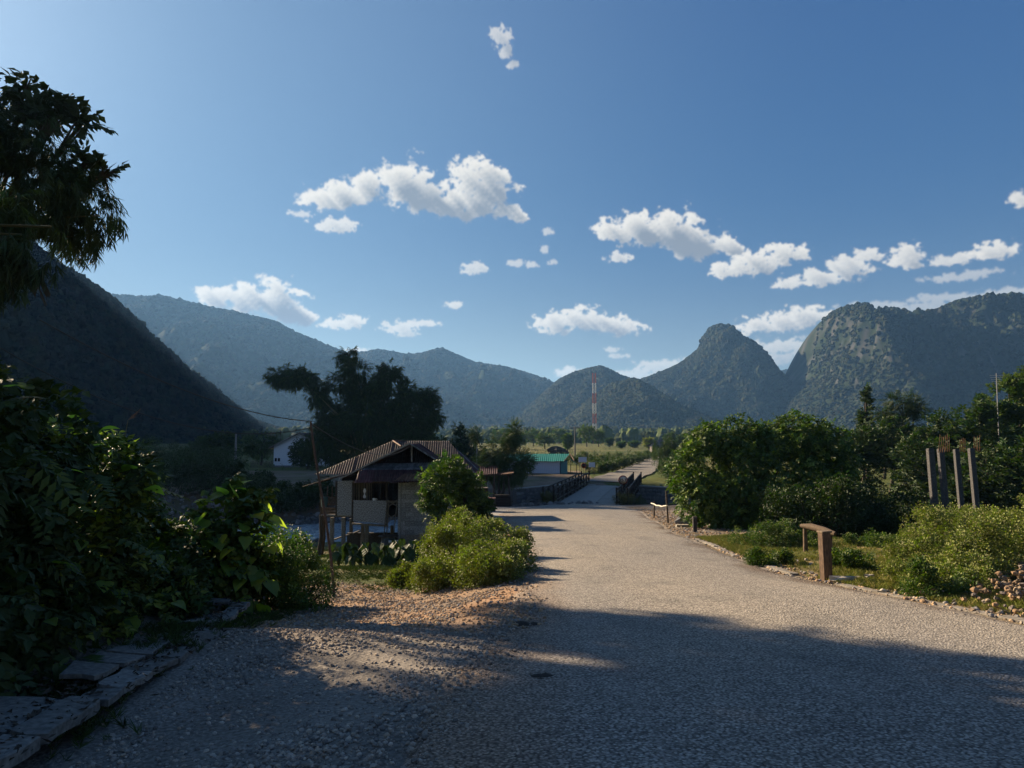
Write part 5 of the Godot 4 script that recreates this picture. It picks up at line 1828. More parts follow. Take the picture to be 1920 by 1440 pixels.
		if q[5] == 1:
			m.tube([Vector3(top.x - 0.1, gy, top.z), Vector3(top.x + 0.03, (gy + top.y) * 0.5, top.z), top], [0.12, 0.10, 0.09], 7)
		else:
			m.cbox(Vector3(top.x, (gy + top.y) * 0.5, top.z), Vector3(q[4], top.y - gy, q[4]), 0.015)
		putw(m, "stilt", dark if q[5] == 1 else concrete("stilt", 0.23, 0.22, 0.20), t)
	var rail := MB.new()
	rail.bar(hp(625, 1012, 0.3), hp(658, 1001, 3.6), 0.05, 0.06)
	rail.bar(hp(662, 1000, 2.0), hp(680, 993, 3.5), 0.05, 0.06)
	putw(rail, "brace", edge, t)
	# earth-brown footing wall under the house
	var foot := MB.new()
	foot.box(Vector3(hp(690, 1000, 2.0).x + 0.3, ground_y(hp(690, 1000).x, 39.0) + 0.35, -39.4), Vector3(3.2, 1.1, 0.25))
	putw(foot, "footing_wall", concrete("footing", 0.09, 0.08, 0.07), t)

	# --- things on and about the house
	var o := thing("plastic_bucket", "blue-green bucket hanging on the balcony rail", "bucket", hp(608, 950, -0.55))
	var m2 := MB.new()
	m2.tube([Vector3(0, 0, 0), Vector3(0, 0.42, 0)], [0.13, 0.17], 12)
	var tub := put(m2.mesh(), "tub", mat("blue_green_plastic", lin(0.03, 0.075, 0.075), 0.5), o)
	m2 = MB.new()
	m2.tube([Vector3(0, 0.42, 0), Vector3(0, 0.445, 0)], [0.18, 0.18], 12)
	put(m2.mesh(), "rim", mat("blue_green_rim", lin(0.05, 0.11, 0.11), 0.5), tub)
	o = thing("white_cup", "white cup standing on the window rail of the house", "cup", hp(702, 938.5, -0.78))
	m2 = MB.new()
	m2.tube([Vector3.ZERO, Vector3(0, 0.10, 0)], [0.075, 0.09], 12)
	put(m2.mesh(), "body", mat("white_enamel", lin(0.7, 0.7, 0.68), 0.4), o)
	m2 = MB.new()
	var hp_pts := []
	for k in 7:
		var a := -PI / 2 + PI * k / 6.0
		hp_pts.append(Vector3(0.08 + 0.05 * cos(a), 0.055 + 0.035 * sin(a), 0))
	m2.tube(hp_pts, [0.01, 0.01, 0.01, 0.01, 0.01, 0.01, 0.01], 5)
	put(m2.mesh(), "handle", mat("white_enamel", Color.WHITE), o)
	o = thing("hanging_cloth", "narrow white cloth hanging among the window slats", "cloth", hp(683.5, 934, -0.56))
	m2 = MB.new()
	for k in 8:
		var y0 := k * 0.055
		var w := 0.045 + 0.02 * sin(k * 1.3)
		var w2 := 0.045 + 0.02 * sin((k + 1) * 1.3)
		var z0 := 0.02 * sin(k * 1.7)
		var z1 := 0.02 * sin((k + 1) * 1.7)
		m2.quad(Vector3(-w, y0, z0), Vector3(-w2, y0 + 0.055, z1), Vector3(w2, y0 + 0.055, -z1), Vector3(w, y0, -z0))
	put(m2.mesh(), "fold", mat("white_cloth", lin(0.6, 0.6, 0.62), 0.9), o)
	o = thing("water_barrel", "dark barrel with a board lid under the bamboo frame", "barrel", Vector3(hp(727, 1030, -1.6).x, ground_y(hp(727, 1030, -1.6).x, 34.4), -34.4))
	var bh := hp(727, 1007, -1.6).y - o.position.y
	m2 = MB.new()
	m2.tube([Vector3.ZERO, Vector3(0, bh * 0.33, 0), Vector3(0, bh * 0.66, 0), Vector3(0, bh, 0)], [0.28, 0.31, 0.31, 0.28], 14)
	put(m2.mesh(), "drum", mat("blue_drum", lin(0.035, 0.05, 0.07), 0.5), o)
	m2 = MB.new()
	m2.box(Vector3(0, bh + 0.03, 0), Vector3(0.85, 0.05, 0.6))
	m2.box(Vector3(0.1, bh + 0.08, 0.02), Vector3(0.7, 0.04, 0.3), turned(0, 0.2, 0))
	put(m2.mesh(), "lid_board", dark, o)
	o = thing("drain_pipe", "white plastic pipe sticking out beside the block wall", "pipe", hp(739, 1016, -1.9))
	m2 = MB.new()
	m2.tube([Vector3(-0.22, 0, 0), Vector3(0.28, 0.02, -0.1)], [0.055, 0.055], 10)
	put(m2.mesh(), "tube", mat("white_pvc", lin(0.5, 0.52, 0.52), 0.4), o)
	m2 = MB.new()
	m2.tube([Vector3(-0.24, 0, 0), Vector3(-0.16, 0, 0)], [0.066, 0.066], 10)
	put(m2.mesh(), "collar", mat("white_pvc", Color.WHITE), o)

# ---------------------------------------------------------------- bridge
func bridge_at(s: float, across: float, y: float) -> Vector3:   # s along the bridge 0..1, across from the left rail
	var a := Vector3(2.95, 0, -55.0).lerp(Vector3(7.75, 0, -78.0), s)
	var dir := Vector3(4.8, 0, -23.0).normalized()
	var side := Vector3(-dir.z, 0, dir.x)
	return a + side * across + Vector3(0, y, 0)

func build_bridge() -> void:
	rng.seed = 301
	var o := bridge_at(0.5, 2.2, -3.6)
	var t := thing("bridge", "narrow steel bridge with rusty railings across the river", "bridge", o)
	var steel := rust("bridge_steel", 0.075, 0.055, 0.045)
	var pale := concrete("deck", 0.30, 0.285, 0.26)
	var w := 4.45
	var n := 10
	# deck plates in three lanes
	var deck := part(t, "deck")
	for i in n:
		for k in 3:
			var a := float(i) / n + 0.0006
			var b := float(i + 1) / n - 0.0006
			var c0 := 0.25 + k * (w - 0.5) / 3.0 + 0.012
			var c1 := 0.25 + (k + 1) * (w - 0.5) / 3.0 - 0.012
			var y := -3.26 + rnd(-0.006, 0.006)
			var m := MB.new()
			m.hexa([bridge_at(a, c0, y - 0.1), bridge_at(a, c1, y - 0.1), bridge_at(b, c1, y - 0.1), bridge_at(b, c0, y - 0.1), bridge_at(a, c0, y), bridge_at(a, c1, y), bridge_at(b, c1, y), bridge_at(b, c0, y)])
			putw(m, "deck_plate", pale if k != 1 else concrete("deck_worn", 0.34, 0.325, 0.30), deck)
	for s in [0.15, w * 0.5, w - 0.15]:
		var m := MB.new()
		m.bar(bridge_at(0.0, s, -3.62), bridge_at(1.0, s, -3.62), 0.3, 0.5)
		putw(m, "girder", steel, t)
	for side in 2:
		var c := 0.0 if side == 0 else w
		var railing := part(t, "railing")
		var out := -0.75 if side == 0 else 0.75
		for off in [0.0, out]:
			var rails := [[1.02, 0.09], [0.14, 0.10]]
			if off == 0.0:
				rails.append([0.55, 0.06])
			for r in rails:
				var m := MB.new()
				m.bar(bridge_at(0.0, c + off, -3.26 + r[0]), bridge_at(1.0, c + off, -3.26 + r[0]), r[1], r[1])
				putw(m, "rail", steel, railing)
			for i in n + 1:
				var m := MB.new()
				m.bar(bridge_at(float(i) / n, c + off, -3.5), bridge_at(float(i) / n, c + off, -2.2 + (0.12 if i in [0, n] else 0.0)), 0.10, 0.12)
				putw(m, "post", steel, railing)
			for i in n:
				var m := MB.new()
				var flip := i % 2 == 0
				m.bar(bridge_at(float(i) / n, c + off, -3.1 if flip else -2.25), bridge_at(float(i + 1) / n, c + off, -2.25 if flip else -3.1), 0.05, 0.05)
				putw(m, "brace", steel, railing)
		for i in n + 1:
			var m := MB.new()
			m.bar(bridge_at(float(i) / n, c, -3.3), bridge_at(float(i) / n, c + out, -3.3), 0.08, 0.1)
			putw(m, "outrigger", steel, railing)
	# concrete approach slab and abutments
	var ab := MB.new()
	ab.hexa([bridge_at(-0.025, -1.2, -6.2), bridge_at(-0.025, w + 1.2, -6.2), bridge_at(0.015, w + 1.2, -6.2), bridge_at(0.015, -1.2, -6.2), bridge_at(-0.025, -1.2, -3.75), bridge_at(-0.025, w + 1.2, -3.75), bridge_at(0.015, w + 1.2, -3.75), bridge_at(0.015, -1.2, -3.75)])
	putw(ab, "abutment", concrete("abutment", 0.22, 0.21, 0.2), t)
	var lip := MB.new()
	lip.hexa([bridge_at(-0.035, 0.1, -3.6), bridge_at(-0.035, w - 0.1, -3.6), bridge_at(-0.001, w - 0.1, -3.6), bridge_at(-0.001, 0.1, -3.6), bridge_at(-0.035, 0.1, -3.25), bridge_at(-0.035, w - 0.1, -3.25), bridge_at(-0.001, w - 0.1, -3.25), bridge_at(-0.001, 0.1, -3.25)])
	putw(lip, "approach_slab", concrete("approach", 0.33, 0.28, 0.21), t)
	# creepers on the near ends of the railings
	for e in [[-0.4, "creeper smothering the near end of the bridge's left railing"], [w + 0.5, "creeper smothering the near end of the bridge's right railing"]]:
		var b := bridge_at(-0.01, e[0], -3.4)
		var rr := 0.75 if e[0] > 0.0 else 0.5
		shrub("creeper", e[1], b, [lobe(0, 0.5, 0.1, rr, 0.5, 0.45), lobe(rr * 0.5, 0.3, -0.6, rr, 0.5, 0.6)], 420, 0.22, Color(0.07, 0.07, 0.025), {"gap": -0.25, "category": "creeper", "group": "creepers on the bridge ends"})
	# weight-limit sign
	var sp := at(1168, 900, 57.0)
	var b2 := bridge_at(0.02, w + 0.0, -3.3)
	sp = Vector3(at(1168, 900, 55.3).x, at(1168, 900, 55.3).y, -55.3)
	t = thing("weight_limit_sign", "round 25 T weight limit sign at the bridge entrance", "sign", Vector3(sp.x, -3.4, sp.z))
	var m3 := MB.new()
	m3.tube([Vector3.ZERO, Vector3(0, sp.y + 3.4 + 0.1, 0)], [0.03, 0.03], 8)
	put(m3.mesh(), "pole", steel, t)
	var plate := disc(t, "plate", Vector3(0, sp.y + 3.4, 0.05), 0.33, mat("sign_red", lin(0.30, 0.03, 0.025), 0.5), 0.02)
	disc(plate, "face", Vector3(0, sp.y + 3.4, 0.065), 0.26, mat("sign_cream", lin(0.85, 0.62, 0.42), 0.5), 0.012)
	letters(plate, "25 T", Vector3(0, sp.y + 3.4, 0.075), 0.27, mat("sign_black", lin(0.02, 0.02, 0.02), 0.6))

func disc(parent: Node3D, called: String, c: Vector3, r: float, ma: Material, thick: float) -> MeshInstance3D:
	var m := MB.new()
	m.tube([c - Vector3(0, 0, thick), c], [r, r], 24)
	return put(m.mesh(), called, ma, parent)

func letters(parent: Node3D, text: String, c: Vector3, size: float, ma: Material) -> void:
	var f := SystemFont.new()
	f.font_names = PackedStringArray(["Droid Sans"])
	f.font_weight = 700
	var tm := TextMesh.new()
	tm.text = text
	tm.font = f
	tm.font_size = 32
	tm.pixel_size = size / 32.0
	tm.depth = 0.008
	var o := put(tm, "lettering", ma, parent)
	o.position = c

# rough-faced stones in mortar along a line; each stone is its own piece
func stone_wall(called: String, label: String, line: Array, top: Array, bottom: float) -> void:
	var o := Vector3(line[0].x, bottom, -line[0].y)
	var t := thing(called, label, "wall", o)
	var ms := [concrete("stone_a", 0.21, 0.205, 0.20), concrete("stone_b", 0.25, 0.24, 0.23), concrete("stone_c", 0.16, 0.16, 0.165)]
	var kinds := []
	for k in 5:
		var s := SphereMesh.new()
		s.radius = 0.5; s.height = 1.0; s.radial_segments = 7; s.rings = 3
		var arr := s.get_mesh_arrays()
		var m := MB.new()
		m.v = arr[Mesh.ARRAY_VERTEX]
		m.idx = arr[Mesh.ARRAY_INDEX]
		for i in m.v.size():
			var p := m.v[i]
			var q := maxf(absf(p.x), absf(p.y)) / 0.5
			p = p * (1.0 + 0.35 * (1.0 - q)) * (1.0 + 0.3 * n_fine.get_noise_3d(p.x * 2.5 + k * 7.0, p.y * 2.5, p.z * 2.5))
			m.v[i] = Vector3(clampf(p.x, -0.46, 0.46), clampf(p.y, -0.46, 0.46), p.z * 0.6)
		kinds.append(m.mesh())
	for i in line.size() - 1:
		var a := Vector3(line[i].x, 0, -line[i].y)
		var b := Vector3(line[i + 1].x, 0, -line[i + 1].y)
		var along := (b - a).normalized()
		var front := Vector3(-along.z, 0, along.x)
		if front.z < 0.0:
			front = -front
		var length := a.distance_to(b)
		var t0: float = top[i]
		var t1: float = top[i + 1]
		var core := MB.new()
		var bk := -front * 0.6
		core.hexa([a + Vector3(0, bottom, 0), b + Vector3(0, bottom, 0), b + bk + Vector3(0, bottom, 0), a + bk + Vector3(0, bottom, 0), a + Vector3(0, t0, 0), b + Vector3(0, t1, 0), b + bk + Vector3(0, t1, 0), a + bk + Vector3(0, t0, 0)])
		putw(core, "mortar", concrete("wall_mortar", 0.17, 0.165, 0.16), t)
		var cap := MB.new()
		var up := Vector3(0, 0.1, 0)
		core = cap
		var fr := front * 0.08
		cap.hexa([a + fr + Vector3(0, t0, 0), b + fr + Vector3(0, t1, 0), b + bk + Vector3(0, t1, 0), a + bk + Vector3(0, t0, 0), a + fr + Vector3(0, t0, 0) + up, b + fr + Vector3(0, t1, 0) + up, b + bk + Vector3(0, t1, 0) + up, a + bk + Vector3(0, t0, 0) + up])
		putw(cap, "coping", concrete("coping", 0.33, 0.31, 0.28), t)
		var y := bottom + 0.15
		var row := 0
		while y < maxf(t0, t1) - 0.1:
			var x := rnd(0.0, 0.3)
			while x < length - 0.1:
				var w := rnd(0.34, 0.62)
				if y < lerpf(t0, t1, x / length) - 0.12:
					var s := put(kinds[rng.randi_range(0, 4)], "stone", ms[rng.randi_range(0, 2)], t)
					var bas := Basis(along, Vector3.UP, front).rotated(front, rnd(-0.25, 0.25))
					s.transform = Transform3D(bas.scaled_local(Vector3(w, rnd(0.30, 0.40), rnd(0.22, 0.36))), a + along * x + Vector3(0, y + rnd(-0.04, 0.04), 0) - o)
				x += w * 0.92
			y += 0.33
			row += 1

func build_walls() -> void:
	rng.seed = 302
	stone_wall("stone_wall", "stone retaining wall on the far bank left of the bridge", [Vector2(0.4, 69.9), Vector2(3.7, 72.0), Vector2(6.4, 73.9)], [-3.35, -3.2, -3.15], -5.9)
	stone_wall("stone_wall", "long stone retaining wall on the far bank right of the bridge", [Vector2(11.2, 71.9), Vector2(15.0, 69.4), Vector2(24.0, 62.4)], [-3.2, -3.25, -3.3], -6.0)

# ---------------------------------------------------------------- kerbs
func build_kerbs() -> void:
	rng.seed = 303
	# broken concrete edging on the left: a row of cast slabs with a sunken gutter of loose plates behind
	var t := thing("concrete_kerb", "cracked concrete kerb along the left thicket", "kerb", Vector3(-3.2, road_y(7.0), -7.0))
	var cm := [concrete("kerb_a", 0.27, 0.255, 0.23), concrete("kerb_b", 0.31, 0.295, 0.27), concrete("kerb_c", 0.22, 0.21, 0.19)]
	var d := 3.0
	while d < 10.7:
		var ln := rnd(0.3, 0.95)
		var x0 := kerb_x(d) + rnd(-0.03, 0.03)
		var x1 := kerb_x(d + ln)
		var a := Vector3(x0, road_y(d) + 0.0, -d - 0.012)
		var b := Vector3(x1, road_y(d + ln) + 0.0, -d - ln + 0.012)
		var tilt := rnd(-0.03, 0.03)
		var w := 0.24
		var h := 0.03 + rnd(-0.015, 0.012)
		var m := broken_slab([a, b, b - Vector3(w, tilt, 0), a - Vector3(w, tilt, 0)], h)
		putw(m, "slab", cm[rng.randi_range(0, 2)], t)
		# plates behind
		var gap := rnd(0.0, 0.12)
		if rng.randf() < 0.95:
			var w2 := rnd(0.3, 0.5)
			var sh := Vector3(w + 0.03, tilt - rnd(-0.02, 0.06), 0)
			var m2 := broken_slab([a - sh + Vector3(0, 0, -gap), b - sh, b - sh - Vector3(w2, rnd(-0.04, 0.05), 0), a - sh - Vector3(w2 * rnd(0.6, 1.0), rnd(-0.04, 0.05), gap)], 0.02)
			putw(m2, "plate", cm[rng.randi_range(0, 2)], t)
		d += ln
	# low kerb on the right
	var km := [concrete("kerb_dull", 0.24, 0.215, 0.18), concrete("kerb_worn", 0.29, 0.26, 0.22)]
	t = thing("concrete_kerb", "thin crumbling kerb along the right verge", "kerb", Vector3(5.4, road_y(14.0), -14.0))
	d = 5.5
	while d < 24.0:
		var ln := rnd(0.7, 1.3)
		var off := 0.05
		var a := Vector3(curve(ROAD_R, d) + off, road_y(d), -d - 0.01)
		var b := Vector3(curve(ROAD_R, d + ln) + off, road_y(d + ln), -d - ln + 0.01)
		if rng.randf() < 0.78:
			putw(broken_slab([a + Vector3(0.16, 0, 0), b + Vector3(0.16, 0, 0), b, a], 0.03 + rnd(-0.02, 0.02)), "slab", km[rng.randi_range(0, 1)], t)
		d += ln

func kerb_x(d: float) -> float:
	return curve([[0, -2.75], [4.4, -2.88], [7.0, -3.05], [10.4, -3.55], [12, -3.9]], d)

# a slab with chipped, uneven rim
func broken_slab(c: Array, h: float) -> MB:
	var m := MB.new()
	var rim := []
	for i in 4:
		var a: Vector3 = c[i]
		var b: Vector3 = c[(i + 1) % 4]
		var n := maxi(2, int(a.distance_to(b) / 0.14))
		for k in n:
			var p := a.lerp(b, float(k) / n)
			rim.append(p + Vector3(rnd(-0.018, 0.018), rnd(-0.007, 0.007), rnd(-0.018, 0.018)))
	var mid := Vector3.ZERO
	for p in rim:
		mid += p
	mid /= rim.size()
	var up := Vector3(0, h, 0)
	for i in rim.size():
		var p: Vector3 = rim[i]
		var q: Vector3 = rim[(i + 1) % rim.size()]
		var pi := p.lerp(mid, 0.06)
		var qi := q.lerp(mid, 0.06)
		m.quad(p - up, p + up * 0.8, q + up * 0.8, q - up)
		m.quad(p + up * 0.8, pi + up, qi + up, q + up * 0.8)
		m.tri(pi + up, mid + up + Vector3(0, 0.004, 0), qi + up)
	return m

# ---------------------------------------------------------------- loose stones
func stone_mesh(k: int) -> ArrayMesh:
	var key := "stone%d" % k
	if tex.has(key):
		return tex[key]
	var s := SphereMesh.new()
	s.radius = 0.5; s.height = 1.0; s.radial_segments = 6; s.rings = 3
	var arr := s.get_mesh_arrays()
	var m := MB.new()
	m.v = arr[Mesh.ARRAY_VERTEX]
	m.idx = arr[Mesh.ARRAY_INDEX]
	for i in m.v.size():
		var p := m.v[i]
		p *= 1.0 + 0.55 * n_fine.get_noise_3d(p.x * 1.7 + k * 11.0, p.y * 1.7, p.z * 1.7)
		m.v[i] = Vector3(p.x, p.y * 0.62, p.z * 0.85)
	tex[key] = m.mesh()
	return tex[key]

func surface_y(x: float, d: float) -> float:
	if d < 55.0 and x > curve(ROAD_L, d) and x < curve(ROAD_R, d):
		return road_y(d) + 0.03
	return ground_y(x, d)

func gravel(called: String, label: String, spots: Array, size_lo: float, size_hi: float, cols: Array) -> void:
	var where := [[], [], []]
	var tint := [PackedColorArray(), PackedColorArray(), PackedColorArray()]
	for p in spots:
		var k := rng.randi_range(0, 2)
		var s := lerpf(size_lo, size_hi, pow(rng.randf(), 2.5))
		where[k].append(Transform3D(turned(rnd(-0.5, 0.5), rnd(0, TAU), rnd(-0.5, 0.5)).scaled(Vector3(s, s, s)), Vector3(p.x, surface_y(p.x, p.y) + s * 0.12, -p.y)))
		var c: Color = cols[rng.randi_range(0, cols.size() - 1)]
		tint[k].append(c * rnd(0.65, 1.3))
	var root := Node3D.new()
	root.name = numbered(called)
	add_child(root)
	root.set_meta("kind", "stuff")
	root.set_meta("label", label)
	root.set_meta("category", "gravel")
	for k in 3:
		scatter(stone_mesh(k), "stones", mat("loose_stone", Color.WHITE, 0.9, {"vertex": true, "spec": 0.25}), root, where[k], tint[k]).set_meta("kind", "stuff")

func build_stones() -> void:
	rng.seed = 304
	var grey := [Color(0.27, 0.235, 0.195), Color(0.32, 0.28, 0.235), Color(0.19, 0.17, 0.15), Color(0.36, 0.30, 0.235)]
	var warm := [Color(0.33, 0.22, 0.13), Color(0.40, 0.28, 0.17), Color(0.26, 0.19, 0.13), Color(0.30, 0.26, 0.21), Color(0.24, 0.225, 0.21)]
	var spots := []
	# gravel at the mouth of the lane and over the left half of the foreground
	while spots.size() < 26000:
		var d := 3.2 + 15.0 * pow(rng.randf(), 1.25)
		var xl := curve(ROAD_L, d)
		var x := rnd(kerb_x(minf(d, 11.0)) + 0.15 - maxf(d - 11.0, 0.0) * 0.25, xl + 0.7)
		if x > xl - 0.1 and rng.randf() < (x - xl + 0.1) / 0.7:
			continue
		if n_mid.get_noise_2d(x * 2.0, d * 2.0) < -0.25 and rng.randf() < 0.7:
			continue
		if d > 15.0 and rng.randf() < (d - 15.0) / 3.5:
			continue
		spots.append(Vector2(x, d))
	var near := spots.filter(func(p): return p.y < 9.3 + n_mid.get_noise_2d(p.x * 3.0, p.y * 3.0) * 1.5)
	var lane := spots.filter(func(p): return p.y >= 9.3 + n_mid.get_noise_2d(p.x * 3.0, p.y * 3.0) * 1.5)
	gravel("lane_gravel", "grey gravel over the near left half of the road mouth", near, 0.010, 0.050, grey)
	gravel("lane_gravel", "orange-brown gravel of the sunlit lane", lane, 0.014, 0.060, warm)
	# loose chips on the road itself
	spots = []
	while spots.size() < 22000:
		var d := 3.2 + 24.0 * pow(rng.randf(), 1.4)
		spots.append(Vector2(rnd(curve(ROAD_L, d), curve(ROAD_R, d)), d))
	gravel("road_chippings", "loose stone chippings on the road surface", spots, 0.007, 0.030, grey)
	# rubble along the right edge and before the bridge
	spots = []
	while spots.size() < 5200:
		var d := rnd(5.0, 50.0)
		var x := curve(ROAD_R, d) + absf(rng.randfn()) * (0.35 if d < 22.0 else 1.5)
		if d < 22.0 and rng.randf() < 0.45:
			continue
		spots.append(Vector2(x, d))
	gravel("verge_rubble", "small stones strewn along the right edge of the road", spots, 0.02, 0.11, warm)
	# rocky river margin
	spots = []
	while spots.size() < 5000:
		var x := rnd(-34.0, 12.0)
		var d := rnd(46.0, 68.0)
		var rd := river_dist(x, d)
		if rd < 3.6 or rd > 9.5 or (d < 52.0 and rng.randf() < 0.6):
			continue
		spots.append(Vector2(x, d))
	gravel("river_stones", "grey boulders and cobbles along the river margin", spots, 0.08, 0.55, [Color(0.15, 0.145, 0.14), Color(0.19, 0.18, 0.175), Color(0.11, 0.11, 0.11)])
	# stone heap at the right edge: single stones
	var t := thing("stone_heap", "heap of orange-brown stones at the right edge of the photo", "stone heap", gpos(7.1, 10.9))
	var ms := [concrete("ochre_a", 0.42, 0.27, 0.15), concrete("ochre_b", 0.34, 0.23, 0.14), concrete("ochre_c", 0.48, 0.36, 0.24), concrete("ochre_d", 0.26, 0.22, 0.19)]
	for k in 295:
		var q := Vector2(rng.randfn() * 0.8, rng.randfn() * 0.8)
		var x := 7.2 + q.x
		var d := 10.9 + q.y
		if x < curve(ROAD_R, d) + 0.3:
			continue
		var s := rnd(0.045, 0.125)
		var o := put(stone_mesh(rng.randi_range(0, 4)), "stone", ms[rng.randi_range(0, 3)], t)
		o.transform = Transform3D(turned(rnd(-0.6, 0.6), rnd(0, TAU), rnd(-0.6, 0.6)).scaled(Vector3(s, s, s)), Vector3(x, ground_y(x, d) + 0.40 * exp(-q.length_squared() * 0.9) * rng.randf() + 0.02, -d) - t.position)
	# second heap further up the verge
	t = thing("stone_heap", "pale stone heap among the weeds at the photo's right edge", "stone heap", gpos(8.7, 13.0))
	for k in 90:
		var q := Vector2(rng.randfn() * 0.5, rng.randfn() * 0.4)
		var s := rnd(0.07, 0.2)
		var x := 8.6 + q.x
		var d := 13.0 + q.y
		var o := put(stone_mesh(rng.randi_range(0, 4)), "stone", ms[rng.randi_range(0, 3)], t)
		o.transform = Transform3D(turned(rnd(-0.6, 0.6), rnd(0, TAU), rnd(-0.6, 0.6)).scaled(Vector3(s, s, s)), Vector3(x, ground_y(x, d) + 0.35 * exp(-q.length_squared() * 2.0) * rng.randf(), -d) - t.position)
	# single stones one can point at
	for e in [[1580, 1092, 0.34, "long pale stone lying at the foot of the wooden post", 0.40], [1656, 1111, 0.15, "white stone on the verge right of the wooden post", 0.5], [1608, 1086, 0.16, "ochre stone between the wooden post and the white stone", 0.36], [1630, 1084, 0.22, "flat ochre stone behind the white stone", 0.33], [745, 1196, 0.07, "white pebble at the edge of the tree shade", 0.6]]:
		var d := 12.7
		for it in 8:
			var p := at(e[0], e[1], d)
			d += (p.y - surface_y(p.x, d)) * 4.0
		var q := at(e[0], e[1], d)
		var o := put(stone_mesh(int(e[0]) % 5), "stone", mat("pale_stone_%d" % int(e[0]), lin(e[4], e[4] * 0.88, e[4] * 0.72), 0.9), self)
		var s: float = e[2]
		o.transform = Transform3D(turned(0, 0.4, 0).scaled(Vector3(s * (1.6 if e[0] == 1580 else 1.0), s * 0.8, s * 0.7)), Vector3(q.x, surface_y(q.x, d) + s * 0.12, -d))
		tag(o, e[3], "stone")

# ---------------------------------------------------------------- roadside things
func ground_at(px: float, row: float, guess: float) -> Vector3:   # where the line of sight meets the ground
	var best := guess
	var err := 1e9
	var d := guess * 0.6
	while d < guess * 1.7:
		var p := at(px, row, d)
		var e := absf(p.y - surface_y(p.x, d))
		if e < err:
			err = e
			best = d
		d += guess * 0.004
	var q := at(px, row, best)
	return Vector3(q.x, surface_y(q.x, best), -best)

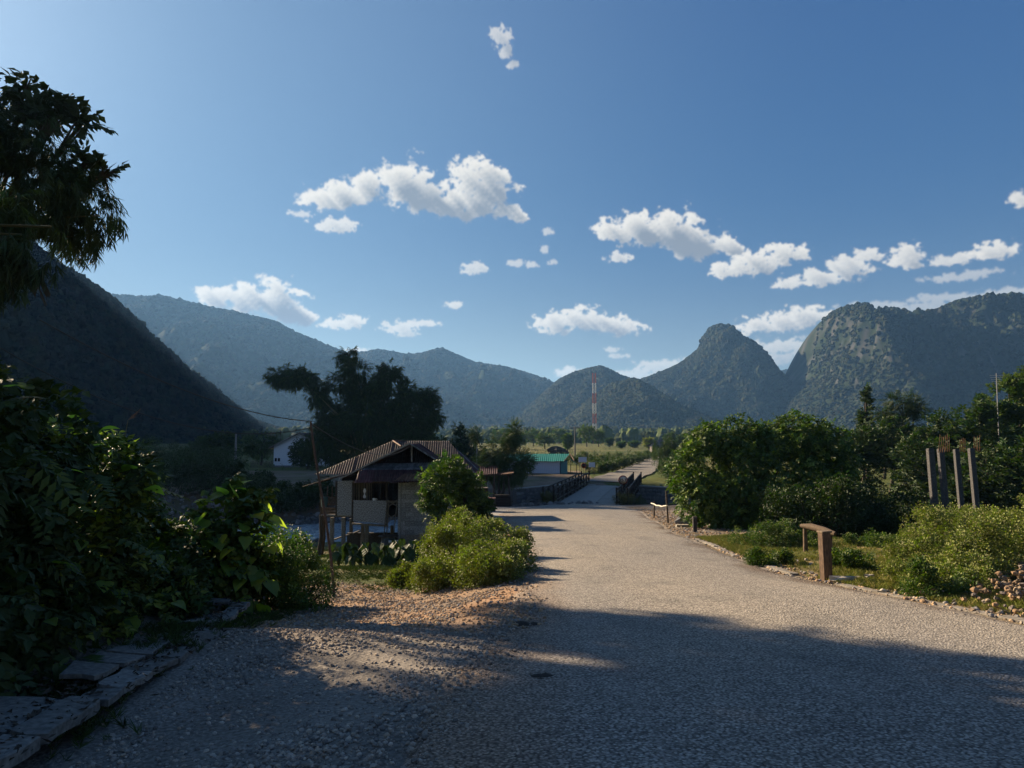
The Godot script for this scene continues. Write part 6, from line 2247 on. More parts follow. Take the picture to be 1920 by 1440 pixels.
func build_roadside() -> void:
	rng.seed = 305
	# squared wooden post with a log resting on it
	var p := ground_at(1549, 1089, 13.5)
	var t := thing("wooden_post", "squared brown wooden post on the right verge", "post", p)
	var h := at(1548, 998, -p.z).y - p.y
	var m := MB.new()
	var lean := turned(0, 0.25, 0.03)
	m.cbox(Vector3(0, h * 0.5 - 0.15, 0), Vector3(0.17, h + 0.3, 0.15), 0.012, lean)
	put(m.mesh(), "shaft", wood("post", 0.17, 0.105, 0.065), t)
	m = MB.new()
	m.cbox(Vector3(-0.01, h + 0.012, 0), Vector3(0.20, 0.03, 0.18), 0.008, lean)
	put(m.mesh(), "cap", wood("post_cap", 0.22, 0.16, 0.10), t)
	var l0 := at(1500, 988, 20.0)
	var l1 := at(1562, 1000, 18.6)
	l0.y = surface_y(l0.x, 20.0) + 0.42
	l1.y = surface_y(l1.x, 18.6) + 0.40
	t = thing("fallen_log", "weathered log lying behind the wooden post", "log", Vector3(l0.x, surface_y(l0.x, 20.0), l0.z))
	m = MB.new()
	var a := at(1502, 986, 19.6)
	var b := at(1566, 1001, 18.6)
	m.tube([a, a.lerp(b, 0.3) + Vector3(0, 0.03, 0), a.lerp(b, 0.7) + Vector3(0, 0.02, 0), b], [0.05, 0.09, 0.085, 0.05], 9)
	putw(m, "trunk", wood("log", 0.17, 0.115, 0.07), t)
	m = MB.new()
	for e in [0.12, 0.85]:
		var q := a.lerp(b, e)
		m.tube([Vector3(q.x, surface_y(q.x, -q.z) - 0.1, q.z), q - Vector3(0, 0.05, 0)], [0.06, 0.05], 6)
	putw(m, "branch_stub", wood("log", 0, 0, 0), t)
	# leaning bamboo pole on the left with the wires
	p = ground_at(628, 1118, 14.0)
	t = thing("bamboo_pole", "thin leaning bamboo pole beside the gravel lane", "pole", p)
	var top := at(585, 790, -p.z + 0.3)
	m = MB.new()
	var pts := []
	var rad := []
	for k in 12:
		var u := k / 11.0
		pts.append((top - p) * u + Vector3(0.03 * sin(u * 5.0), -0.1 * (1.0 - u), 0))
		rad.append(lerpf(0.028, 0.020, u))
	m.tube(pts, rad, 7)
	var culm := put(m.mesh(), "culm", wood("pole", 0.13, 0.09, 0.065), t)
	for k in 9:
		m = MB.new()
		var q: Vector3 = pts[k + 1]
		m.tube([q, q + Vector3(0, 0.018, 0)], [rad[k + 1] + 0.006, rad[k + 1] + 0.006], 7)
		put(m.mesh(), "node_ring", wood("pole_ring", 0.09, 0.065, 0.05), culm)
	# wires from the pole to the upper left
	wire("electric_wire", "upper dark wire running from the bamboo pole to the upper left", top, at(75, 600, 9.0), 0.25, 0.009)
	wire("electric_wire", "lower dark wire sagging from the pole across the dark hillside", top - Vector3(0.02, 0.12, 0), at(-20, 640, 9.5), 0.5, 0.008)
	wire("electric_wire", "short wire running from the bamboo pole towards the house", top - Vector3(0, 0.05, 0), hp(768, 836, -0.6), 0.5, 0.008)
	# stick rail by the bridge approach: pale peeled stick tied on two stakes
	var s0 := ground_at(1226, 972, 33.0)
	var s1 := ground_at(1253, 982, 31.0)
	t = thing("stick_rail", "pale peeled stick tied between two stakes by the bridge approach", "rail", s0)
	m = MB.new()
	m.tube([s0 - Vector3(0, 0.1, 0), at(1227, 940, -s0.z)], [0.045, 0.035], 6)
	putw(m, "stake", wood("stake", 0.10, 0.075, 0.055), t)
	m = MB.new()
	m.tube([s1 - Vector3(0, 0.1, 0), at(1249, 921, -s1.z)], [0.045, 0.035], 6)
	putw(m, "stake", wood("stake", 0, 0, 0), t)
	m = MB.new()
	var w := []
	for q in [[1221, 943.5], [1226, 945], [1231, 948], [1236, 948], [1241, 950], [1246, 948.5], [1251, 948]]:
		var u: float = (q[0] - 1221.0) / 30.0
		w.append(at(q[0], q[1], lerpf(-s0.z, -s1.z, u) - 0.06))
	m.tube(w, [0.03, 0.034, 0.034, 0.034, 0.034, 0.032, 0.026], 6)
	putw(m, "stick", wood("peeled", 0.72, 0.68, 0.58), t)
	# boulder, slab and stub post nearby
	p = ground_at(1280, 983, 31.0)
	var o := put(stone_mesh(1), "boulder", concrete("boulder", 0.20, 0.21, 0.23), self)
	o.transform = Transform3D(turned(0.1, 0.5, 0).scaled(Vector3(0.75, 0.7, 0.55)), p + Vector3(0, 0.1, 0))
	tag(o, "blue-grey boulder behind the stick rail", "boulder")
	p = ground_at(1281, 988, 29.0)
	t = thing("stone_slab", "flat pale stone slab in front of the blue-grey boulder", "slab", p)
	putw(broken_slab([p + Vector3(-0.3, 0, 0.15), p + Vector3(0.3, 0, 0.12), p + Vector3(0.28, 0, -0.15), p + Vector3(-0.28, 0, -0.12)], 0.09), "stone", concrete("slab", 0.40, 0.36, 0.30), t)
	p = ground_at(1303, 997, 27.5)
	t = thing("stub_post", "short dark post at the foot of the weeping bush", "post", p)
	m = MB.new()
	var hh := at(1303, 971, -p.z).y - p.y
	m.cbox(Vector3(0, hh * 0.5 - 0.1, 0), Vector3(0.14, hh + 0.2, 0.14), 0.012)
	put(m.mesh(), "shaft", wood("stub", 0.06, 0.055, 0.05), t)
	m = MB.new()
	m.cbox(Vector3(0, hh + 0.02, 0), Vector3(0.16, 0.04, 0.16), 0.01)
	put(m.mesh(), "cap", wood("stub_cap", 0.09, 0.08, 0.07), t)
	# dung and litter on the road
	for e in [[1010, 1269, 0.17, "dark dung pat on the shaded road", 6.8], [978, 1170, 0.16, "dark dung pat at the edge of the tree shade", 9.4], [1060, 1358, 0.10, "flattened dark patch of dung low in the photo", 5.3]]:
		p = ground_at(e[0], e[1], e[4])
		t = thing("dung_pat", e[3], "dung", p)
		for k in 5:
			m = MB.new()
			var r: float = e[2] * rnd(0.5, 1.0) * (1.0 if k < 1 else 0.6)
			var c := Vector3(rnd(-1, 1) * e[2] * 0.9, 0.0, rnd(-0.5, 0.5) * e[2]) if k else Vector3.ZERO
			var ring := []
			for q in 10:
				ring.append(c + Vector3(cos(TAU * q / 10.0) * r * rnd(0.8, 1.2), -0.005, sin(TAU * q / 10.0) * r * rnd(0.6, 0.9)))
			var peak := c + Vector3(0, r * 0.28, 0)
			for q in 10:
				var i0: Vector3 = ring[q].lerp(peak, 0.5) + Vector3(0, r * 0.06, 0)
				var i1: Vector3 = ring[(q + 1) % 10].lerp(peak, 0.5) + Vector3(0, r * 0.06, 0)
				m.quad(ring[q], i0, i1, ring[(q + 1) % 10])
				m.tri(i0, peak, i1)
			put(m.mesh(), "lump", mat("dung", lin(0.035, 0.028, 0.022), 0.95), t)
	# bare concrete columns with reinforcing bars on the right
	var cols := [[1752, 975, 1766, 843, 27.0, 0.20, "leaning bare concrete column with rebar on top"], [1775, 944, 1775, 842, 28.5, 0.19, "upright bare concrete column just behind the leaning one"], [1804, 938, 1805, 843, 34.0, 0.20, "dark bare concrete column in the middle of the group"], [1833, 942, 1832, 841, 31.0, 0.20, "bare concrete column with pale edges, last of the group"]]
	for e in cols:
		var d: float = e[4]
		var foot := at(e[0], e[1], d)
		var head := at(e[2], e[3], d + 0.2)
		var dir := (head - foot).normalized()
		var gy := ground_y(foot.x, d) - 0.2
		var start := foot + dir * ((gy - foot.y) / dir.y)
		t = thing("concrete_column", e[6], "column", Vector3(start.x, gy, start.z), 0.0, "bare concrete columns behind the verge weeds")
		m = MB.new()
		var len := (head - start).length()
		var bas := Basis(Vector3.RIGHT, dir, Vector3.RIGHT.cross(dir)).orthonormalized()
		m.cbox(dir * len * 0.5, Vector3(e[5], len, e[5]), 0.015, bas)
		var shaft := put(m.mesh(), "shaft", concrete("column", 0.10, 0.098, 0.10), t)
		for k in 4:
			m = MB.new()
			var off := bas * Vector3((-0.5 if k % 2 else 0.5) * e[5] * 0.7, 0, (-0.5 if k < 2 else 0.5) * e[5] * 0.7)
			m.tube([dir * (len - 0.1) + off, dir * (len + 0.25) + off * 1.02, dir * (len + rnd(0.4, 0.6)) + off * rnd(0.9, 1.15)], [0.012, 0.012, 0.012], 5)
			put(m.mesh(), "rebar", rust("rebar", 0.22, 0.11, 0.05), shaft)

func wire(called: String, label: String, a: Vector3, b: Vector3, sag: float, r: float) -> void:
	var o := thing(called, label, "wire", a)
	var m := MB.new()
	var pts := []
	var rad := []
	for k in 25:
		var u := k / 24.0
		pts.append((b - a) * u - Vector3(0, sag * 4.0 * u * (1.0 - u), 0))
		rad.append(r)
	m.tube(pts, rad, 5)
	put(m.mesh(), "strand", mat("black_wire", lin(0.015, 0.015, 0.015), 0.6), o)

# ---------------------------------------------------------------- shed, stall goods, far buildings
func build_shed() -> void:
	rng.seed = 306
	var b := ground_at(935, 944, 47.0)
	var t := thing("roadside_shed", "open roadside shed with rusty roof on thin posts", "shed", b)
	var d := -b.z
	var dark := wood("dark", 0, 0, 0)
	corrugated(t, [at(868, 893, d - 1.0), at(934, 888, d - 1.0), at(932, 877, d + 1.6), at(880, 876, d + 1.6)], at(934, 888, d - 1.0), 0.14, 0.02, 0.8, [rust("dark_red", 0, 0, 0), rust("maroon", 0, 0, 0)])
	corrugated(t, [at(930, 890.5, d - 1.0), at(963, 887, d - 0.8), at(964, 884.5, d + 1.6), at(930, 885.5, d + 1.6)], at(963, 887, d - 0.8), 0.14, 0.02, 0.8, [rust("orange", 0, 0, 0)])
	for q in [[899, 888, 899, 958, -1.0, 0.07], [927, 889, 926, 946, -0.8, 0.10], [935, 889, 934, 944, 1.0, 0.09], [945, 888, 944, 942, 1.2, 0.12], [953, 888, 958, 936, -0.5, 0.08], [912, 888, 911, 950, 0.8, 0.07]]:
		var m := MB.new()
		var hi := at(q[0], q[1], d + q[4])
		var lo := at(q[2], q[3], d + q[4])
		lo.y = ground_y(lo.x, d + q[4]) - 0.1
		m.tube([lo, lo.lerp(hi, 0.5) + Vector3(rnd(-0.04, 0.04), 0, 0), hi], [q[5] * 0.8, q[5] * 0.7, q[5] * 0.6], 6)
		putw(m, "post", dark, t)
	var m2 := MB.new()
	m2.bar(at(872, 892, d - 0.9), at(963, 889, d - 0.7), 0.08, 0.10)
	putw(m2, "beam", dark, t)
	# goods under it
	box_thing("wooden_crate", "grey wooden crate with a reddish top under the shed", "crate", at(919, 958, d - 6.5), Vector3(0.55, 0.75, 0.6), wood("crate", 0.17, 0.14, 0.12), rust("crate_top", 0.20, 0.09, 0.075), d - 6.5)
	box_thing("dark_cabinet", "low dark cabinet at the back of the shed", "cabinet", at(941, 945, d - 0.5), Vector3(1.0, 0.75, 0.6), wood("cabinet", 0.05, 0.04, 0.035), wood("cabinet_top", 0.07, 0.055, 0.045), d - 0.5)
	box_thing("plank_stall", "plank stall front beside the glossy tree", "stall", at(902, 958, d - 7.0), Vector3(0.7, 1.35, 0.7), wood("stall", 0.06, 0.05, 0.04), wood("stall_top", 0.08, 0.06, 0.05), d - 7.0)
	var cp := ground_at(883, 980, 37.0)
	var dd := -cp.z
	box_thing("market_counter", "dark counter behind the weeds holding the orange box", "counter", at(872, 985, dd + 0.4), Vector3(1.0, 0.55, 0.6), wood("counter", 0.045, 0.04, 0.04), wood("counter_top", 0.06, 0.05, 0.05), dd + 0.4)
	# orange board with a curved mark
	var c := at(883, 971, dd - 0.1)
	t = thing("orange_sign", "small orange board with a dark curved letter below the shed", "sign", Vector3(c.x, ground_y(c.x, dd - 0.1), c.z))
	var m := MB.new()
	m.cbox(c - t.position, Vector3(0.30, 0.30, 0.05), 0.008)
	put(m.mesh(), "board", mat("orange_board", lin(0.30, 0.13, 0.06), 0.7), t)
	m = MB.new()
	m.box(Vector3(c.x - t.position.x, (c.y - t.position.y) * 0.5 - 0.08, -0.03), Vector3(0.05, c.y - t.position.y - 0.1, 0.03))
	put(m.mesh(), "leg", dark, t)
	letters(t, "C", c - t.position + Vector3(0.02, 0, 0.026), 0.24, mat("sign_black", Color.WHITE))
	# purple cloth heap
	c = at(878, 955, dd + 0.4)
	t = thing("cloth_heap", "purple-grey bundle of cloth on the dark counter", "cloth", Vector3(c.x, c.y - 0.2, c.z))
	for k in 4:
		var o := put(stone_mesh(k), "fold", mat("purple_cloth", lin(0.10, 0.085, 0.12), 0.95), t)
		var s := rnd(0.3, 0.45)
		o.transform = Transform3D(turned(rnd(-0.5, 0.5), rnd(0, TAU), rnd(-0.5, 0.5)).scaled(Vector3(s, s, s)), Vector3(rnd(-0.2, 0.2), 0.08 + 0.06 * k, rnd(-0.1, 0.1)))
	# fallen branches by the bridge
	var q0 := ground_at(975, 940, 50.0)
	t = thing("fallen_branch", "bare fallen branches on the ground left of the bridge", "branch", q0)
	for k in 7:
		m = MB.new()
		var a := rnd(-0.4, 0.4)
		var s0 := Vector3(rnd(-1.2, 1.0), 0.05, rnd(-0.5, 0.5))
		var s1 := s0 + Vector3(cos(a) * rnd(0.8, 1.8), rnd(0.05, 0.35), sin(a))
		m.tube([s0, s0.lerp(s1, 0.5) + Vector3(0, 0.08, 0), s1], [0.035, 0.028, 0.012], 5)
		put(m.mesh(), "limb", bark(), t)

func box_thing(called: String, label: String, category: String, p: Vector3, size: Vector3, side: Material, top: Material, d: float) -> void:
	var y := surface_y(p.x, d)
	var t := thing(called, label, category, Vector3(p.x, y, -d))
	# boards on the front and sides round a frame, with a lid
	var n := maxi(3, int(size.y / 0.16))
	for k in n:
		var m := MB.new()
		m.box(Vector3(rnd(-0.008, 0.008), (k + 0.5) * size.y / n, 0), Vector3(size.x, size.y / n - 0.012, size.z))
		put(m.mesh(), "board", side, t)
	for s in [Vector2(-1, 1), Vector2(1, 1), Vector2(1, -1), Vector2(-1, -1)]:
		var m := MB.new()
		m.box(Vector3(s.x * (size.x * 0.5 + 0.006), size.y * 0.5 - 0.03, s.y * (size.z * 0.5 + 0.006)), Vector3(0.06, size.y + 0.05, 0.06))
		put(m.mesh(), "corner_post", side, t)
	var lid := MB.new()
	lid.cbox(Vector3(0, size.y + 0.02, 0), Vector3(size.x + 0.1, 0.045, size.z + 0.1), 0.01)
	put(lid.mesh(), "lid", top, t)

func ribbed(a: Vector3, b: Vector3, h: float, ribs: int, depth: float) -> Array:
	var out := []
	var along := (b - a) / ribs
	var nn := Vector3(-along.z, 0, along.x).normalized()
	if nn.z < 0.0:
		nn = -nn
	for k in ribs:
		var m := MB.new()
		var p := a + along * k
		var w := along
		m.quad(p, p + Vector3(0, h, 0), p + w * 0.75 + Vector3(0, h, 0), p + w * 0.75)
		m.quad(p + w * 0.75, p + w * 0.75 + Vector3(0, h, 0), p + w * 0.82 + nn * depth + Vector3(0, h, 0), p + w * 0.82 + nn * depth)
		m.quad(p + w * 0.82 + nn * depth, p + w * 0.82 + nn * depth + Vector3(0, h, 0), p + w * 0.93 + nn * depth + Vector3(0, h, 0), p + w * 0.93 + nn * depth)
		m.quad(p + w * 0.93 + nn * depth, p + w * 0.93 + nn * depth + Vector3(0, h, 0), p + w + Vector3(0, h, 0), p + w)
		out.append(m)
	return out

func build_far_buildings() -> void:
	rng.seed = 307
	# green-roofed shed of white sheets beyond the river
	var d := 97.0
	var b := at(1010, 889, d)
	b.y = ground_y(b.x, d)
	var t := thing("metal_shed", "white metal-sheet shed with a green roof beyond the bridge", "shed", b)
	var white := mat("white_sheet", lin(0.52, 0.56, 0.64), 0.6)
	var teal := mat("teal_sheet", lin(0.09, 0.24, 0.25), 0.6)
	var green := mat("green_sheet", lin(0.02, 0.22, 0.16), 0.5)
	var x0 := at(940, 880, d).x
	var x1 := at(1050, 880, d).x
	var x2 := at(1064, 880, d).x
	var h := at(1000, 863, d).y - b.y
	for m in ribbed(Vector3(x0, b.y - 0.1, -d), Vector3(x1, b.y - 0.1, -d), h, 32, 0.05):
		putw(m, "wall_sheet", white, t)
	for m in ribbed(Vector3(x1 + 0.08, b.y - 0.1, -d - 0.02), Vector3(x2, b.y - 0.1, -d - 0.02), h, 4, 0.05):
		putw(m, "side_sheet", teal, t)
	var pm := MB.new()
	pm.box(Vector3(x1 + 0.03, b.y + h * 0.5, -d + 0.03), Vector3(0.1, h, 0.1))
	putw(pm, "corner_post", mat("dark_trim", lin(0.03, 0.035, 0.05), 0.7), t)
	var bw := MB.new()
	bw.box(Vector3((x0 + x2) * 0.5, b.y + h * 0.5, -d - 4.0), Vector3(x2 - x0, h, 0.06))
	bw.box(Vector3(x2 - 0.03, b.y + h * 0.5, -d - 2.0), Vector3(0.06, h, 3.9))
	bw.box(Vector3(x0 + 0.03, b.y + h * 0.5, -d - 2.0), Vector3(0.06, h, 3.9))
	putw(bw, "back_wall", teal, t)
	var ry := at(1000, 851, d + 2.0).y
	var e0 := Vector3(x0 - 0.4, b.y + h - 0.12, -d + 0.35)
	var e1 := Vector3(at(1057, 864, d).x, b.y + h - 0.12, -d + 0.35)
	var r0 := Vector3(x0 - 0.4, ry, -d - 2.0)
	var r1 := Vector3(at(1066, 851, d + 2.0).x + 0.2, ry, -d - 2.0)
	corrugated(t, [e0, e1, r1, r0], e1, 0.25, 0.02, 1.0, [green])
	corrugated(t, [Vector3(e0.x, e0.y, -d - 4.35), Vector3(e1.x + 0.5, e0.y, -d - 4.35), r1, r0], Vector3(e1.x + 0.5, e0.y, -d - 4.35), 0.25, 0.02, 1.0, [green])
	var fm := MB.new()
	fm.bar(r1, Vector3(at(1076, 861, d).x, b.y + h + 0.0, -d + 0.4), 0.06, 0.12)
	fm.bar(r1, e1, 0.06, 0.10)
	putw(fm, "barge_board", rust("barge", 0.25, 0.15, 0.10), t)
	# lean-to tarpaulin
	t = thing("lean_to", "green tarpaulin lean-to beside the metal shed", "lean-to", Vector3(at(1080, 885, d).x, b.y, -d))
	corrugated(t, [at(1092, 878, d - 0.3), at(1092, 878, d + 2.5), at(1068, 860, d + 2.5), at(1068, 860, d - 0.3)], at(1092, 878, d + 2.5), 0.3, 0.02, 1.2, [green], "tarpaulin")
	for px in [1070, 1081, 1091]:
		var m := MB.new()
		var tp := at(px, 861.0 + (px - 1068.0) * 0.72, d - 0.2)
		m.bar(Vector3(tp.x, b.y - 0.1, tp.z), tp, 0.07, 0.07)
		putw(m, "post", wood("dark", 0, 0, 0), t)
	# notice boards and round sign
	for e in [[1085, 1100, 857, 866.5, "larger white notice board beside the metal shed"], [1104, 1115.5, 867, 876, "smaller white notice board right of the larger one"]]:
		var p0 := at(e[0], e[3], 92.0)
		var p1 := at(e[1], e[2], 92.0)
		var mid := (p0 + p1) * 0.5
		t = thing("notice_board", e[4], "notice board", Vector3(mid.x, ground_y(mid.x, 92.0), -92.0))
		var m := MB.new()
		m.cbox(mid - t.position, Vector3(p1.x - p0.x, p1.y - p0.y, 0.05), 0.01)
		put(m.mesh(), "board", mat("board_white", lin(0.42, 0.50, 0.62), 0.6), t)
		for s in [-1, 1]:
			m = MB.new()
			var lx: float = s * (p1.x - p0.x) * 0.36
			m.bar(Vector3(lx, -0.1, -0.06), Vector3(lx, mid.y - t.position.y + 0.2, -0.06), 0.06, 0.06)
			put(m.mesh(), "leg", wood("dark", 0, 0, 0), t)
	var sp := at(1094.5, 873, 90.0)
	t = thing("round_sign", "round dark red road sign in front of the notice boards", "sign", Vector3(sp.x, ground_y(sp.x, 90.0), -90.0))
	var plate := disc(t, "plate", sp - t.position + Vector3(0, 0, 0.04), 0.30, mat("sign_red", Color.WHITE), 0.03)
	disc(plate, "face", sp - t.position + Vector3(0, 0, 0.055), 0.22, mat("sign_dark", lin(0.04, 0.02, 0.02), 0.6), 0.02)
	var m5 := MB.new()
	m5.tube([Vector3(0, -0.1, 0), Vector3(0, sp.y - t.position.y + 0.2, 0)], [0.035, 0.035], 6)
	put(m5.mesh(), "pole", wood("dark", 0, 0, 0), t)
	# dark crate in the yard
	var yp := at(972, 893, 90.0)
	box_thing("yard_crate", "dark green crate standing in the yard before the metal shed", "crate", Vector3(yp.x, 0, -90.0), Vector3(1.2, 0.5, 0.7), mat("crate_green", lin(0.02, 0.03, 0.03), 0.8), mat("crate_green", Color.WHITE), 90.0)
	# wooden fence right of the notice boards
	t = thing("field_fence", "thin wooden fence along the field behind the notice boards", "fence", Vector3(at(1140, 872, 104.0).x, PLAIN, -104.0))
	for k in 16:
		var fx := lerpf(at(1112, 870, 104.0).x, at(1180, 870, 112.0).x, k / 15.0)
		var fd := lerpf(104.0, 112.0, k / 15.0)
		var m := MB.new()
		m.bar(Vector3(fx, ground_y(fx, fd) - 0.1, -fd), Vector3(fx + rnd(-0.05, 0.05), ground_y(fx, fd) + 1.0 + rnd(-0.1, 0.1), -fd), 0.06, 0.06)
		putw(m, "post", wood("fence", 0.16, 0.13, 0.10), t)
	for y in [0.45, 0.85]:
		var m := MB.new()
		m.bar(Vector3(at(1112, 870, 104.0).x, PLAIN + y, -104.0), Vector3(at(1180, 870, 112.0).x, PLAIN + y, -112.0), 0.04, 0.06)
		putw(m, "rail", wood("fence", 0, 0, 0), t)
	# white gabled house on the far bank at the left
	d = 116.0
	b = at(545, 868, d)
	b.y = ground_y(b.x, d)
	t = thing("white_house", "white gabled house half hidden by the round dark tree", "house", b)
	var wl := at(513, 868, d).x
	var apex := Vector3(at(561, 812, d).x, at(561, 812, d).y, -d)
	var wr := 2.0 * apex.x - wl
	var eave := at(513, 836, d).y
	var gw := MB.new()
	gw.poly([Vector3(wl, b.y - 0.2, -d), Vector3(wl, eave, -d), apex - Vector3(0, 0.1, 0), Vector3(wr, eave, -d), Vector3(wr, b.y - 0.2, -d)])
	putw(gw, "gable_wall", mat("white_plaster", lin(0.62, 0.66, 0.72), 0.8), t)
	var sw := MB.new()
	sw.box(Vector3(wl + 0.08, (b.y - 0.2 + eave) * 0.5, -d - 4.0), Vector3(0.16, eave - b.y + 0.2, 7.9))
	sw.box(Vector3(wr - 0.08, (b.y - 0.2 + eave) * 0.5, -d - 4.0), Vector3(0.16, eave - b.y + 0.2, 7.9))
	putw(sw, "side_wall", mat("white_plaster", Color.WHITE), t)
	var down := (Vector3(wl, eave, -d) - apex) * 1.16
	for s in [-1, 1]:
		var lo: Vector3 = apex + Vector3(down.x * (1 if s < 0 else -1), down.y, 0.5)
		corrugated(t, [lo, Vector3(lo.x, lo.y, -d - 8.5), Vector3(apex.x, apex.y + 0.06, -d - 8.5), Vector3(apex.x, apex.y + 0.06, -d + 0.5)], Vector3(lo.x, lo.y, -d - 8.5), 0.3, 0.02, 1.2, [rust("house_roof", 0.15, 0.11, 0.09)])
		var m := MB.new()
		m.bar(Vector3(apex.x, apex.y, -d + 0.5), lo, 0.06, 0.14)
		putw(m, "barge_board", wood("bleached", 0, 0, 0), t)
	for px in [517, 523]:
		var m := MB.new()
		var wp := at(px, 862, d - 0.06)
		m.box(wp, Vector3(0.32, 0.5, 0.05))
		putw(m, "vent", mat("vent_dark", lin(0.02, 0.02, 0.025), 0.8), t)
	var pl := MB.new()
	pl.box(Vector3((wl + wr) * 0.5, b.y + 0.12, -d + 0.06), Vector3(wr - wl + 0.2, 0.3, 0.1))
	putw(pl, "plinth", concrete("plinth", 0.30, 0.29, 0.28), t)
	# stick fence left of the white house
	t = thing("stick_fence", "fence of upright sticks left of the white house", "fence", Vector3(at(495, 868, 112.0).x, PLAIN, -112.0))
	for k in 22:
		var fx := lerpf(at(470, 868, 112.0).x, at(512, 868, 112.0).x, k / 21.0)
		var m := MB.new()
		var gy := ground_y(fx, 112.0)
		m.bar(Vector3(fx, gy - 0.1, -112.0), Vector3(fx + rnd(-0.06, 0.06), gy + rnd(0.8, 1.15), -112.0), 0.05, 0.05)
		putw(m, "stick", wood("fence", 0, 0, 0), t)
	# tapered concrete post
	p_post("concrete_post", "pale tapered concrete post on the far bank at the left", at(442, 869, 105.0), at(442.5, 814, 105.0), 0.21, 0.12, concrete("post", 0.33, 0.32, 0.31), false)
	p_post("utility_pole", "dark utility pole stump behind the feathery far tree", at(526, 840, 130.0), at(526, 808, 130.0), 0.14, 0.10, wood("dark", 0, 0, 0), false)
	p_post("utility_pole", "pale thin pole behind the house and the feathery tree", at(894, 845, 70.0), at(894, 809, 70.0), 0.06, 0.05, concrete("post", 0, 0, 0), false)
	p_post("utility_pole", "utility pole with cross-arm left of the mast", at(1078, 862, 145.0), at(1078, 799, 145.0), 0.16, 0.10, concrete("pole", 0.2, 0.2, 0.2), true)
	p_post("utility_pole", "utility pole with cross-arm above the weeping bush", at(1297, 840, 130.0), at(1297, 808, 130.0), 0.12, 0.09, concrete("pole", 0, 0, 0), true)
	# grey hut in the valley
	d = 200.0
	b = at(1247, 838, d)
	b.y = ground_y(b.x, d)
	t = thing("grey_hut", "small grey-roofed hut in the valley beyond the road bend", "hut", b)
	var hw := 4.4
	var hm := MB.new()
	hm.box(Vector3(b.x, b.y + 1.0, -d - 2.0), Vector3(hw * 1.5, 2.2, 3.6))
	putw(hm, "wall", wood("hut", 0.16, 0.14, 0.13), t)
	var top := Vector3(b.x, at(1247, 825, d).y, -d - 2.0)
	var ev := b.y + 1.9
	corrugated(t, [Vector3(b.x - hw, ev, -d + 0.4), Vector3(b.x + hw, ev, -d + 0.4), top + Vector3(1.6, 0, 0), top - Vector3(1.6, 0, 0)], Vector3(b.x + hw, ev, -d + 0.4), 0.5, 0.03, 1.6, [rust("hut_roof", 0.20, 0.21, 0.23)])
	corrugated(t, [Vector3(b.x - hw, ev, -d - 4.4), Vector3(b.x + hw, ev, -d - 4.4), top + Vector3(1.6, 0, 0), top - Vector3(1.6, 0, 0)], Vector3(b.x + hw, ev, -d - 4.4), 0.5, 0.03, 1.6, [rust("hut_roof", 0, 0, 0)])
	# dark hay heap on the field
	var hpnt := at(1043, 844, 190.0)
	var o := put(blob_mesh(2), "hay_heap", mat("hay", lin(0.03, 0.027, 0.022), 1.0), self)
	o.transform = Transform3D(Basis().scaled(Vector3(2.4, 1.5, 1.6)), Vector3(hpnt.x, ground_y(hpnt.x, 190.0) + 0.4, -190.0))
	tag(o, "dark rounded heap on the field behind the metal shed", "heap")
	# television aerial among the trees at the right
	var ap := at(1868, 700, 58.0)
	t = thing("television_aerial", "thin television aerial above the treeline at the right", "aerial", Vector3(ap.x, ground_y(ap.x, 58.0), -58.0))
	var ah := ap.y - t.position.y
	var am := MB.new()
	am.tube([Vector3.ZERO, Vector3(0, ah, 0)], [0.04, 0.025], 6)
	put(am.mesh(), "mast", mat("aerial_metal", lin(0.3, 0.3, 0.3), 0.5), t)
	for k in 5:
		am = MB.new()
		var y := ah - 0.15 - k * 0.16
		am.tube([Vector3(-0.5 + 0.06 * k, y, 0), Vector3(0.5 - 0.06 * k, y, 0)], [0.012, 0.012], 5)
		put(am.mesh(), "rod", mat("aerial_metal", Color.WHITE), t)
	# lattice mast, red and white
	d = 430.0
	b = at(1115, 828, d)
	b.y = ground_y(b.x, d)
	t = thing("lattice_mast", "tall red and white lattice mast on the valley floor", "mast", b)
	var ht := at(1115, 699, d).y - b.y
	var wdt := 0.85
	var secs := 7
	var redm := mat("mast_red", lin(0.30, 0.05, 0.035), 0.6)
	var whm := mat("mast_white", lin(0.55, 0.55, 0.53), 0.6)
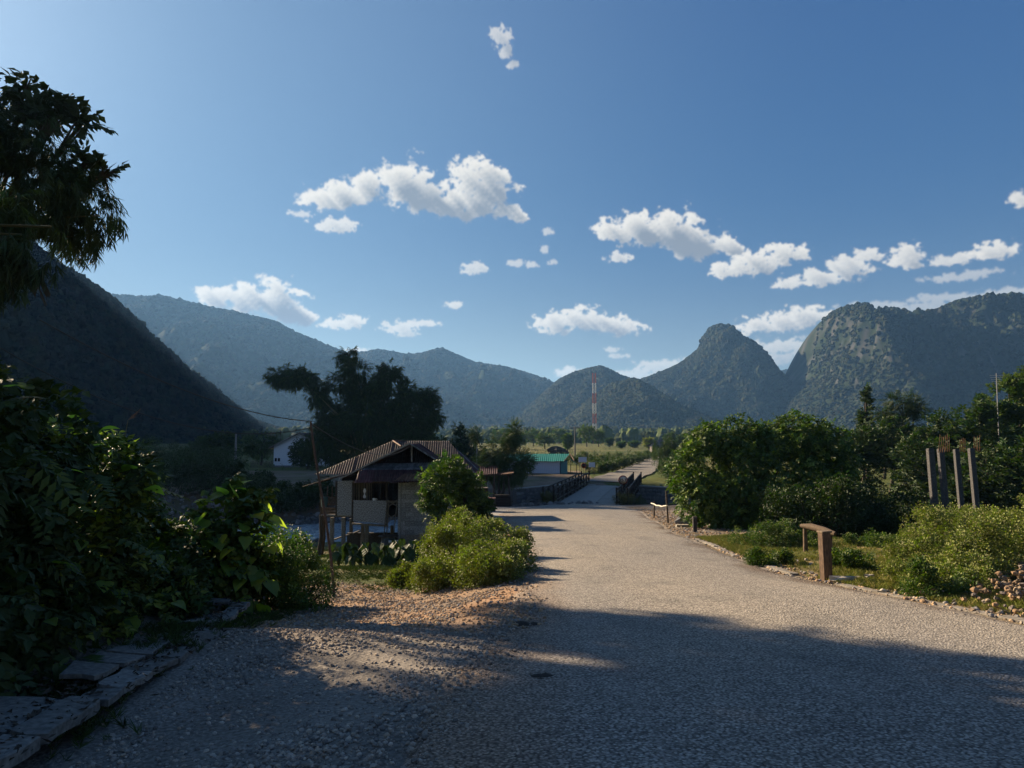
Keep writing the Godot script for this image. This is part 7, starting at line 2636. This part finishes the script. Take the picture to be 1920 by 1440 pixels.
	for s in secs:
		var y0 := ht * s / secs
		var y1 := ht * (s + 1) / secs
		var mt := redm if s % 2 == 0 else whm
		for c in [Vector2(-1, -1), Vector2(1, -1), Vector2(1, 1), Vector2(-1, 1)]:
			var m := MB.new()
			m.bar(Vector3(c.x * wdt, y0, c.y * wdt), Vector3(c.x * wdt, y1, c.y * wdt), 0.14, 0.14)
			put(m.mesh(), "leg", mt, t)
		var br := MB.new()
		for k in 3:
			var a := lerpf(y0, y1, k / 3.0)
			var c := lerpf(y0, y1, (k + 1) / 3.0)
			for f in [[Vector2(-1, 1), Vector2(1, 1)], [Vector2(1, 1), Vector2(1, -1)], [Vector2(1, -1), Vector2(-1, -1)], [Vector2(-1, -1), Vector2(-1, 1)]]:
				var f0: Vector2 = f[0] * wdt
				var f1: Vector2 = f[1] * wdt
				br.bar(Vector3(f0.x, a, f0.y), Vector3(f1.x, c, f1.y), 0.07, 0.07)
				br.bar(Vector3(f1.x, a, f1.y), Vector3(f0.x, c, f0.y), 0.07, 0.07)
				br.bar(Vector3(f0.x, a, f0.y), Vector3(f1.x, a, f1.y), 0.07, 0.07)
		put(br.mesh(), "lattice_section", mt, t)

func p_post(called: String, label: String, foot: Vector3, head: Vector3, r0: float, r1: float, ma: Material, arm: bool) -> void:
	var b := Vector3(foot.x, ground_y(foot.x, -foot.z), foot.z)
	var t := thing(called, label, "pole", b)
	var m := MB.new()
	m.tube([Vector3(0, -0.2, 0), head - b], [r0, r1], 8)
	put(m.mesh(), "shaft", ma, t)
	if arm:
		m = MB.new()
		var h := head - b
		m.bar(h + Vector3(-0.95, -0.35, 0.12), h + Vector3(0.95, -0.35, 0.12), 0.12, 0.14)
		var arm_ := put(m.mesh(), "cross_arm", ma, t)
		for s in [-0.85, -0.3, 0.3, 0.85]:
			m = MB.new()
			m.tube([h + Vector3(s, -0.28, 0.12), h + Vector3(s, -0.08, 0.12)], [0.05, 0.06], 6)
			put(m.mesh(), "insulator", concrete("insulator", 0.35, 0.33, 0.3), arm_)
	else:
		m = MB.new()
		m.tube([head - b - Vector3(0, 0.02, 0), head - b + Vector3(0, 0.05, 0)], [r1 * 1.15, r1 * 0.9], 8)
		put(m.mesh(), "cap", ma, t)
